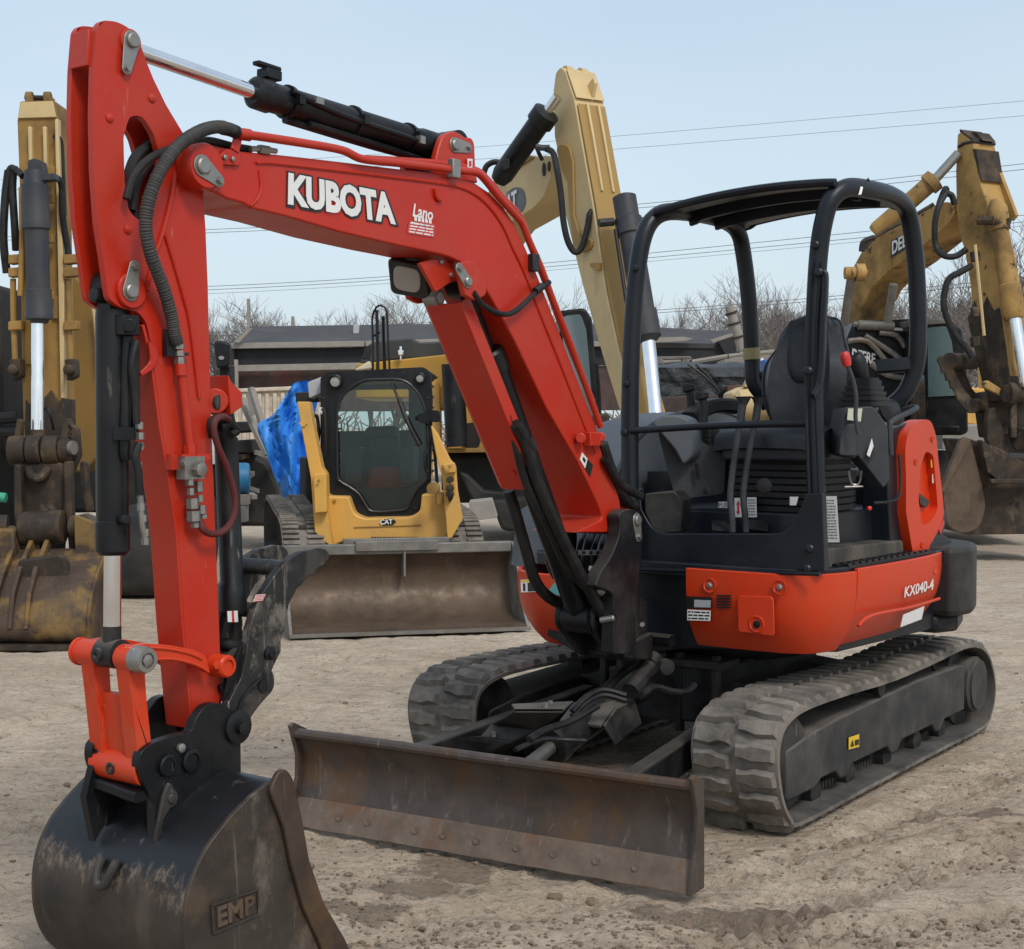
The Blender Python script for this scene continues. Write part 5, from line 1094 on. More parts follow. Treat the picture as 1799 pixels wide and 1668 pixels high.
for s_ in (0, 1):
    sh = BF.l*(-.165*s_)
    bm = B(); P = [(236, 1136), (255, 1131), (300, 1134), (340, 1142), (362, 1152), (370, 1185), (350, 1172), (315, 1163), (285, 1161), (255, 1166), (236, 1164)]
    extr(bm, [BF.Y(a, b, .0)+sh for a, b in fillet([(p[0], p[1], 6) for p in P])], -BF.l*.024); GL = obj('guide_link', bm, ORG, EX, bev=.004)
    bm = B(); lathe(bm, BF.Y(377, 1168, -.045)+sh, BF.l, [(0, .031), (.05, .031), (.056, .026), (.056, .019), (.050, .019), (.050, 0)], 28); obj('boss', bm, ORG, GL)
    bm = B(); lathe(bm, BF.Y(379, 1168, .004)+sh, BF.l, [(0, .013), (.006, .013), (.007, .006)], 6); obj('pin_bolt', bm, ORG, GL)
    bm = B(); tube(bm, [BF.Y(a, b, .002)+sh for a, b in ((262, 1138), (300, 1141), (335, 1149), (355, 1158))], .004, 6, 4); tube(bm, [BF.Y(a, b, .002)+sh for a, b in ((262, 1160), (300, 1158), (335, 1165), (352, 1172))], .004, 6, 4); obj('link_rib', bm, ORG, GL)
# ---------------- bucket
SHP = [(2.13, .565), (2.16, .568), (2.206, .556), (2.26, .532), (2.316, .500), (2.385, .448), (2.427, .397), (2.453, .341), (2.465, .268), (2.458, .180), (2.42, .095), (2.35, .035), (2.25, .010), (2.10, .012), (1.93, .028)]
YR, YL = -.395, .19
def shp(n=4, off=0):
    P = cr([(a, b, 0) for a, b in SHP], n); out = []
    for i, p in enumerate(P):
        t = (P[min(i+1, len(P)-1)]-P[max(i-1, 0)]).normalized(); out.append(p+V((t.y, -t.x, 0))*off)
    return out
bm = B(); rows = [[BF.w(p.x, y, p.y) for y in [YR+(YL-YR)*k/8 for k in range(9)]] for p in shp(5)]
sheet(bm, rows); bmesh.ops.recalc_face_normals(bm, faces=bm.faces); bmesh.ops.solidify(bm, geom=bm.faces[:], thickness=.010)
# shell paint: black above, bare worn steel below the scrape line
t = NT('bucket_shell'); zz = t.n('ShaderNodeSeparateXYZ'); t.l(t.pos, zz.inputs[0])
nn = t.math('ADD', zz.outputs['Z'], t.math('MULTIPLY', t.math('SUBTRACT', t.noise(3.0, 4), .5), .22)); nn = t.math('ADD', nn, t.math('MULTIPLY', t.math('SUBTRACT', t.noise(26, 6, .7, (1, 1, .25)), .5), .16))
line = t.ramp(nn, [(.335, 0), (.365, 1)]); band = t.ramp(nn, [(.29, 0), (.34, 1), (.372, 0)])
worn = t.mix(t.ramp(t.noise(5, 8, .65), [(.4, 0), (.7, 1)]), (.030, .024, .020), (.070, .054, .042))
worn = t.mix(t.ramp(t.noise(10, 8, .7, (.6, .6, .12)), [(.55, 0), (.7, .6)]), worn, (.14, .11, .085))
worn = t.mix(t.ramp(t.noise(2.2, 8, .7), [(.56, 0), (.66, .7)]), worn, (.10, .062, .035))
blk = t.mix(t.ramp(t.noise(22, 8, .75, (1, 1, .3)), [(.60, 0), (.68, .55)]), (.014, .015, .018), (.16, .15, .14))
blk = t.mix(t.ramp(t.noise(3.5, 6), [(.5, 0), (.8, .5)]), blk, (.06, .055, .05))
c = t.mix(line, worn, blk); c = t.mix(t.math('MULTIPLY', band, t.ramp(t.noise(60, 7, .75, (1, 1, .5)), [(.46, 0), (.6, .8)])), c, (.25, .19, .14))
t.set('Base Color', c); t.set('Metallic', .25); t.set('Roughness', t.mix(line, .58, .38)); t.bump(t.noise(38, 8, .7), .35, .003); BSH = t.m
BK = obj('bucket', bm, BSH, EX, label='black and bare-steel digging bucket resting on the ground', sm=50)
def side(y, th):
    P = [BF.w(p.x, y, p.y) for p in shp(4)]
    fe = [(1.93, .03), (1.955, .10), (2.02, .20), (2.07, .33), (2.10, .46), (2.125, .565)]
    return extr(B(), P+[BF.w(a, y, b) for a, b in fe[:-1]], BF.l*th)
obj('side_plate', side(YL-.001, .014), BKT, BK, bev=.003); obj('side_plate', side(YR-.013, .014), BKT, BK, bev=.003)
for y, th in ((YL+.013, .016), (YR-.013, -.016)):
    bm = B(); P = [(2.185, .545), (2.155, .590), (2.125, .592), (2.10, .562), (2.07, .46), (2.04, .33), (1.985, .20), (1.90, .075), (1.86, .0), (1.96, .0), (2.0, .09), (2.065, .21), (2.11, .34), (2.135, .44)]
    extr(bm, [BF.w(a, y, b+.004) for a, b in fillet([(p[0], p[1], .02 if i < 4 else .0) for i, p in enumerate(P)])], BF.l*th); obj('side_cutter', bm, SIDEC, BK, bev=.004)
bm = B(); box(bm, BF, 1.84, 1.98, YR, YL, .004, .030); obj('lip', bm, BARG, BK, bev=.004)
q = [BF.w(a, YL+.013, b) for a, b in ((2.365, .105), (2.23, .150), (2.225, .235), (2.365, .185))]
q = [BF.Y(a, b, YL+.013) for a, b in ((373, 1640), (452, 1606), (452, 1562), (370, 1590))]
fr2 = B()
for i in range(4): beam(fr2, q[i-1]+BF.l*.003, q[i]+BF.l*.003, .006, .006, BF.l)
obj('cast_frame', fr2, BKT, BK); text('cast_letters', 'EMP', lerpq(q, .10, .14, .92, .86), BKTB, BK, .03, .007, off=-.001)
# ears and coupler
earP = [(244, 1350, 10), (246, 1322, 14), (268, 1306, 10), (306, 1293, 10), (336, 1286, 6), (344, 1262, 14), (362, 1238, 14), (386, 1234, 14), (408, 1248, 8), (436, 1262, 12), (436, 1290, 14), (423, 1300, 6), (424, 1376), (404, 1380), (378, 1397), (350, 1420), (322, 1446), (300, 1475), (286, 1500), (268, 1516, 4), (272, 1462), (270, 1410, 6), (252, 1376)]
for s_, th in ((.012, -.030), (-.178, -.030)):
    bm = B(); extr(bm, [BF.Y(a, b, .012)+BF.l*(s_-.012) for a, b in fillet(earP)], BF.l*th); EAR = obj('ear_plate', bm, BLK, BK, bev=.004)
    ring = [(292, 1345, 17, 11), (334, 1336, 18, 12), (416, 1277, 26, 10)] 
    for a, b, r1, r2 in ring:
        k = BF.Y(a, b, .012).y/FPX*1.15; bm = B(); lathe(bm, BF.Y(a, b, .012)+BF.l*(s_-.012), BF.l, [(0, r1*k), (.010, r1*k), (.013, r1*k*.85), (.013, r2*k), (.009 if r1 < 20 else .03, r2*k), (.009 if r1 < 20 else .032, 0)], 24); obj('pin_boss', bm, BLK, EAR)
bm = B(); lathe(bm, BF.Y(316, 1314, .014), BF.l, [(0, .012), (.010, .012), (.013, .006)], 12); obj('pin_end', bm, PINM, BK)
bm = B(); lathe(bm, BF.Y(296, 1403, .014), BF.l, [(0, .026), (.008, .026), (.008, .012), (.016, .012), (.017, .0)], 20); P = [(282, 1396, 6), (292, 1374, 6), (300, 1380, 4), (300, 1410, 4), (282, 1440), (280, 1500), (266, 1515), (268, 1470)]; extr(bm, [BF.Y(a, b, .013) for a, b in fillet(P)], BF.l*.012); obj('coupler_hook', bm, BLKD, BK, bev=.003)
bm = B(); tube(bm, [BF.w(2.43, y, .557-.006*math.cos(y*20)) for y in (-.19, -.15, -.10, -.04, .0)], 0, 8, 4, sq=(.018, .014)); obj('cross_bar', bm, BLK, BK)
bm = B(); plateo(bm, BF, .012, -.166, -.190, [(258, 1300), (230, 1420), (245, 1500), (262, 1470), (272, 1400)]); obj('gusset', bm, BLK, BK)
# lifting hook on the shell
hk = BF.w(2.452, -.10, .345)
bm = B(); ax = (BF.f*.95+V((0, 0, .35))).normalized(); hu = (V((0, 0, 1))*.95-BF.f*.3).normalized(); tube(bm, [hk+BF.l*.028+hu*.03+ax*.006, hk+BF.l*.026+ax*.016, hk+BF.l*.012-hu*.034+ax*.018, hk-BF.l*.012-hu*.034+ax*.018, hk-BF.l*.026+ax*.016, hk-BF.l*.028+hu*.03+ax*.006], .012, 10, 5); obj('lifting_hook', bm, BLKD, BK)
# ---------------- thumb
thP = [(423, 1300, 10), (400, 1275, 10), (396, 1245, 8), (412, 1215, 8), (424, 1192, 8), (433, 1150), (437, 1110), (446, 1080), (456, 1050), (470, 1030), (487, 1005), (505, 985), (530, 970), (560, 963), (574, 965, 6), (581, 978, 5), (571, 992), (560, 998), (549, 1012), (541, 1013), (530, 1028), (523, 1033), (514, 1050), (508, 1062), (505, 1078), (500, 1090), (501, 1108), (494, 1125), (494, 1145), (486, 1160), (478, 1178), (483, 1190, 10), (482, 1212, 14), (460, 1235, 14), (440, 1262, 10), (436, 1290, 12)]
yt = -.005
for s_ in (0, 1):
    bm = B(); extr(bm, [BF.Y(a, b, yt)+BF.l*(-.17*s_) for a, b in fillet(thP, 3)], -BF.l*.026)
    if s_ == 0: TH = obj('thumb', bm, THUMB, EX, bev=.003, label='black curved thumb with a toothed tip beside the bucket')
    else: obj('thumb_plate', bm, THUMB, TH, bev=.003)
bm = B()
for a, b, r in ((505, 1000, .024), (470, 1075, .022), (452, 1140, .020)): cyl(bm, BF.Y(a, b, yt)-BF.l*.17, BF.Y(a, b, yt)-BF.l*.01, r, seg=16)
obj('cross_tube', bm, THUMB, TH)
bm = B(); lathe(bm, BF.Y(472, 1148, yt), BF.l, [(0, .020), (.008, .020), (.010, .015), (.018, .012)], 16); lathe(bm, BF.Y(463, 1205, yt), BF.l, [(0, .02), (.004, .02)], 16); obj('thumb_pin', bm, BLK, TH)
bm = B(); tube(bm, [BF.Y(a, b, yt+.003) for a, b in ((415, 1262), (428, 1225), (450, 1200), (468, 1185))], .005, 8, 5); obj('weld_bead', bm, BLK, TH)
q = tq(BF, yt, [(443, 1058), (460, 1056), (466, 1044), (449, 1045)]); label_plate('flag_decal', q, WHITE, TH); bm = B()
for i in range(5): extr(bm, [p+BF.l*.003 for p in lerpq(q, .0, .02+i*.21, 1, .10+i*.21)], BF.l*.0006)
obj('print', bm, REDV, TH)
t0, t1 = BF.Y(396, 745, -.10), BF.Y(409, 1060, -.10); td = (t1-t0).normalized()
bm = B(); lathe(bm, t0, td, [(-.05, .02), (.0, .030), (.04, .030), (.04, .033), ((t1-t0).length-.06, .033), ((t1-t0).length-.05, .040), ((t1-t0).length+.02, .040), ((t1-t0).length+.03, .03)], 24); cyl(bm, BF.Y(382, 706, -.13), BF.Y(382, 706, -.07), .03); TC = obj('thumb_cylinder', bm, BLK, EX)
bm = B(); cyl(bm, t1, BF.Y(418, 1150, -.10), .019); cyl(bm, BF.Y(418, 1160, -.14), BF.Y(418, 1160, -.05), .035); obj('rod', bm, BLKD, TC)
q = tq(BF, -.062, [(399, 1093), (417, 1093), (416, 1073), (398, 1074)]); label_plate('small_decal', q, WHITE, TC, off=.002); bm = B(); extr(bm, [p+BF.l*.004 for p in lerpq(q, .4, 0, .6, 1)], BF.l*.0006); obj('print', bm, REDV, TC)
bm = B()
for a in (0, 1): extr(bm, [BF.Y(x, y, -.02)-BF.l*(.12*a) for x, y in fillet([(392, 1235, 5), (400, 1190), (432, 1120), (446, 1068, 6), (452, 1080), (436, 1150), (410, 1215, 5)])], -BF.l*.014)
extr(bm, [BF.Y(x, y, -.03) for x, y in ((388, 1205), (400, 1203), (414, 1212), (416, 1222), (390, 1218))], -BF.l*.12); obj('thumb_link', bm, BLK, EX, bev=.003)
bm = B(); tube(bm, [BF.Y(a, b, -.03) for a, b in ((385, 750), (404, 745), (415, 756), (404, 764))], .014, 8, 4); obj('hose_elbow', bm, BLK, EX)
# ============================================================ helpers for the machines standing behind
def fp(bm, pts, d, th, f=4, holes=()):
    """a panel facing the camera side of the yard at distance d, th metres deep"""
    L = [[PD(a, b, d) for a, b in fillet(pts, f)]]+[[PD(a, b, d) for a, b in fillet(h, f)] for h in holes]
    return extr(bm, L if holes else L[0], V((0, th, 0)))
def GY(d): return 748+3900/d
def root(name, lab, cat, px, d, group=None): p = PD(px, GY(d), d); return thing(name, lab, cat, (p.x, d, 0), group)
def P1(name, parent, mat, pts, d, th, bev=.01, f=4, holes=(), **k): return obj(name, fp(B(), pts, d, th, f, holes), mat, parent, bev=bev, **k)
def T1(name, parent, mat, pts, r, seg=10, n=4, **k): return obj(name, tube(B(), [PD(*p) for p in pts], r, seg, n), mat, parent, **k)
DARKM = paint('dull_machine_black', (.014, .014, .014), .6, (.09, .075, .06), .5, 3, bump=.3)  # near-black base with patchy brown dirt, for rough background parts

# ============================================================ yellow compact track loader
SF = Fr((-1.15, 12.6), R(-76))
SL = thing('track_loader', 'yellow compact track loader with black cab and wide brown bucket, behind the red arm', 'track loader', (-1.15, 12.6, 0))
# bucket
y0, y1 = -.93, .77
bp = [(2.10, .035), (1.85, .04), (1.68, .07), (1.56, .16), (1.50, .28), (1.51, .42), (1.57, .54), (1.62, .60)]
bm = B(); rows = [[SF.w(p.x, y0+(y1-y0)*k/8, p.y) for k in range(9)] for p in cr([(a, b, 0) for a, b in bp], 3)]
sheet(bm, rows); bmesh.ops.recalc_face_normals(bm, faces=bm.faces); bmesh.ops.solidify(bm, geom=bm.faces[:], thickness=.02); LBK = obj('bucket', bm, BKTB, SL, sm=50)
for y in (y0-.02, y1):
    bm = B(); prism(bm, SF, y, y+.025, [(2.12, .03), (1.98, .16), (1.80, .45), (1.66, .62, .03), (1.56, .62), (1.48, .42), (1.47, .25), (1.54, .10), (1.68, .03)]); obj('side_plate', bm, BARG, LBK, bev=.004)
bm = B(); box(bm, SF, 1.90, 2.16, y0-.02, y1+.02, .015, .035); obj('cutting_edge', bm, BARG, LBK)
bm = B(); box(bm, SF, 1.60, 1.66, y0, y1, .545, .625); obj('top_bar', bm, BARG, LBK, bev=.01)
bm = B(); box(bm, SF, 1.58, 1.68, -.42, .20, .57, .645); box(bm, SF, 1.55, 1.6, -.5, .3, .62, .66); obj('step_plate', bm, BARG, LBK, bev=.006)
bm = B(); box(bm, SF, 1.54, 1.67, -.06, -.045, .38, .60); obj('rib', bm, BARG, LBK)
for k in range(10):
    bm = B(); lathe(bm, SF.w(2.02, y0+.09+k*.168, .036), V((0, 0, 1)), [(0, .016), (.012, .014)], 8); obj('bolt', bm, MUD, LBK)
# tracks
LTP = [(.30, .0), (.44, .06), (.52, .22), (.50, .42), (.36, .62), (.12, .74), (-.5, .80), (-1.2, .86), (-1.45, .78), (-1.52, .55), (-1.45, .2), (-1.25, .0), (-.5, .0)]
bm = B(); a = [(-.012, -.17), (.012, -.17), (.012, .17), (-.012, .17)]
for y_, w_ in ((-.10, .066), (.10, .066)):
    extr(bm, [V((-.016, y_-w_, 0)), V((.016, y_-w_, 0)), V((.016, y_+w_, 0)), V((-.016, y_+w_, 0))], V((0, 0, .028)))
BAR = mesh('tread_bar', bm, TRK)
def barf(k, M, tr): inst('tread_bar', BAR, M, tr)
for ya in (-.84, .49): make_track(SF, ya, ya+.35, LTP, .03, TRK, TRKI, SL, 88, barf)
bm = B()
for s_ in (-.75, .58): box(bm, SF, -1.2, .3, s_, s_+.18, .12, .68)
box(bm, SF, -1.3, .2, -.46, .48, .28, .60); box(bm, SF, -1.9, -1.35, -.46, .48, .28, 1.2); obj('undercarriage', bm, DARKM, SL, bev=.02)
# chassis front
CH_ = [(556, 940, 4), (553, 880), (551, 845), (573, 868), (580, 872), (612, 873, 4), (618, 890, 4), (623, 903, 8), (640, 911, 6), (722, 909, 8), (738, 898, 6), (741, 869, 3), (778, 866), (792, 880), (796, 930), (792, 948, 4), (765, 950, 10), (600, 952, 20), (584, 962, 3)]
P1('chassis', SL, CATY, CH_, 12.25, .5, .015)
P1('chassis_belly', SL, DARKM, [(590, 945), (785, 940), (780, 1010), (600, 1015)], 12.4, .4)
q = [PD(*p, 12.235) for p in ((668, 922), (690, 921), (690, 912), (668, 913))]
bm = B(); extr(bm, [PD(a, b, 12.24) for a, b in ((673, 924), (689, 923), (696, 917), (690, 911), (669, 913))], V((0, .004, 0))); lg = obj('badge', bm, BLACKV, SL); text('badge_lettering', 'CAT', q, WHITE, lg, .03, .004)
# loader arms
AL = [(522, 706, 2), (543, 706, 2), (548, 738), (565, 822, 3), (573, 834, 3), (576, 905), (584, 962), (570, 952), (553, 935), (550, 895), (546, 840, 3), (531, 760)]
LA = P1('lift_arm', SL, CATY, AL, 12.1, .20, .015)
P1('arm_box', LA, CATY, [(550, 834, 2), (573, 832, 2), (574, 900, 2), (553, 902, 2)], 12.0, .12, .012)
bm = B(); lathe(bm, PD(533, 745, 12.09), V((0, -1, 0)), [(0, .022), (.01, .022)], 14); fp(bm, [(525, 742), (541, 742), (540, 746), (526, 746)], 12.09, .02); obj('arm_pin', bm, CATY, LA)
P1('rear_arm_end', LA, DARKM, [(518, 690), (556, 688), (558, 706), (520, 708)], 13.6, .25)
AR = [(757, 748), (768, 762), (790, 808, 3), (800, 820, 2), (803, 862), (812, 913), (794, 945, 2), (784, 938), (780, 872), (776, 835), (766, 800)]
RA = P1('lift_arm', SL, CATY, AR, 12.1, .20, .015)
P1('arm_box', RA, CATY, [(776, 816, 3), (798, 813, 3), (801, 830), (784, 832)], 12.0, .14, .01)
P1('cheek_plate', RA, CATY, [(783, 900), (803, 862), (812, 913), (794, 945), (786, 946)], 11.98, .03, .004)
bm = B()
for b, r in ((843, .028), (858, .03), (868, .03)): lathe(bm, PD(792, b, 12.08), V((-.2, -1, 0)), [(0, r), (.05, r), (.055, r*.5)], 12)
obj('couplers', bm, MUD, RA)
bm = B(); lathe(bm, PD(764, 858, 12.0), V((-.3, -1, 0)), [(0, .05), (.06, .05), (.065, .03)], 14); box(bm, SF, .55, .6, .40, .55, .86, .95); obj('arm_stop', bm, OLDY, SL)
# cab
CB = [(563, 664, 4), (576, 654, 5), (745, 645, 10), (757, 655, 8), (760, 700), (757, 850), (748, 868), (738, 880), (738, 898, 8), (725, 908, 6), (645, 911, 6), (624, 902, 8), (616, 880), (600, 874), (572, 868), (566, 800)]
WI = [(592, 735), (594, 712, 8), (606, 690, 12), (636, 670, 16), (665, 667, 10), (705, 668, 14), (728, 683, 14), (744, 712, 12), (750, 750), (752, 830), (748, 846, 6), (735, 858, 8), (722, 880), (716, 893, 6), (700, 897, 4), (655, 899, 6), (643, 888, 6), (630, 868), (614, 856, 8), (598, 846, 6), (593, 832)]
CAB = P1('cab_frame', SL, BLK, CB, 12.45, .06, .01, holes=[WI])
P1('windscreen', SL, GLS, [(p[0], p[1]) for p in WI], 12.49, .008, 0)
bm = B(); tube(bm, [PD(p.x, p.y, 12.44) for p in cr([(a[0], a[1], 0) for a in WI], 3, True)], .012, 6, closed=True); obj('window_seal', bm, BLACKV, CAB)
bm = B(); fp(bm, [(563, 664), (745, 646), (757, 655), (740, 668), (575, 670)], 12.5, 1.25); obj('cab_roof', bm, DARKM, SL)
for xa, dx in ((568, 5), (748, 3)):
    bm = B()
    for k in range(9): fp(bm, [(xa-dx+2, 672+k*20), (xa+dx, 672+k*20), (xa+dx, 676+k*20), (xa-dx+2, 676+k*20)], 12.5, 1.1)
    for d_ in (12.5, 13.1, 13.6): fp(bm, [(xa-dx, 665), (xa+dx, 665), (xa+dx, 860), (xa-dx, 860)], d_, .08)
    obj('side_screen', bm, BLK, SL)
P1('cab_rear', SL, GRYP, [(575, 668), (755, 660), (755, 860), (575, 865)], 13.75, .05, 0, holes=[[(590, 686, 4), (718, 684, 4), (718, 756, 4), (590, 758, 4)]])
P1('cab_floor', SL, DARKM, [(580, 862), (750, 858), (750, 912), (610, 914)], 12.6, 1.1, 0)
SEATR = paint('red_seat', (.28, .03, .022), .6, (.05, .04, .04), .3)
P1('seat', SL, SEATR, [(648, 822, 8), (706, 820, 8), (712, 850, 6), (700, 890), (650, 892), (644, 850)], 13.0, .45, .03)
P1('seat_back', SL, GRYP, [(640, 750, 12), (700, 748, 12), (706, 826), (640, 828)], 13.45, .12, .03)
for x in (622, 716): P1('control_pod', SL, GRYP, [(x-18, 790, 6), (x+14, 786, 6), (x+12, 850), (x-14, 852)], 12.9, .5, .03)
bm = B()
for x in (655, 668, 683, 700): tube(bm, [PD(x-2, 820, 13.0), PD(x, 780, 13.0), PD(675+(x-675)*.6, 768, 13.0)], .010, 6, 3)
tube(bm, [PD(640, 772, 13.0), PD(675, 766, 13.0), PD(700, 770, 13.0)], .014, 6, 3); obj('seat_bar', bm, BLACKV, SL)
T1('wiper', CAB, BLACKV, [(688, 673, 12.42), (708, 722, 12.41), (735, 784, 12.40)], .010, 6, 3); T1('wiper_blade', CAB, BLACKV, [(700, 700, 12.40), (715, 740, 12.39), (737, 782, 12.39)], .018, 6, 3)
for a, b, r in ((589, 671, .046), (738, 665, .036)):
    bm = B(); lathe(bm, PD(a, b, 12.44), V((0, -1, 0)), [(0, r*1.35), (.04, r*1.35), (.045, r*1.1), (.02, r*1.05)], 20); h = obj('headlight', bm, BLK, SL)
    bm = B(); lathe(bm, PD(a, b, 12.425), V((0, -1, 0)), [(0, r*.95), (.01, r*.9), (.018, 0)], 18); obj('lens', bm, LENS, h)
bm = B(); tube(bm, [PD(752, 745, 12.4), PD(742, 736, 12.35), (PD(732, 735, 12.3))], .02, 8, 3); fp(bm, [(733, 728, 4), (752, 724, 4), (756, 735, 3), (748, 745, 4), (735, 742, 4)], 12.28, .05); fp(bm, [(753, 720, 4), (772, 722, 4), (774, 742, 3), (754, 742, 3)], 12.38, .2); obj('mirror', bm, BLK, SL)
bm = B(); tube(bm, [PD(758, 760, 12.5), PD(764, 800, 12.3), PD(768, 850, 12.2)], .014, 6, 4); tube(bm, [PD(552, 760, 12.5), PD(548, 740, 12.5), PD(556, 730, 12.5), PD(560, 760, 12.5), PD(556, 790, 12.6)], .016, 6, 4); obj('arm_hoses', bm, HOSE, SL)
P1('engine_hood', SL, CATY, [(575, 768), (755, 764), (755, 850), (575, 855)], 13.95, .6, .03)
bm = B(); fp(bm, [(540, 672, 3), (566, 662, 3), (566, 690), (543, 700)], 13.2, .3); obj('cab_corner', bm, plain('pale_panel', (.42, .42, .42), .5), SL, bev=.01)

# ============================================================ big old yellow excavator at the left edge
LX = root('large_excavator', 'old yellow excavator at the left edge, its upright arm and rusty bucket facing the viewer', 'excavator', 75, 11, None)
MUDY = OLDY
A = P1('stick', LX, OLDY, [(30, 212, 2), (35, 178, 3), (95, 176, 3), (101, 205, 2), (104, 320), (110, 640), (112, 790), (42, 790), (38, 640), (34, 320)], 11.0, .30, .01)
P1('stick_top', A, TANY, [(31, 208), (36, 180), (92, 178), (98, 206)], 10.98, .03, .004)
for x0_ in (48, 74): P1('stick_rib', A, TANY, [(x0_, 222), (x0_+7, 222), (x0_+9, 300), (x0_+2, 302)], 10.95, .06, .01)
P1('flange', A, TANY, [(96, 210), (101, 208), (112, 500), (113, 700), (106, 700)], 10.93, .08, .006)
for x0_ in (46, 78):
    bm = B(); lathe(bm, PD(x0_, 172, 11.1), V((1, 0, 0)), [(0, .045), (.05, .045)], 16); fp(bm, [(x0_-2, 168), (x0_+10, 168), (x0_+12, 182), (x0_-2, 182)], 11.05, .12); obj('lug', bm, OLDY, A, bev=.006)
T1('lug_pin', A, MUD, [(44, 172, 11.1), (90, 173, 11.1)], .02, 10, 0)
CYB = paint('charcoal_cylinder', (.030, .034, .042), .5, (.12, .10, .08), .35, 3, bump=.2)
bm = B(); lathe(bm, PD(61, 300, 10.75), V((.02, 0, -1)), [(0, .07), (.10, .085), (.105, .095), (.35, .095), (.36, .10), (.42, .10), (.425, .085), (.85, .083), (.86, .095), (1.03, .097), (1.035, .10), (1.07, .10), (1.075, .07), (1.10, .06)], 26)
C1 = obj('cylinder', bm, CYB, LX)
bm = B(); fp(bm, [(49, 282, 3), (60, 278, 4), (73, 282, 3), (76, 306), (48, 306)], 10.72, .12); fp(bm, [(42, 308), (96, 304, 2), (98, 316, 2), (42, 320)], 10.7, .10); obj('cylinder_head', bm, CYB, C1, bev=.01)
bm = B(); cyl(bm, PD(66, 550, 10.75), PD(66, 778, 10.7), .045, seg=24); obj('rod', bm, plain('bright_chrome', (.88, .89, .90), .18, .9), C1)
bm = B(); cyl(bm, PD(66, 755, 10.7), PD(66, 790, 10.7), .052, seg=20); obj('rod_neck', bm, MUD, C1)
for a in (38, ): T1('steel_line', A, OLDY, [(a, 330, 10.8), (a+1, 420, 10.8), (a-2, 520, 10.8)], .022)
for x0_, nm in ((24, 0), (121, 1)):
    T1('steel_line', A, OLDY, [(x0_-1, 490, 10.95), (x0_, 560, 10.95), (x0_+3, 640, 10.95)], .022)
    for b in (455, 478, 572): P1('line_clamp', A, OLDY, [(x0_-10, b-7, 2), (x0_+14, b-9, 2), (x0_+14, b+7, 2), (x0_-10, b+9, 2)], 10.9, .1, .006)
    bm = B(); fp(bm, [(x0_-8, 632, 3), (x0_+10, 630, 3), (x0_+12, 662, 4), (x0_-4, 670, 4)], 10.85, .12); lathe(bm, PD(x0_+2, 650, 10.85), V((0, -1, 0)), [(0, .04), (.05, .04), (.06, .02)], 12); obj('line_end', bm, MUD, A, bev=.01)
T1('hydraulic_hose', A, HOSE, [(15, 300, 10.9), (9, 350, 10.9), (6, 420, 10.9), (12, 480, 10.95)], .03, 10, 5)
T1('hydraulic_hose', A, HOSE, [(25, 292, 10.9), (22, 330, 10.9), (26, 400, 10.9), (28, 440, 10.95)], .028, 10, 5)
T1('hydraulic_hose', A, HOSE, [(14, 305, 10.9), (20, 295, 10.9), (30, 300, 10.85), (40, 310, 10.8)], .024, 10, 5)
T1('hydraulic_hose', A, HOSE, [(98, 312, 10.8), (108, 325, 10.85), (110, 380, 10.9), (118, 430, 10.95), (122, 460, 10.95)], .024, 10, 5)
T1('hydraulic_hose', A, HOSE, [(96, 240, 10.95), (106, 250, 11.0), (109, 300, 11.0), (112, 380, 11.0)], .022, 10, 5)
T1('hydraulic_hose', A, HOSE, [(72, 722, 10.8), (82, 718, 10.75), (90, 735, 10.75), (94, 755, 10.8)], .012, 8, 5)
for i in range(4):
    bm = B(); obox(bm, PD(90, (420, 350, 520, 300)[i], 10.9), (V((1, 0, 0)), V((0, 1, 0)), V((0, 0, 1))), (.02, .03, .03)); obj('bracket', bm, OLDY, A, bev=.004)
# link, coupler, bucket
bm = B()
for a, b, r in ((18, 48, .105), (50, 75, .11), (78, 105, .105), (105, 124, .085)): cyl(bm, PD(a, 792, 10.55), PD(b, 791, 10.55), r, seg=22)
LK = obj('link_barrel', bm, MUD, LX, bev=.01)
bm = B(); lathe(bm, PD(124, 787, 10.5), V((1, -.3, 0)), [(0, .05), (.03, .05), (.032, .03)], 12); obj('pin_end', bm, BARG, LK)
for pts in ([(24, 770, 2), (30, 735, 3), (38, 740), (34, 782)], [(104, 775), (110, 736, 4), (122, 735, 4), (130, 755), (128, 775)], [(116, 740), (136, 752, 4), (140, 800), (128, 830), (118, 790)]): P1('link_plate', LX, MUD, pts, 10.6, .08, .01)
P1('side_link', LX, MUD, [(24, 815, 6), (36, 818, 3), (38, 920), (42, 1010), (30, 1008), (24, 900)], 10.4, .1, .012)
P1('side_link', LX, MUD, [(111, 812, 3), (123, 810, 4), (126, 905), (134, 1000), (124, 1000), (114, 900)], 10.4, .1, .012)
P1('side_link', LX, MUD, [(140, 810, 6), (150, 812, 6), (152, 850), (160, 900), (150, 900), (140, 850)], 10.8, .1, .012)
P1('coupler_plate', LX, MUD, [(38, 812), (110, 812), (112, 880), (108, 925), (42, 928), (38, 880)], 10.5, .12, .02)
bm = B(); tube(bm, [PD(*p) for p in ((50, 825, 10.5), (58, 838, 10.44), (72, 838, 10.44), (84, 825, 10.5))], .035, 10, 4); obj('coupler_bracket', bm, MUD, LX)
bm = B(); cyl(bm, PD(38, 930, 10.35), PD(112, 926, 10.35), .12, seg=24); obj('coupler_tube', bm, MUD, LX, bev=.01)
bm = B(); 
for a, b in ((60, 70), (74, 90)): fp(bm, [(a, 945), (b, 945), (b, 975), (a, 975)], 10.3, .1)
obj('coupler_jaw', bm, DARKM, LX, bev=.01)
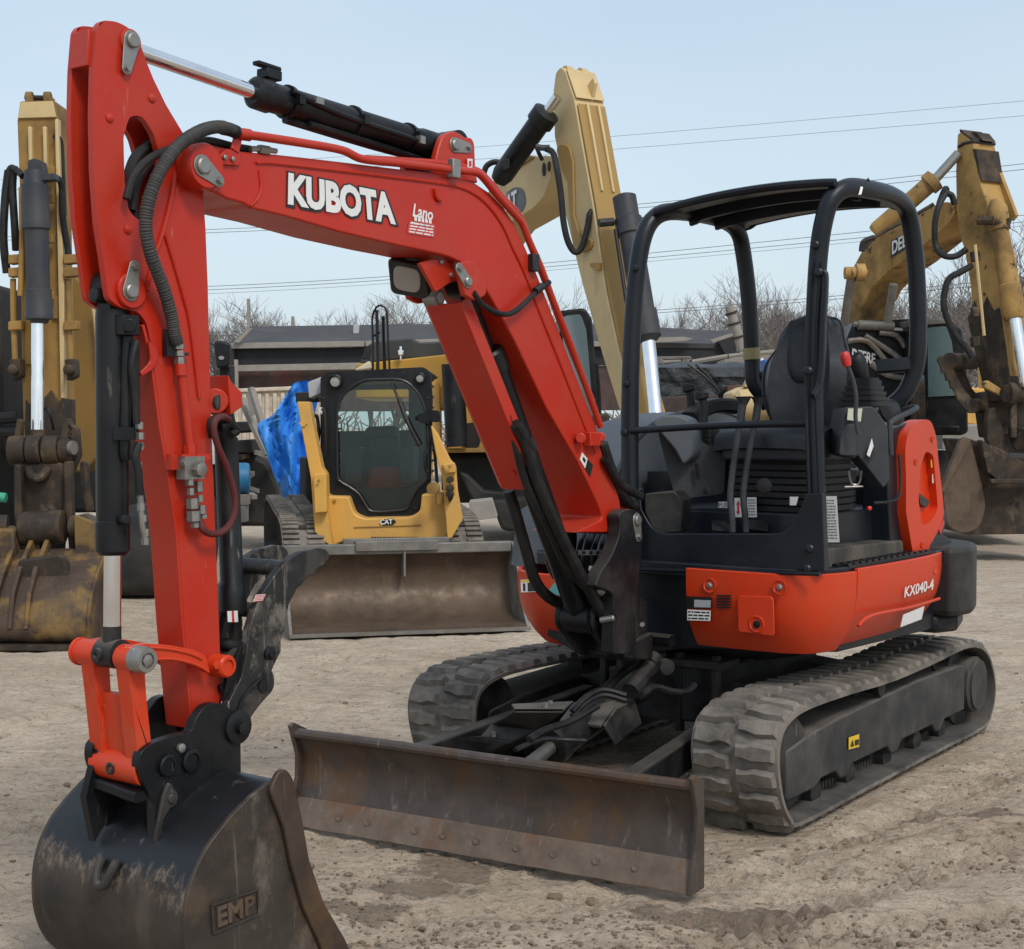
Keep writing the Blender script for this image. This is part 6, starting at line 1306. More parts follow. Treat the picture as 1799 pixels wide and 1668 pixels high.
for a in (14, 128, 134): 
    bm = B(); lathe(bm, PD(a, 925, 10.35), V((1 if a > 60 else -1, -.2, 0)), [(0, .08), (.07, .08), (.09, .06), (.09, 0)], 16); obj('pin_end', bm, MUD, LX)
BKF = Fr((PD(80, 1000, 10.3).x, 10.3), R(-92))
pr = [(.30, .02), (.42, .06), (.44, .16), (.38, .32), (.24, .48), (.05, .62), (-.05, .64)]
bm = B(); rows = [[BKF.w(p.x, -.72+1.14*k/8, p.y) for k in range(9)] for p in cr([(a, b, 0) for a, b in pr], 4)]
sheet(bm, rows); bmesh.ops.recalc_face_normals(bm, faces=bm.faces); bmesh.ops.solidify(bm, geom=bm.faces[:], thickness=.025); BB = obj('bucket', bm, BKTY, LX, sm=50)
bm = B()
for y in (-.73, .41): prism(bm, BKF, y, y+.03, [(.40, .02), (.43, .10), (.42, .2), (.36, .34), (.22, .49), (.03, .63), (-.08, .65), (-.10, .4), (-.10, .02)]); 
obj('side_plate', bm, BKTY, BB, bev=.005)
bm = B(); box(bm, BKF, .26, .50, -.74, .44, .004, .035); obj('lip', bm, MUD, BB)
for y in (-.20, -.09, .02): 
    bm = B(); prism(bm, BKF, y-.012, y+.02, [(.46, .14), (.40, .38), (.28, .52), (.1, .66), (.0, .74), (-.1, .70), (.1, .5), (.3, .3)]); obj('wear_rib', bm, BKTY, BB, bev=.006)
P1('ear_plate', BB, MUD, [(30, 985, 8), (110, 975, 8), (122, 1010), (104, 1050, 8), (60, 1052, 10), (38, 1030)], 10.05, .1, .012)
P1('bucket_top', BB, BKTY, [(-80, 925), (24, 930), (30, 1010), (0, 1040), (-80, 1045)], 10.2, .3, .02); P1('bucket_top', BB, BKTY, [(130, 905, 4), (180, 925), (184, 1000), (150, 1010), (132, 980)], 10.25, .3, .02)
# boom behind the stick and machine body
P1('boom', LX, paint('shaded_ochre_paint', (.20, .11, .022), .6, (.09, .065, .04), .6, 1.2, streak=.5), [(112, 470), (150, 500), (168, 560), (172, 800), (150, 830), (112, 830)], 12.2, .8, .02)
T1('boom_pipe', LX, TANY, [(164, 540, 12.1), (169, 580, 12.1), (172, 640, 12.1)], .015)
P1('engine_house', LX, OLDY, [(-160, 640), (40, 640), (40, 690), (-160, 690)], 14, 2.2, .05)
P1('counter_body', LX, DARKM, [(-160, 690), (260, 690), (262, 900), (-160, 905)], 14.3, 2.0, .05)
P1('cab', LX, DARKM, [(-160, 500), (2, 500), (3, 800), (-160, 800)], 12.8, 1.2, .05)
P1('walkway', LX, CATY, [(10, 688), (40, 690), (40, 697), (10, 697)], 13.9, .1)
for x0_ in (-120, 205):
    bm = B(); prism(bm, Fr((PD(x0_, 950, 13.2).x, 13.2), R(-90)), -.0, .45 if x0_ > 0 else .5, [(.5, .05, .1), (.55, .45, .2), (.3, .75, .2), (-2.2, .8, .2), (-2.4, .4, .2), (-2.2, .0, .1), (.3, .0, .1)]); tr = obj('track', bm, DARKM, LX, bev=.01)
T1('green_pipe', LX, plain('green_plastic', (.05, .35, .22), .5), [(-10, 873, 10.6), (11, 875, 10.6)], .035, 12, 0)
bm = B()
for p in (((0, 735), (30, 733)), ((0, 760), (38, 758)), ((130, 700), (160, 690))): tube(bm, [PD(*p[0], 12.5), PD(*p[1], 12.5)], .05, 8)
obj('body_pipes', bm, DARKM, LX)

# ============================================================ tan excavator in the middle
MF = Fr((PD(1000, 400, 17).x, 17.0), R(-60))
MX = thing('tan_excavator', 'large tan excavator with tall raised stick and black hydraulic cylinder, behind the red boom', 'excavator', (-.6, 20.0, 0))
SIDEP = [(974, 240), (972, 160), (976, 128, 6), (985, 117, 6), (993, 125), (1009, 174), (1020, 238), (1042, 362), (1064, 514), (1085, 610), (1118, 735), (1096, 745), (1060, 630), (1040, 560), (1023, 500), (1006, 431), (993, 376), (990, 334), (979, 265)]
ST = obj('stick', plateo(B(), MF, 0, 0, .40, SIDEP), TANY, MX, bev=.012)
FR_ = [(1012, 182), (1022, 238), (1044, 362), (1066, 514), (1087, 612), (1119, 735)]
# front face: raised ribs, and a plate whose darker ochre paints its shade in
MSH = paint('shaded_tan_paint', (.33, .20, .052), .5, (.32, .24, .14), .45, 1.6, var=.1, bump=.2)
def mfront(L, y0_, y1_, th, nm, mat, up=0):
    rows = [[MF.Y(a, b, 0)+MF.l*y+MF.f*.003 for y in (y0_, y1_)] for a, b in L]; bm = B(); sheet(bm, rows, MF.f*th); return obj(nm, bm, mat, ST, bev=.004)
mfront(FR_, .015, .385, .012, 'front_plate', MSH)
mfront([(1012, 182), (1022, 238), (1038, 335)], .11, .14, .05, 'rib', TANY); mfront([(1012, 182), (1022, 238), (1038, 335)], .26, .29, .05, 'rib', TANY)
mfront([(993, 122), (1010, 172)], .01, .39, .02, 'top_plate', TANY)
bm = B(); c_ = MF.Y(1003, 152, 0)+MF.l*.22; extr(bm, [c_+MF.f*.02+V((0, 0, a))+MF.f*b for a, b in ((-.16, 0), (.05, .0), (.10, .10), (.03, .14), (-.16, .06))], MF.l*.04); obj('eye', bm, TANY, ST, bev=.006)
bm = B()
for y in (.06, .26): c_ = MF.Y(984, 126, 0)+MF.l*y; lathe(bm, c_, MF.l, [(0, .075), (.08, .075)], 16)
obj('top_lug', bm, TANY, ST)
obj('raised_pad', plateo(B(), MF, 0, -.0, -.03, [(980, 262, 8), (988, 252, 10), (1003, 256, 10), (1010, 285), (1012, 380), (1024, 420), (1044, 420, 6), (1042, 438, 8), (1026, 446, 10), (1010, 430), (1003, 370), (1000, 320), (990, 300)]), MSH, ST, bev=.012)
obj('bracket', plateo(B(), MF, 0, -.0, -.05, [(1043, 463), (1058, 462), (1058, 475), (1050, 475), (1050, 470), (1043, 470)]), OLDY, ST, bev=.004)
# bucket cylinder
ca, cb = MF.Y(1060, 345, 0)+MF.l*.22+MF.f*.22, MF.Y(1100, 600, 0)+MF.l*.18+MF.f*.16
cb = MF.Y(1112, 600, 0)+MF.l*.13+MF.f*.10
ca = MF.Y(1072, 345, 0)+MF.l*.10+MF.f*.12; dxx = (cb-ca).normalized(); Lc = (cb-ca).length
bm = B(); lathe(bm, ca, dxx, [(0, .09), (.02, .13), (.25, .13), (.27, .15), (.45, .15), (.46, .125), (Lc-.35, .125), (Lc-.34, .145), (Lc-.05, .15), (Lc, .10)], 26); MC = obj('cylinder', bm, CYB, MX)
bm = B(); cyl(bm, cb, MF.Y(1142, 745, 0)+MF.l*.05+MF.f*.05, .075, seg=24); obj('rod', bm, MT['bright_chrome'], MC)
bm = B(); tube(bm, [ca+V((.1, -.1, -.3)), ca+V((.22, -.1, -.28)), ca+V((.27, -.1, -.36)), ca+V((.2, -.1, -.5))], .03, 8, 4); tube(bm, [ca+V((-.12, -.1, -.3)), ca+V((-.28, -.15, -.32))], .045, 8); tube(bm, [ca+dxx*.4+V((-.16, -.05, 0)), ca+dxx*1.2+V((-.17, -.05, 0)), cb+V((-.17, -.05, .1))], .022, 8); obj('hydraulic_tube', bm, HOSE, MC)
T1('hydraulic_hose', MX, HOSE, [(960, 262, 16.8), (972, 270, 16.7), (979, 300, 16.6), (985, 340, 16.6), (990, 390, 16.6), (998, 425, 16.6), (1010, 443, 16.6), (1022, 435, 16.6), (1032, 400, 16.6), (1037, 375, 16.6), (1048, 368, 16.7)], .036, 10, 5)
T1('hydraulic_line', MX, CYB, [(941, 258, 16.8), (952, 260, 16.8), (966, 260, 16.8)], .035, 8); T1('hydraulic_line', MX, HOSE, [(943, 260, 16.9), (947, 270, 16.9), (952, 280, 17)], .025, 8)
T1('hydraulic_hose', MX, HOSE, [(850, 305, 17.6), (855, 292, 17.6), (868, 285, 17.6), (884, 287, 17.6)], .035, 8, 4)
# boom and its cylinder
BP_ = [(880, 690), (850, 600), (818, 520), (800, 450), (815, 380, 20), (872, 322), (935, 278, 3), (962, 272, 8), (970, 285, 8), (968, 312), (955, 345), (938, 365), (920, 377), (880, 400), (850, 440, 20), (862, 520), (895, 600), (930, 690)]
MBm = obj('boom', plateo(B(), MF, .12, .12, .62, BP_), TANY, MX, bev=.012)
obj('top_strip', plateo(B(), MF, .12, .10, .62, [(868, 320), (934, 274), (940, 277), (872, 324)]), OLDY, MBm)
bm = B(); 
for p in ((956, 298, 5, 12), (965, 293, 4, 9)): extr(bm, [MF.Y(a, b, .115) for a, b in circ(p[0], p[1], p[2]*.55, p[3], 12)], -MF.l*.01)
obj('pin_holes', bm, DARKM, MBm)
bm = B(); extr(bm, [MF.Y(a, b, .117) for a, b in fillet([(888, 340, 8), (905, 328, 8), (920, 332, 8), (925, 355, 8), (918, 372, 4), (900, 376)])], -MF.l*.006); lb = obj('badge_patch', bm, plain('badge_grey', (.10, .11, .12), .5), MBm)
text('badge_lettering', 'CAT', [MF.Y(*p, .105) for p in ((880, 376), (909, 366), (908, 333), (880, 350))], WHITE, MBm, .03, .006)
a_, b_ = MF.Y(868, 318, .3), MF.Y(974, 168, .3); dd_ = (b_-a_).normalized(); Lq = (b_-a_).length
a_, b_ = PD(884, 306, 17.5), PD(980, 170, 16.9); dd_ = (b_-a_).normalized(); Lq = (b_-a_).length
bm = B(); lathe(bm, a_, dd_, [(-.1, .10), (0, .13), (Lq*.66, .13), (Lq*.67, .16), (Lq*.80, .16), (Lq*.82, .10)], 24); AC2 = obj('arm_cylinder', bm, BLK, MX)
bm = B(); cyl(bm, a_+dd_*Lq*.8, b_, .06, seg=18); obj('rod', bm, CHROME, AC2)
bm = B(); fp(bm, [(880, 282, 3), (896, 278, 3), (896, 296, 3), (884, 300, 3)], 17.2, .2); obj('port_block', bm, BLK, AC2, bev=.01)
# body of the middle machine
YG = CATY
P1('house', MX, paint('deep_yellow_paint', (.52, .28, .035), .4, (.30, .22, .12), .3, 1.5), [(625, 640, 3), (792, 622), (790, 690), (760, 700), (625, 700)], 19.6, 2.6, .05)
HDK = paint('hood_charcoal', (.035, .038, .040), .45, (.14, .13, .11), .3, 2, bump=.1)
P1('engine_hood', MX, HDK, [(632, 640), (641, 612, 8), (655, 600, 8), (680, 597), (724, 594, 4), (738, 602, 4), (780, 600), (785, 604), (785, 626), (680, 634)], 19.8, 2.2, .04)
for i in range(3): P1('hood_slot', MX, BLACKV, [(636+i*5, 630), (642+i*5, 608), (645+i*5, 607), (640+i*5, 630)], 19.78, .03, 0)
bm = B(); tube(bm, [PD(655, 660, 19), PD(655, 600, 19), PD(654, 560, 19), PD(660, 542, 19), PD(668, 537, 19), PD(677, 542, 19), PD(680, 556, 19), PD(682, 600, 19), PD(685, 660, 19)], .014, 8, 3)
tube(bm, [PD(664, 660, 19), PD(663, 600, 19), PD(662, 545, 19)], .022, 8); tube(bm, [PD(676, 655, 19.1), PD(674, 600, 19.1), PD(673, 556, 19.1)], .022, 8); tube(bm, [PD(654, 592, 19), PD(668, 584, 19)], .014, 6); obj('hand_rail', bm, BLK, MX)
bm = B(); lathe(bm, PD(704, 620, 19.5), V((0, -1, 0)), [(0, .045), (.03, .03)], 10); fp(bm, [(702, 609), (706, 609), (705, 632), (703, 632)], 19.5, .05); obj('latch', bm, CHROME, MX)
P1('sack', MX, plain('cream_sack', (.58, .50, .36), .8), [(622, 650), (650, 633, 6), (653, 648), (630, 652)], 18.9, .3, .05)
P1('boom_foot', MX, YG, [(792, 612), (786, 640), (775, 680), (758, 700), (765, 720), (800, 720), (830, 640)], 18.6, 1.5, .03)
bm = B(); cyl(bm, PD(795, 640, 18.3), PD(803, 785, 18.3), .14, seg=18); obj('boom_cylinder', bm, BLK, MX)
P1('front_plate', MX, YG, [(756, 660, 6), (772, 672, 6), (775, 790), (760, 800), (758, 720)], 18.5, .4, .02)
P1('house_front', MX, YG, [(800, 700), (850, 700), (870, 790), (785, 792), (785, 700)], 18.9, .3, .02)
bm = B(); extr(bm, [PD(a, b, 18.85) for a, b in fillet([(812, 745, 6), (835, 742, 6), (846, 770, 6), (840, 788, 6), (814, 786, 6)])], V((0, .1, 0))); obj('opening', bm, DARKM, MX)
P1('deck', MX, OLDY, [(770, 789), (900, 787), (900, 795), (770, 796)], 18.4, 2.6, .01)
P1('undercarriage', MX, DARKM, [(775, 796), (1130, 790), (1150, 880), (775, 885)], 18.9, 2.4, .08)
for a_, b_ in ((862, 1010), ):
    P1('track', MX, DARKM, [(a_, 880, 10), (a_+90, 870), (a_+100, 930, 14), (a_+20, 935, 14)], 18.0, 3.2, .05)
P1('track', MX, DARKM, [(806, 828), (822, 835), (850, 862), (905, 866), (905, 885), (830, 880)], 18.3, .6, .03)
P1('cab', MX, BLK, [(983, 546, 6), (1028, 541, 8), (1040, 560), (1052, 700), (1050, 760), (985, 760)], 18.8, 1.5, .03)
P1('cab_glass', MX, plain('cab_glass_blue', (.10, .15, .17), .06, 0, **{'Specular IOR Level': .9}), [(988, 556, 8), (1020, 552, 8), (1030, 580), (1040, 700), (1042, 740), (990, 740)], 18.77, .04, .004)
T1('grab_handle', MX, BLK, [(1048, 640, 18.5), (1053, 690, 18.5), (1054, 735, 18.5)], .02, 6)
P1('stick_foot', MX, MUD, [(1040, 730, 5), (1070, 725), (1075, 770), (1042, 770)], 17.5, .4, .03)

# ============================================================ weathered yellow excavator at the right
DF = Fr((PD(1700, 400, 17).x, 17.0), R(-62))
DX = thing('weathered_excavator', 'weathered yellow excavator with bent boom and brown bucket at the right edge', 'excavator', (5.2, 19.5, 0))
dS = [(1682, 236, 3), (1690, 231, 4), (1709, 247), (1713, 275), (1722, 320), (1735, 361), (1728, 400), (1745, 440), (1758, 520), (1768, 600), (1776, 700), (1735, 705), (1728, 680), (1719, 640), (1704, 497), (1694, 438, 6), (1686, 415), (1680, 370), (1679, 300)]
DS = obj('stick', plateo(B(), DF, 0, 0, .34, dS), DEEY, DX, bev=.012)
rows = [[DF.Y(a, b, 0)+DF.l*y for y in (.0, .34)] for a, b in ((1709, 249), (1686, 232))]
bm = B(); sheet(bm, rows, V((0, 0, .03))); extr(bm, [DF.Y(a, b, 0)+DF.l*.1 for a, b in ((1692, 240), (1696, 231), (1704, 231), (1716, 246))], DF.l*.20); obj('stick_cap', bm, MUD, DS)
obj('edge_strip', tube(B(), [DF.Y(a, b, -.005) for a, b in ((1684, 258), (1694, 252), (1709, 249))]+[DF.Y(1709, 249, 0)+DF.l*.34], .02, 6), BLACKV, DS)
bm = B(); extr(bm, [DF.Y(a, b, 0)+DF.l*.30 for a, b in ((1722, 300), (1750, 375), (1742, 385), (1720, 370))], DF.l*.05); obj('lug', bm, DEEY, DS)
a_, b_ = PD(1752, 366, 16.6), PD(1783, 560, 16.4); d_ = (b_-a_).normalized(); L_ = (b_-a_).length
bm = B(); lathe(bm, a_, d_, [(-.1, .06), (0, .11), (.25, .11), (.26, .09), (L_-.4, .095), (L_-.38, .12), (L_-.05, .12), (L_, .09)], 22); DC = obj('cylinder', bm, DEEY, DX)
bm = B(); cyl(bm, b_, PD(1803, 680, 16.3), .065, seg=20); obj('rod', bm, MT['bright_chrome'], DC)
T1('steel_line', DS, TANY, [(1713, 430, 16.5), (1720, 500, 16.5), (1726, 560, 16.5), (1729, 590, 16.5)], .018, 6)
for b in (450, 548, 600): P1('line_clamp', DS, MUD, [(1708, b-8, 2), (1722, b-9, 2), (1724, b+8, 2), (1710, b+10, 2)], 16.5, .1, .008)
bm = B(); tube(bm, [PD(1718, 388, 16.6), PD(1745, 388, 16.5)], .05, 8); tube(bm, [PD(1766, 402, 16.5), PD(1771, 388, 16.5), PD(1770, 384, 16.5)], .04, 8); tube(bm, [PD(1748, 390, 16.5), PD(1770, 396, 16.5)], .04, 8); obj('cylinder_ports', bm, MUD, DC)
T1('hydraulic_hose', DX, HOSE, [(1650, 358, 16.9), (1657, 340, 16.8), (1661, 332, 16.8), (1662, 338, 16.8), (1648, 365, 16.7), (1642, 400, 16.7), (1645, 435, 16.7), (1660, 450, 16.6), (1680, 450, 16.6), (1698, 438, 16.6)], .035, 10, 5)
T1('hydraulic_hose', DX, HOSE, [(1662, 340, 16.9), (1672, 344, 16.9), (1677, 360, 16.9)], .035, 10, 5)
T1('hydraulic_hose', DX, HOSE, [(1706, 468, 16.5), (1688, 478, 16.4), (1666, 492, 16.4), (1658, 525, 16.4), (1662, 555, 16.4), (1680, 590, 16.4), (1700, 615, 16.4), (1708, 628, 16.4)], .036, 10, 5)
dB = [(1490, 560), (1494, 505, 6), (1503, 462), (1516, 438, 6), (1541, 416), (1591, 391), (1641, 361), (1660, 355), (1674, 357, 4), (1676, 375), (1669, 390), (1644, 414), (1591, 457), (1561, 477), (1531, 507), (1512, 545), (1500, 620), (1480, 620)]
DB = obj('boom', plateo(B(), DF, .0, .0, .5, dB), DEEY, DX, bev=.012)
T1('boom_pipe', DB, MUD, [(1519, 436, 16.9), (1541, 414, 16.9), (1591, 388, 16.9), (1640, 359, 16.9)], .025, 6, 3)
T1('boom_hose', DB, HOSE, [(1514, 442, 16.9), (1516, 428, 16.9), (1524, 422, 16.9), (1536, 418, 16.9)], .035, 8, 4)
bm = B(); tube(bm, [DF.Y(a, b, -.004) for a, b in ((1564, 412), (1565, 475))], .012, 5); obj('weld_bead', bm, OLDY, DB)
DQ_ = [DF.Y(*p, -.002) for p in ((1566, 453), (1605, 430), (1605, 402), (1566, 424))]
label_plate('name_panel', DQ_, BLACKV, DB, .004); text('name_lettering', 'DEERE', [DF.Y(*p, -.008) for p in ((1568, 448), (1610, 422), (1610, 400), (1568, 425))], WHITE, DB, .02, .006)
bm = B(); cyl(bm, PD(1490, 480, 16.7), PD(1516, 478, 16.9), .065); lathe(bm, PD(1484, 480, 16.7), V((1, 0, 0)), [(0, .07), (.06, .07)], 14); lathe(bm, PD(1503, 479, 16.8), V((1, 0, 0)), [(0, .1), (.1, .1)], 18); BS = obj('boom_pin', bm, DEEY, DX)
a_, b_ = PD(1496, 484, 16.8), PD(1483, 570, 17.2)
bm = B(); cyl(bm, a_, b_, .05); obj('boom_cylinder_rod', bm, BARG, DX); T1('boom_cylinder_rod', DX, BARG, [(1570, 500, 17.6), (1560, 565, 17.8)], .05, 12)
a_, b_ = PD(1541, 404, 17.3), PD(1672, 290, 17.1); d_ = (b_-a_).normalized(); L_ = (b_-a_).length
bm = B(); lathe(bm, a_, d_, [(-.05, .08), (0, .10), (L_*.68, .10), (L_*.69, .13), (L_*.78, .13), (L_*.79, .09), (L_*.8, .05)], 22); D2 = obj('arm_cylinder', bm, DEEY, DX)
bm = B(); cyl(bm, a_+d_*L_*.78, PD(1684, 270, 17.1), .055, seg=16); obj('rod', bm, PINM, D2)
# body, cab, bucket, thumb of the right machine
P1('house', DX, BLK, [(1500, 566, 4), (1600, 560, 4), (1640, 575), (1640, 760), (1480, 765), (1470, 640)], 18.4, 2.4, .04)
text('name_lettering', 'DEERE', [PD(*p, 18.37) for p in ((1496, 636), (1537, 640), (1538, 622), (1497, 612))], WHITE, DX, .03, .01)
bm = B()
for L in (((1500, 570), (1560, 572)), ((1490, 600), (1525, 600), (1560, 640)), ((1520, 590), (1570, 622), (1590, 640)), ((1545, 585), (1575, 590), (1590, 610)), ((1530, 640), (1560, 660), (1600, 665))): tube(bm, [PD(a, b, 18.3) for a, b in L], .035, 8, 3)
obj('exposed_pipes', bm, BARG, DX)
T1('muffler', DX, BARG, [(1508, 571, 18.3), (1570, 574, 18.3)], .06, 12, 0); P1('pale_decal', DX, WHITE, [(1572, 576), (1592, 577), (1592, 582), (1572, 581)], 18.36, .02, 0)
P1('cab', DX, BLK, [(1604, 570, 5), (1660, 564, 4), (1690, 576, 6), (1700, 640), (1702, 760, 6), (1690, 765), (1604, 765)], 17.9, 1.6, .03)
P1('cab_roof', DX, BARG, [(1600, 562, 3), (1658, 560, 4), (1668, 568), (1604, 573)], 17.85, 1.7, .02)
GLB = plain('cab_glass_green', (.12, .17, .17), .05, 0, **{'Specular IOR Level': .9})
P1('cab_window', DX, GLB, [(1630, 576, 4), (1662, 573, 5), (1672, 600), (1684, 695), (1631, 698)], 17.87, .05, .004)
P1('lower_window', DX, GLB, [(1606, 660), (1624, 660), (1624, 698), (1606, 698)], 17.87, .05, .004)
P1('cab_step', DX, BLK, [(1640, 748), (1688, 748, 6), (1684, 762, 8), (1642, 765)], 17.6, .3, .02)
P1('track', DX, DARKM, [(1440, 800, 12), (1600, 790), (1850, 800), (1850, 905), (1470, 920, 20)], 18.3, 2.6, .06)
P1('mud_post', DX, MUD, [(1606, 680), (1626, 668), (1628, 742), (1608, 750)], 17.5, .2, .03)
TH_ = [(1646, 632, 4), (1652, 625, 5), (1664, 628, 4), (1672, 640), (1690, 680), (1712, 705, 4), (1714, 716, 5), (1706, 728, 5), (1696, 720), (1682, 703, 0), (1681, 697), (1674, 682), (1671, 684), (1667, 668), (1663, 670), (1660, 656), (1655, 656), (1653, 644)]
P1('thumb', DX, MUD, TH_, 16.6, .05, .006); P1('thumb', DX, MUD, [(a+18, b+3) for a, b, *c in TH_], 17.0, .05, .006)
bm = B(); cyl(bm, PD(1668, 634, 16.6), PD(1710, 636, 17.1), .09); cyl(bm, PD(1708, 714, 16.6), PD(1740, 712, 17.0), .08); obj('thumb_tube', bm, MUD, DX)
P1('link_bar', DX, DEEY, [(1726, 672, 3), (1735, 668, 3), (1770, 690, 4), (1768, 700, 4), (1730, 682)], 16.4, .08, .01)
bm = B(); cyl(bm, PD(1768, 692, 16.3), PD(1815, 690, 16.5), .10); cyl(bm, PD(1772, 692, 16.28), PD(1782, 692, 16.28), .125); cyl(bm, PD(1790, 772, 16.3), PD(1830, 772, 16.5), .13); obj('link_barrel', bm, MUD, DX, bev=.01)
P1('link_plate', DX, MUD, [(1735, 720, 6), (1750, 715, 6), (1775, 790, 4), (1772, 815), (1748, 820), (1733, 770)], 16.4, .12, .015)
P1('link_plate', DX, MUD, [(1776, 700), (1786, 700), (1788, 770), (1776, 770)], 16.3, .1, .01)
P1('stick_foot', DX, MUD, [(1724, 690), (1790, 680), (1830, 690), (1830, 760), (1735, 770)], 16.7, .35, .03)
DBF = Fr((PD(1720, 900, 16.4).x, 16.4), R(-150))
P1('bucket_side', DX, BKTB, [(1656, 855, 4), (1693, 773, 6), (1703, 768, 5), (1712, 795), (1726, 850, 12), (1733, 890, 14), (1722, 930, 16), (1690, 940, 20), (1664, 925, 12), (1658, 890)], 16.2, .06, .012)
P1('bucket_edge', DX, BKTB, [(1652, 862), (1688, 772, 4), (1700, 767, 5), (1706, 778), (1660, 868)], 16.1, .10, .012)
P1('bucket', DX, MUD, [(1700, 770, 6), (1760, 790), (1860, 850), (1865, 938), (1690, 940, 14), (1726, 900, 20), (1728, 850, 10)], 16.28, 1.0, .08)
P1('bucket_lug', DX, MUD, [(1722, 770, 8), (1760, 800), (1775, 830), (1760, 850, 8), (1735, 830)], 16.1, .15, .02)
P1('bucket_lip', DX, MUD, [(1740, 842), (1860, 842), (1860, 850), (1742, 850)], 16.0, .2, .01)
# second machine peeking in at the right edge
CR2 = root('yellow_machine', 'yellow machine with dark cab window just inside the right edge behind the weathered excavator', 'machine', 1830, 23)
P1('body', CR2, CATY, [(1786, 557, 3), (1900, 548), (1900, 760), (1792, 760)], 23, 2, .05, holes=[[(1794, 572), (1890, 568), (1890, 680), (1796, 680)]]); P1('window', CR2, GLB, [(1790, 570), (1894, 566), (1894, 682), (1792, 682)], 23.05, .05, 0)
P1('roof_lamp', CR2, ORG, [(1788, 548), (1799, 547), (1800, 556), (1789, 556)], 22.9, .1); P1('lower_body', CR2, DARKM, [(1740, 760), (1900, 755), (1900, 880), (1740, 885)], 23.4, 2, .05)
P1('fender', CR2, CATY, [(1700, 680, 3), (1735, 684, 3), (1735, 748), (1690, 745)], 23.0, 1, .04)

# small fittings on the track loader
for (a, b) in ((568, 700), (568, 760), (568, 820), (752, 700), (752, 800), (754, 840), (610, 893), (730, 893), (648, 652), (700, 649)):
    bm = B(); lathe(bm, PD(a, b, 12.45), V((0, -1, 0)), [(0, .012), (.008, .012), (.010, .006)], 8); obj('bolt', bm, BLACKV, CAB)
for (a, b) in ((560, 845), (562, 890), (790, 820), (795, 850), (588, 880), (770, 876), (575, 940), (785, 940)):
    bm = B(); lathe(bm, PD(a, b, 11.97 if b < 860 else 12.24), V((0, -1, 0)), [(0, .014), (.008, .014), (.012, .006)], 8); obj('bolt', bm, OLDY, SL)
for k in range(16): P1('grille_bar', SL, DARKM, [(652+k*5.2, 944), (655+k*5.2, 944), (655+k*5.2, 953), (652+k*5.2, 953)], 12.2, .04, 0)
T1('door_handle', CAB, BLACKV, [(750, 790, 12.40), (746, 800, 12.36), (747, 822, 12.36), (751, 830, 12.40)], .012, 8, 3)
T1('grab_rail', CAB, BLACKV, [(566, 720, 12.40), (571, 726, 12.34), (572, 800, 12.34), (567, 808, 12.40)], .012, 8, 2)
P1('front_seam', SL, OLDY, [(622, 926), (740, 922), (740, 923.5), (622, 927.5)], 12.24, .02, 0)
P1('warning_decal', SL, WHITE, [(560, 716, 0), (566, 716), (566, 728), (560, 728)], 12.43, .01, 0)
P1('warning_decal', RA, BLACKV, [(787, 872), (796, 870), (797, 880), (788, 882)], 12.08, .01, 0)
# straps, stains and cover plates on the old machines
for (a, b, c_, d_) in ((44, 560, 56, 640), (92, 520, 104, 560)): P1('cover_plate', A, OLDY, [(a, b, 2), (c_, b, 2), (c_, d_, 2), (a, d_, 2)], 10.97, .03, .004)
for k in range(5): P1('bucket_scuff_plate', BB, MUD, [(-60+k*50, 1120), (-30+k*50, 1120), (-30+k*50, 1132), (-60+k*50, 1132)], 9.98, .03, .004)

mk = [(1700, 560), (1712, 528), (1722, 548), (1734, 520), (1746, 545), (1757, 540), (1768, 610), (1777, 704), (1738, 706), (1728, 682), (1718, 640)]
obj('mud_cake', plateo(B(), DF, 0, -.008, .348, mk), MUD, DS, bev=.01)
obj('mud_cake', plateo(B(), DF, 0, -.006, .346, [(1709, 262), (1716, 262), (1722, 300), (1726, 318), (1719, 306), (1716, 290), (1712, 276)]), MUD, DS, bev=.004)
P1('mud_cake', A, MUD, [(44, 700), (52, 712), (60, 690), (76, 700), (90, 684), (104, 706), (111, 700), (112, 792), (42, 792)], 10.99, .32, .01)
# ============================================================ sheds, container, clutter
WOODG = paint('grey_weathered_wood', (.24, .22, .19), .85, (.36, .33, .29), .5, 4, bump=.8)
ROOFD = paint('dark_roof_felt', (.055, .055, .058), .85, (.12, .115, .11), .5, 1.5, bump=.5)
TARB = paint('black_board', (.016, .017, .020), .7, (.06, .06, .06), .4, 2, bump=.3)
BRICKR = steel_mat('dark_red_siding', (.045, .030, .026), (.12, .035, .03), (.10, .08, .07), 1.2, .52, .8, .25, metal=0)
SH = root('storage_shed', 'long low shed with dark felt roof and grey wooden fascia behind the machines', 'shed', 850, 38)
d = 38
bm = B(); sheet(bm, [[PD(a, b, dd_) for a, b, dd_ in ((405, 603, 38), (700, 602, 38), (1000, 601, 38), (1255, 604, 38))], [PD(a, b, dd_) for a, b, dd_ in ((440, 574, 41), (700, 570, 41), (1020, 568, 41), (1292, 583, 41))]], V((0, .05, -.12))); RFs = obj('roof', bm, ROOFD, SH)
for x in (430, 478): 
    pass
SB1 = []
def bd_(name, pts, d, th, mat=WOODG, parent=SH, **k): return P1(name, parent, mat, pts, d, th, .01, **k)
bd_('fascia_board', [(405, 603), (640, 599), (640, 609), (405, 613)], 37.85, .12); bd_('fascia_board', [(642, 599), (790, 595), (790, 605), (642, 609)], 37.85, .12); bd_('fascia_board', [(792, 600), (1120, 600), (1120, 609), (792, 609)], 37.85, .12); bd_('fascia_board', [(1142, 594), (1200, 592), (1218, 595), (1205, 600), (1142, 603)], 37.8, .12)
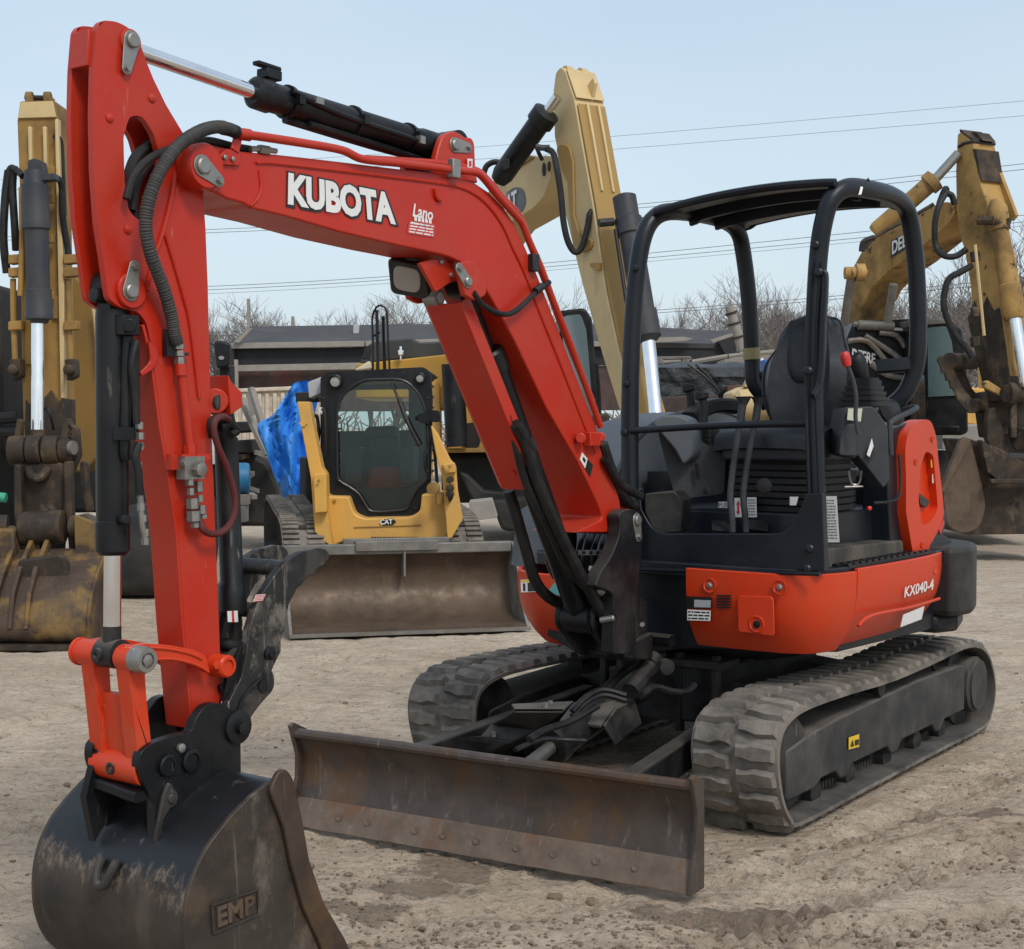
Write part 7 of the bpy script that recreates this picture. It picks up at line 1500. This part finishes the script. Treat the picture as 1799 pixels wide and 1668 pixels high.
bd_('roof_board', [(410, 601), (437, 577), (444, 577), (420, 603)], 37.7, .12); bd_('roof_patch', [(621, 571), (631, 571), (630, 588), (620, 588)], 39.5, .1, plain('pale_patch', (.42, .42, .41), .7))
bd_('upper_wall', [(405, 613), (1280, 604), (1285, 640), (405, 642)], 38.1, .3, TARB)
bd_('eave_beam', [(408, 642), (700, 636), (700, 648), (408, 653)], 37.8, .2); bd_('eave_beam', [(1145, 632), (1210, 626), (1216, 630), (1212, 634), (1148, 640)], 37.7, .2)
bd_('siding', [(412, 653), (1290, 640), (1290, 720), (412, 724)], 38.2, .3, BRICKR)
bd_('post', [(411, 632, 1), (417, 632, 1), (419, 720), (413, 720)], 37.5, .12); bd_('loose_board', [(1248, 597), (1288, 585), (1291, 590), (1252, 603)], 37.3, .1)
bd_('side_wall', [(398, 612), (411, 605), (411, 700), (400, 700)], 37.9, 3, TARB); bd_('roof_end', [(1262, 600), (1290, 584), (1296, 600), (1292, 622), (1275, 625)], 37.9, .4, TARB)
for (x, y0_, y1_, L) in ((436, 525, 575, 'tall grey wooden post standing above the left end of the shed roof'), (514, 556, 575, 'short grey wooden post stub above the shed roof')):
    bm = B(); fp(bm, [(x-2.3, y0_), (x+2.3, y0_), (x+3, y1_), (x-3, y1_)], 42, .12); fp(bm, [(x-3, y1_), (x+3, y1_), (x+3, GY(42)), (x-3, GY(42))], 42, .12); o = obj('wooden_post', bm, WOODG); top(o, L, 'post')
# beige corrugated container
CT = root('shipping_container', 'beige corrugated container with rusty top rail under the shed', 'container', 500, 30)
BEI = steel_mat('beige_container', (.40, .34, .27), (.30, .20, .13), (.22, .16, .12), 2.2, .60, .7, .1, metal=0)
P1('wall', CT, BEI, [(395, 688), (560, 680), (560, 872), (395, 872)], 30.06, 2.4, .0)
for k in range(12): x = 398+k*13.5; P1('ridge', CT, BEI, [(x, 690), (x+7, 690), (x+7, 870), (x, 870)], 30.0, .07, .02)
P1('top_rail', CT, BEI, [(393, 684), (560, 677), (560, 684), (393, 691)], 29.95, .15, .02); P1('corner_post', CT, BRICKR, [(395, 682), (412, 681), (412, 694), (396, 694)], 29.9, .1, .02)
# clutter at the left between arm and loader
def one(name, lab, cat, mat, pts, d, th, bev=.02, group=None, **k): o = P1(name, None, mat, pts, d, th, bev, **k); return top(o, lab, cat, group)
WT = paint('white_gelcoat', (.70, .71, .72), .3, (.45, .42, .38), .2, 2, bump=.05)
ck = PD(356, 745, 19.5)
bm = B(); lathe(bm, V((ck.x, 19.5, 1.0)), V((0, 0, 1)), [(0, .40), (.3, .405), (.55, .37), (.80, .29), (1.0, .19), (1.15, .10), (1.2, .02)], 32); o = obj('white_tank', bm, WT); top(o, 'white domed tank partly hidden behind the raised red arm', 'tank')
bm = B(); lathe(bm, V((ck.x, 19.5, .0)), V((0, 0, 1)), [(0, .35), (.99, .35)], 20); o = obj('tank_stand', bm, DARKM); top(o, 'dark round stand carrying the white domed tank', 'stand')
MRt = root('mirror_post', 'black mirror on a dark post left of the shed', 'mirror', 392, 19)
P1('mirror', MRt, BLK, [(374, 602, 6), (384, 598, 4), (403, 602, 6), (402, 645, 6), (380, 648, 6)], 18.8, .18, .03)
P1('post', MRt, DARKM, [(384, 646), (405, 640), (406, 700), (388, 700)], 19, .3, .02); P1('lower_post', MRt, DARKM, [(386, 700), (402, 700), (402, GY(19)), (386, GY(19))], 19, .3, .02)
bm = B(); extr(bm, [PD(a, b, 18.78) for a, b in circ(389, 629, 5, 3.5, 14)], V((0, .01, 0))); obj('badge', bm, LENS, MRt)
T1('cable', MRt, HOSE, [(366, 600, 19), (378, 607, 19), (396, 605, 19)], .012, 6, 3)
DRB = paint('blue_drum', (.02, .16, .32), .45, (.15, .2, .25), .2, 4)
bm = B(); a_ = PD(398, 841, 16.5); lathe(bm, a_, V((1, .15, 0)), [(0, .165), (.01, .175), (.10, .175), (.11, .18), (.12, .175), (.22, .175), (.25, .165), (.26, .13)], 28); o = obj('blue_drum', bm, DRB); top(o, 'blue plastic drum lying on its side on concrete blocks', 'drum')
bm = B(); lathe(bm, PD(396, 845, 16.3), V((1, .15, 0)), [(0, .09), (.11, .09)], 20); o = obj('white_bucket', bm, WT); top(o, 'white pail in front of the blue drum', 'pail')
CONC = paint('concrete', (.30, .28, .25), .9, (.18, .16, .14), .5, 6, bump=.8)
for (pts, L) in (([(414, 869, 1), (433, 869, 1), (433, 888, 1), (414, 888, 1)], 'upper grey concrete block under the blue drum'), ([(412, 889, 1), (430, 889, 1), (430, 918, 1), (412, 918, 1)], 'lower grey concrete block under the blue drum')):
    one('concrete_block', L, 'block', CONC, pts, 16.4, .25, .01)
one('steel_beam', 'dark rusty channel beam stacked above the blue drum', 'beam', DARKM, [(395, 775), (442, 772), (442, 796), (396, 798)], 17.3, 1.0, group=None)
one('steel_beam', 'upper dark box beam on the junk pile beside the tarp', 'beam', DARKM, [(400, 742), (446, 740), (446, 758), (402, 762)], 17.6, 1.0)
JK = root('scrap_pile', 'dark heap of scrap metal and boards beside the blue tarp', 'scrap pile', 460, 17.8)
P1('scrap_core', JK, DARKM, [(398, 800), (430, 790), (470, 812), (492, 860), (498, 925), (400, 925)], 17.8, 1.4, .05)
rnd = random.Random(4)
for k in range(14):
    x, y = rnd.uniform(408, 490), rnd.uniform(790, 910); a = rnd.uniform(-1.2, 1.2); L = rnd.uniform(10, 36); 
    bm = B(); beam(bm, PD(x-L*math.cos(a)/2, y-L*math.sin(a)/2, rnd.uniform(17.2, 17.7)), PD(x+L*math.cos(a)/2, min(y+L*math.sin(a)/2, 915), rnd.uniform(17.2, 17.7)), .07, .05); obj('scrap_bar', bm, rnd.choice([DARKM, MUD, WOODG]), JK)
for (p0, p1, w_, L) in (((441, 682, 16.6), (508, 900, 16.2), .07, 'long grey plank leaning against the blue tarp'), ((424, 700, 17.2), (470, 800, 17.0), .10, 'short dark plank leaning on the scrap heap'), ((437, 690, 17.0), (444, 730, 17.0), .05, 'thin upright stake in front of the beige container')):
    bm = B(); beam(bm, PD(*p0), PD(*p1), w_, .05); o = obj('leaning_plank', bm, WOODG); top(o, L, 'plank')
# blue tarp: folded sheet
TB_ = NT('blue_tarp_plastic'); c = TB_.mix(TB_.ramp(TB_.noise(3, 5), [(.3, 0), (.7, 1)]), (.03, .22, .68), (.06, .32, .84)); TB_.set('Base Color', c); TB_.set('Roughness', .42); TB_.bump(TB_.noise(5, 4, .5, (1, 1, .5), 1.0), .7, .05)
rows = []
LE = [(548, 668), (520, 672), (505, 690), (480, 728), (452, 748), (466, 790), (478, 825), (490, 855), (500, 885), (504, 905)]
RE = [(575, 668), (570, 680), (560, 700), (550, 740), (545, 780), (540, 820), (535, 850), (530, 880), (525, 900), (522, 915)]
for i, ((a, b), (c_, e_)) in enumerate(zip([(p.x, p.y) for p in cr([(x, y, 0) for x, y in LE], 4)], [(p.x, p.y) for p in cr([(x, y, 0) for x, y in RE], 4)])):
    row = []
    for k in range(25):
        u = k/24; x = a+(c_-a)*u; y = b+(e_-b)*u; n1 = noise.noise(V((x*.05, y*.015, 0)))*.28+math.sin(x*.16+y*.03)*.07+noise.noise(V((x*.15, y*.08, 3)))*.08
        row.append(PD(x, y, 15.6+n1))
    rows.append(row)
bm = B(); sheet(bm, rows, V((0, .01, 0))); o = obj('blue_tarp', bm, TB_.m, sm=75); top(o, 'crumpled bright blue tarp hanging beside the loader', 'tarp')
# black tarp covered trailer in the middle distance
TT = root('covered_trailer', 'black tarp covered trailer box with brown lower side, between loader and shed', 'trailer', 1240, 24)
TPB = NT('black_tarp'); TPB.set('Base Color', TPB.mix(TPB.noise(2, 5), (.010, .011, .012), (.05, .055, .06))); TPB.set('Roughness', .5); TPB.bump(TPB.noise(2.5, 6, .6, (1, 1, 1), 1.5), 1.0, .12)
bm = B(); NRr = []
for i in range(9):
    y = 638+i*8; NRr.append([PD(1140+k*9.5, y+(2.5*math.sin(k*.7) if i == 0 else 0)-(3 if k > 18 else 0), 24+.14*noise.noise(V((k*.4, i*.5, 0)))-(.0 if i else -.5)) for k in range(21)])
sheet(bm, NRr, V((0, 1.6, 0))); obj('tarp', bm, TPB.m, TT, sm=60)
P1('side_board', TT, BRICKR, [(1150, 698), (1262, 694), (1264, 732), (1150, 736)], 23.8, .3, .02); P1('tail_board', TT, paint('brown_board', (.10, .055, .03), .8), [(1278, 678), (1312, 676), (1312, 735), (1278, 735)], 23.7, .3, .02)
P1('chassis', TT, DARKM, [(1140, 732), (1330, 730), (1330, 880), (1140, 885)], 23.9, 1.6, .03)
for L in ([(1208, 640, 23.8), (1236, 660, 23.8), (1260, 684, 23.8)], [(1222, 640, 23.8), (1245, 662, 23.8), (1264, 690, 23.8)]): T1('strap', TT, BLACKV, L, .02, 6, 3)
PK = root('pickup_rack', 'grey metal rack lying on top of the trailer load', 'rack', 1180, 25); P1('rail', PK, BARG, [(1148, 627), (1214, 626), (1214, 631), (1148, 632)], 24.9, .2, .01)
for x in (1160, 1204): P1('foot', PK, BARG, [(x-5, 631), (x+5, 631), (x+8, 640), (x-8, 640)], 24.9, .2, .01)
P1('frame', PK, BARG, [(1146, 640), (1216, 640), (1216, 648), (1146, 648)], 25.0, .3, 0)
PL = root('scrap_poles', 'thin pale poles lying across the yard behind the trailer', 'poles', 1270, 30); 
for a, b in (((1216, 636), (1278, 626)), ((1280, 626), (1360, 618)), ((1300, 622), (1420, 618))): T1('pole', PL, WOODG, [(a[0], a[1], 30), (b[0], b[1], 30)], .05, 6, 0)
P1('pallet', PL, WOODG, [(1272, 632), (1345, 620), (1420, 614), (1420, 640), (1272, 645)], 30.3, 1, .02)
# yellow roller-like machine seen through the cab
YM = root('small_yellow_machine', 'small dusty yellow machine seen through the canopy left of the seat', 'machine', 1320, 20)
bm = B(); lathe(bm, PD(1290, 712, 20), V((1, .1, 0)), [(0, .14), (.05, .20), (.30, .24), (.48, .20)], 24); obj('body', bm, TANY, YM)
P1('hood', YM, TANY, [(1284, 690, 6), (1310, 678, 6), (1350, 680), (1352, 740), (1284, 742)], 20.1, .8, .08); P1('cap', YM, TANY, [(1308, 680), (1316, 658, 3), (1322, 680)], 20, .2, .03); P1('base', YM, DARKM, [(1280, 740), (1360, 738), (1360, 890), (1282, 892)], 20.2, .9, .04)
one('blue_box', 'small blue box behind the canopy post beside the seat', 'box', plain('blue_paint', (.03, .14, .45), .5), [(1342, 632), (1358, 630), (1358, 652), (1346, 652)], 26, .6)
bm = B(); tube(bm, [PD(1336, 630, 27), PD(1342, 652, 27)], .05, 10); o = obj('white_pipe', bm, WT); top(o, 'short white pipe beside the small blue box', 'pipe')
UP = root('leaning_pole', 'pale leaning wooden pole with dark bands left of the rear canopy post', 'pole', 1300, 32)
a_, b_ = PD(1281, 538, 32), PD(1312, 640, 32); bm = B(); cyl(bm, b_-(a_-b_)*.9, a_, .13, .10, 16); obj('shaft', bm, WOODG, UP)
for t_ in (.2, .45, .68, .86): c_ = b_.lerp(a_, t_); bm = B(); lathe(bm, c_, a_-b_, [(0, .14), (.04, .14)], 16); obj('band', bm, DARKM, UP)
one('concrete_block', 'pale concrete barrier block behind the weathered excavator', 'block', CONC, [(1655, 752, 2), (1738, 745, 2), (1742, 786, 2), (1655, 790, 2)], 21, .8, .02)
one('concrete_block', 'low grey concrete slab on the ground behind the loader', 'block', CONC, [(824, 882, 1), (864, 878, 2), (874, 910, 2), (826, 916, 1)], 16.0, .5, .02)

# ============================================================ bare trees
BARK = plain('bark', (.10, .082, .070), .9); TWIG = plain('twig_bark', (.21, .18, .16), .9)
def tree_mesh(seed, H, spread=.5, levels=5):
    rnd = random.Random(seed); tb, cb_ = B(), B()
    def limb(bm, p, d, L, r, lv):
        n = 3 if lv < 3 else 2; pts = [p]; q = p.copy(); dd = d.copy()
        for i in range(n):
            dd = (dd+V((rnd.gauss(0, .12), rnd.gauss(0, .12), rnd.gauss(.04, .08)))).normalized(); q = q+dd*L/n; pts.append(q.copy())
        tgt = tb if lv <= 1 else cb_
        tube(tgt, pts, lambda t: r*(1-.45*t), 6 if lv < 2 else 3)
        if lv >= levels: return
        k = (5, 5, 5, 5, 5)[min(lv, 4)]
        for j in range(k):
            t = rnd.uniform(.35, 1) if j else 1.0; idx = min(int(t*n), n-1); bp_ = pts[idx].lerp(pts[idx+1], t*n-idx)
            a = rnd.uniform(0, 2*math.pi); s_ = spread*rnd.uniform(.6, 1.3); perp = V((math.cos(a), math.sin(a), .15)); nd = (dd*(1-s_*.35)+perp*s_).normalized()
            limb(tgt if False else cb_, bp_, nd, L*rnd.uniform(.58, .82), max(r*.50, .0065), lv+1)
    limb(tb, V((0, 0, 0)), V((rnd.gauss(0, .05), rnd.gauss(0, .05), 1)), H*.30, H*.017, 0)
    return mesh('trunk', tb, BARK, norm=False), mesh('crown', cb_, TWIG, norm=False)
TM = [tree_mesh(11, 8, .45), tree_mesh(12, 8, .62), tree_mesh(13, 8, .5), tree_mesh(14, 8, .7)]
trees = [(385, 540, 62, 0, 1.0), (418, 550, 66, 2, .9), (505, 536, 64, 3, 1.5), (560, 556, 70, 1, 1.0), (462, 548, 72, 1, 1.0), (690, 530, 66, 1, 1.1), (738, 512, 60, 3, 1.1), (650, 548, 74, 0, 1.0), (998, 506, 66, 2, 1.0), (1032, 540, 72, 1, 1.0), (1150, 522, 66, 0, .8), (1180, 550, 78, 3, 1.0),
         (1262, 520, 58, 1, 1.2), (1352, 490, 50, 3, 1.1), (1400, 495, 56, 0, 1.0), (1310, 535, 70, 2, 1.0), (1462, 520, 60, 1, 1.0), (1590, 500, 58, 3, 1.1), (1640, 495, 52, 1, 1.0), (1560, 525, 66, 0, 1.1), (1690, 500, 60, 2, 1.1), (1790, 385, 46, 1, 1.0), (6, 545, 60, 2, 1.0), (1620, 520, 70, 3, 1.3), (1670, 520, 66, 0, 1.3), (1740, 510, 64, 3, 1.2), (1535, 520, 60, 2, 1.0)]
where = ['left of the shed beside the raised arm', 'just left of the shed roof end', 'above the left half of the shed roof', 'low over the shed roof centre', 'thin, between the two posts on the shed', 'above the shed left of the red boom', 'touching the red boom edge above the shed', 'small and faint above the grey roof patch', 'between the red boom and the tan stick', 'low beside the tan excavator cab', 'right of the tan stick by the canopy post', 'small, low over the right shed roof',
         'left of the leaning pole', 'tallest seen through the canopy, wide crown', 'seen through the canopy beside the headrest', 'behind the leaning pole', 'between canopy post and weathered boom', 'right of the rear canopy post', 'beside the loose hose of the weathered excavator', 'under the weathered boom', 'left of the weathered stick', 'tall at the right edge of the picture', 'at the left edge of the picture', 'far back right of the canopy', 'far back beside the weathered stick', 'behind the weathered stick', 'low between boom and canopy post']
for i, ((px, py, d_, v, ws), wh) in enumerate(zip(trees, where)):
    H = EYE+(748-py+14)*d_/2600; p = PD(px, 748, d_)
    o = thing('bare_tree', 'bare leafless tree '+wh, 'tree', (p.x, d_, 0), 'bare trees beyond the yard')
    for me_, nm in zip(TM[v], ('trunk', 'crown')):
        zs = max(vv.co.z for vv in TM[v][1].vertices) if i < 0 else TZ[v] if 'TZ' in globals() else None
        if zs is None: TZ = [max(vv.co.z for vv in t_[1].vertices) for t_ in TM]; zs = TZ[v]
        s_ = H/zs; c_ = bpy.data.objects.new(nm, me_); COL.objects.link(c_); c_.parent = o; c_.scale = (s_*ws, s_*ws, s_); c_.rotation_euler = (0, 0, i*1.7)
o = B()
for i in range(260):
    x = -45+i*.42; y = 95+rnd.uniform(-6, 6); h = 1.6+1.6*noise.noise(V((x*.15, 0, 0)))+rnd.random()*.9
    for j in range(3): tube(o, [V((x, y, 0)), V((x+rnd.gauss(0, .3), y, h*.6)), V((x+rnd.gauss(0, .7), y, h*rnd.uniform(.8, 1.2)))], .05, 3)
o = obj('brush', o, TWIG, None, kind='stuff'); top(o, 'low leafless brush far behind the yard', 'brush')
# ============================================================ overhead wires
WIRE = plain('wire', (.22, .24, .26), .6)
for (a, b, c_, L) in (((-200, 520), (660, 487.5), (2000, 358), 'upper wire of the pair crossing behind the red boom'), ((-200, 528), (660, 493.5), (2000, 371), 'lower wire of the pair crossing behind the red boom'),
    ((-200, 424), (900, 377), (2000, 266), 'upper wire of the pair just above the canopy roof'), ((-200, 430), (900, 383), (2000, 277), 'lower wire of the pair just above the canopy roof'),
    ((-200, 330), (900, 254), (2000, 160), 'highest thin wire in the open sky'), ((-200, 348), (900, 276), (2000, 187), 'second highest thin wire in the open sky'),
    ((-200, 610), (1140, 546), (2000, 466), 'upper wire low over the trees'), ((-200, 618), (1140, 551), (2000, 474), 'lower wire low over the trees'), ((-200, 536), (660, 500), (2000, 378), 'thin third wire under the pair crossing the canopy opening')):
    P = [PD(a[0], a[1], 75), PD(b[0], b[1], 70), PD(c_[0], c_[1], 62)]; thin = .010 if ('thin' in L) else .016
    bm = B(); tube(bm, P, thin, 5, 14); o = obj('overhead_wire', bm, WIRE); top(o, L, 'wire', 'overhead wires')
# ============================================================ pieces that can be lifted apart become objects of their own
SPLIT = {'edge_bolts': 'bolt', 'bolts': 'bolt', 'post_bolts': 'bolt', 'tube_clamp': 0, 'thumb_tube': 0, 'rear_rail': 0, 'bolt_recesses': 'bolt_recess', 'top_lug': 0, 'pin_holes': 'pin_hole',
    'couplers': 'coupler', 'hydraulic_hoses': 'hydraulic_hose', 'vent_slots': 'vent_slot', 'pedals': 'pedal', 'hose_bundle': 'hose', 'cylinder_hoses': 'cylinder_hose', 'foot_hoses': 'foot_hose', 'inner_hoses': 'inner_hose',
    'exposed_pipes': 'exposed_pipe', 'body_pipes': 'body_pipe', 'arm_hoses': 'arm_hose', 'grease_pins': 'grease_pin', 'console_fittings': 'console_fitting', 'seat_seam': 0, 'weld_bead': 0, 'weld_rib': 0, 'cross_tube': 0, 'hydraulic_tube': 0,
    'roof_rib': 0, 'cylinder_ports': 'cylinder_port', 'coupler_jaw': 0, 'post_groove': 0, 'quick_couplers': 'quick_coupler', 'thumb_link': 0, 'roof_edge': 0, 'blade_lug': 0, 'link_rib': 0, 'pin_boss': 0, 'arm_hose': 0, 'mirror': 0, 'port_fitting': 0, 'thumb_pin': 0, 'link_barrel': 0}
def islands(me):
    par = list(range(len(me.vertices)))
    def fd(a):
        while par[a] != a: par[a] = par[par[a]]; a = par[a]
        return a
    for e_ in me.edges:
        a, b = fd(e_.vertices[0]), fd(e_.vertices[1])
        if a != b: par[a] = b
    g = {}
    for i in range(len(me.vertices)): g.setdefault(fd(i), []).append(i)
    return list(g.values())
for o in list(COL.objects):
    if o.type != 'MESH': continue
    b_ = o.name.split('.')[0]
    if b_ == 'side_plate' and o.parent and o.parent.name.startswith('bucket'): pass
    elif b_ not in SPLIT: continue
    if o.parent is None or o.children: continue
    me = o.data; gs = islands(me); nn = SPLIT.get(b_) or b_
    if len(gs) < 2:
        if nn != b_: o.name = nn; me.name = nn
        continue
    mods = [(m_.width, m_.segments) for m_ in o.modifiers]
    for g in gs:
        st = set(g); bm = bmesh.new(); bm.from_mesh(me); bm.verts.ensure_lookup_table()
        bmesh.ops.delete(bm, geom=[v for v in bm.verts if v.index not in st], context='VERTS')
        c_ = sum((v.co for v in bm.verts), V())/len(bm.verts)
        for v in bm.verts: v.co -= c_
        m2 = bpy.data.meshes.new(nn); bm.to_mesh(m2); bm.free()
        for m_ in me.materials: m2.materials.append(m_)
        o2 = bpy.data.objects.new(nn, m2); COL.objects.link(o2); o2.parent = o.parent; o2.location = o.location+c_
        for w_, s_ in mods: bevel(o2, w_, s_)
    bpy.data.objects.remove(o)
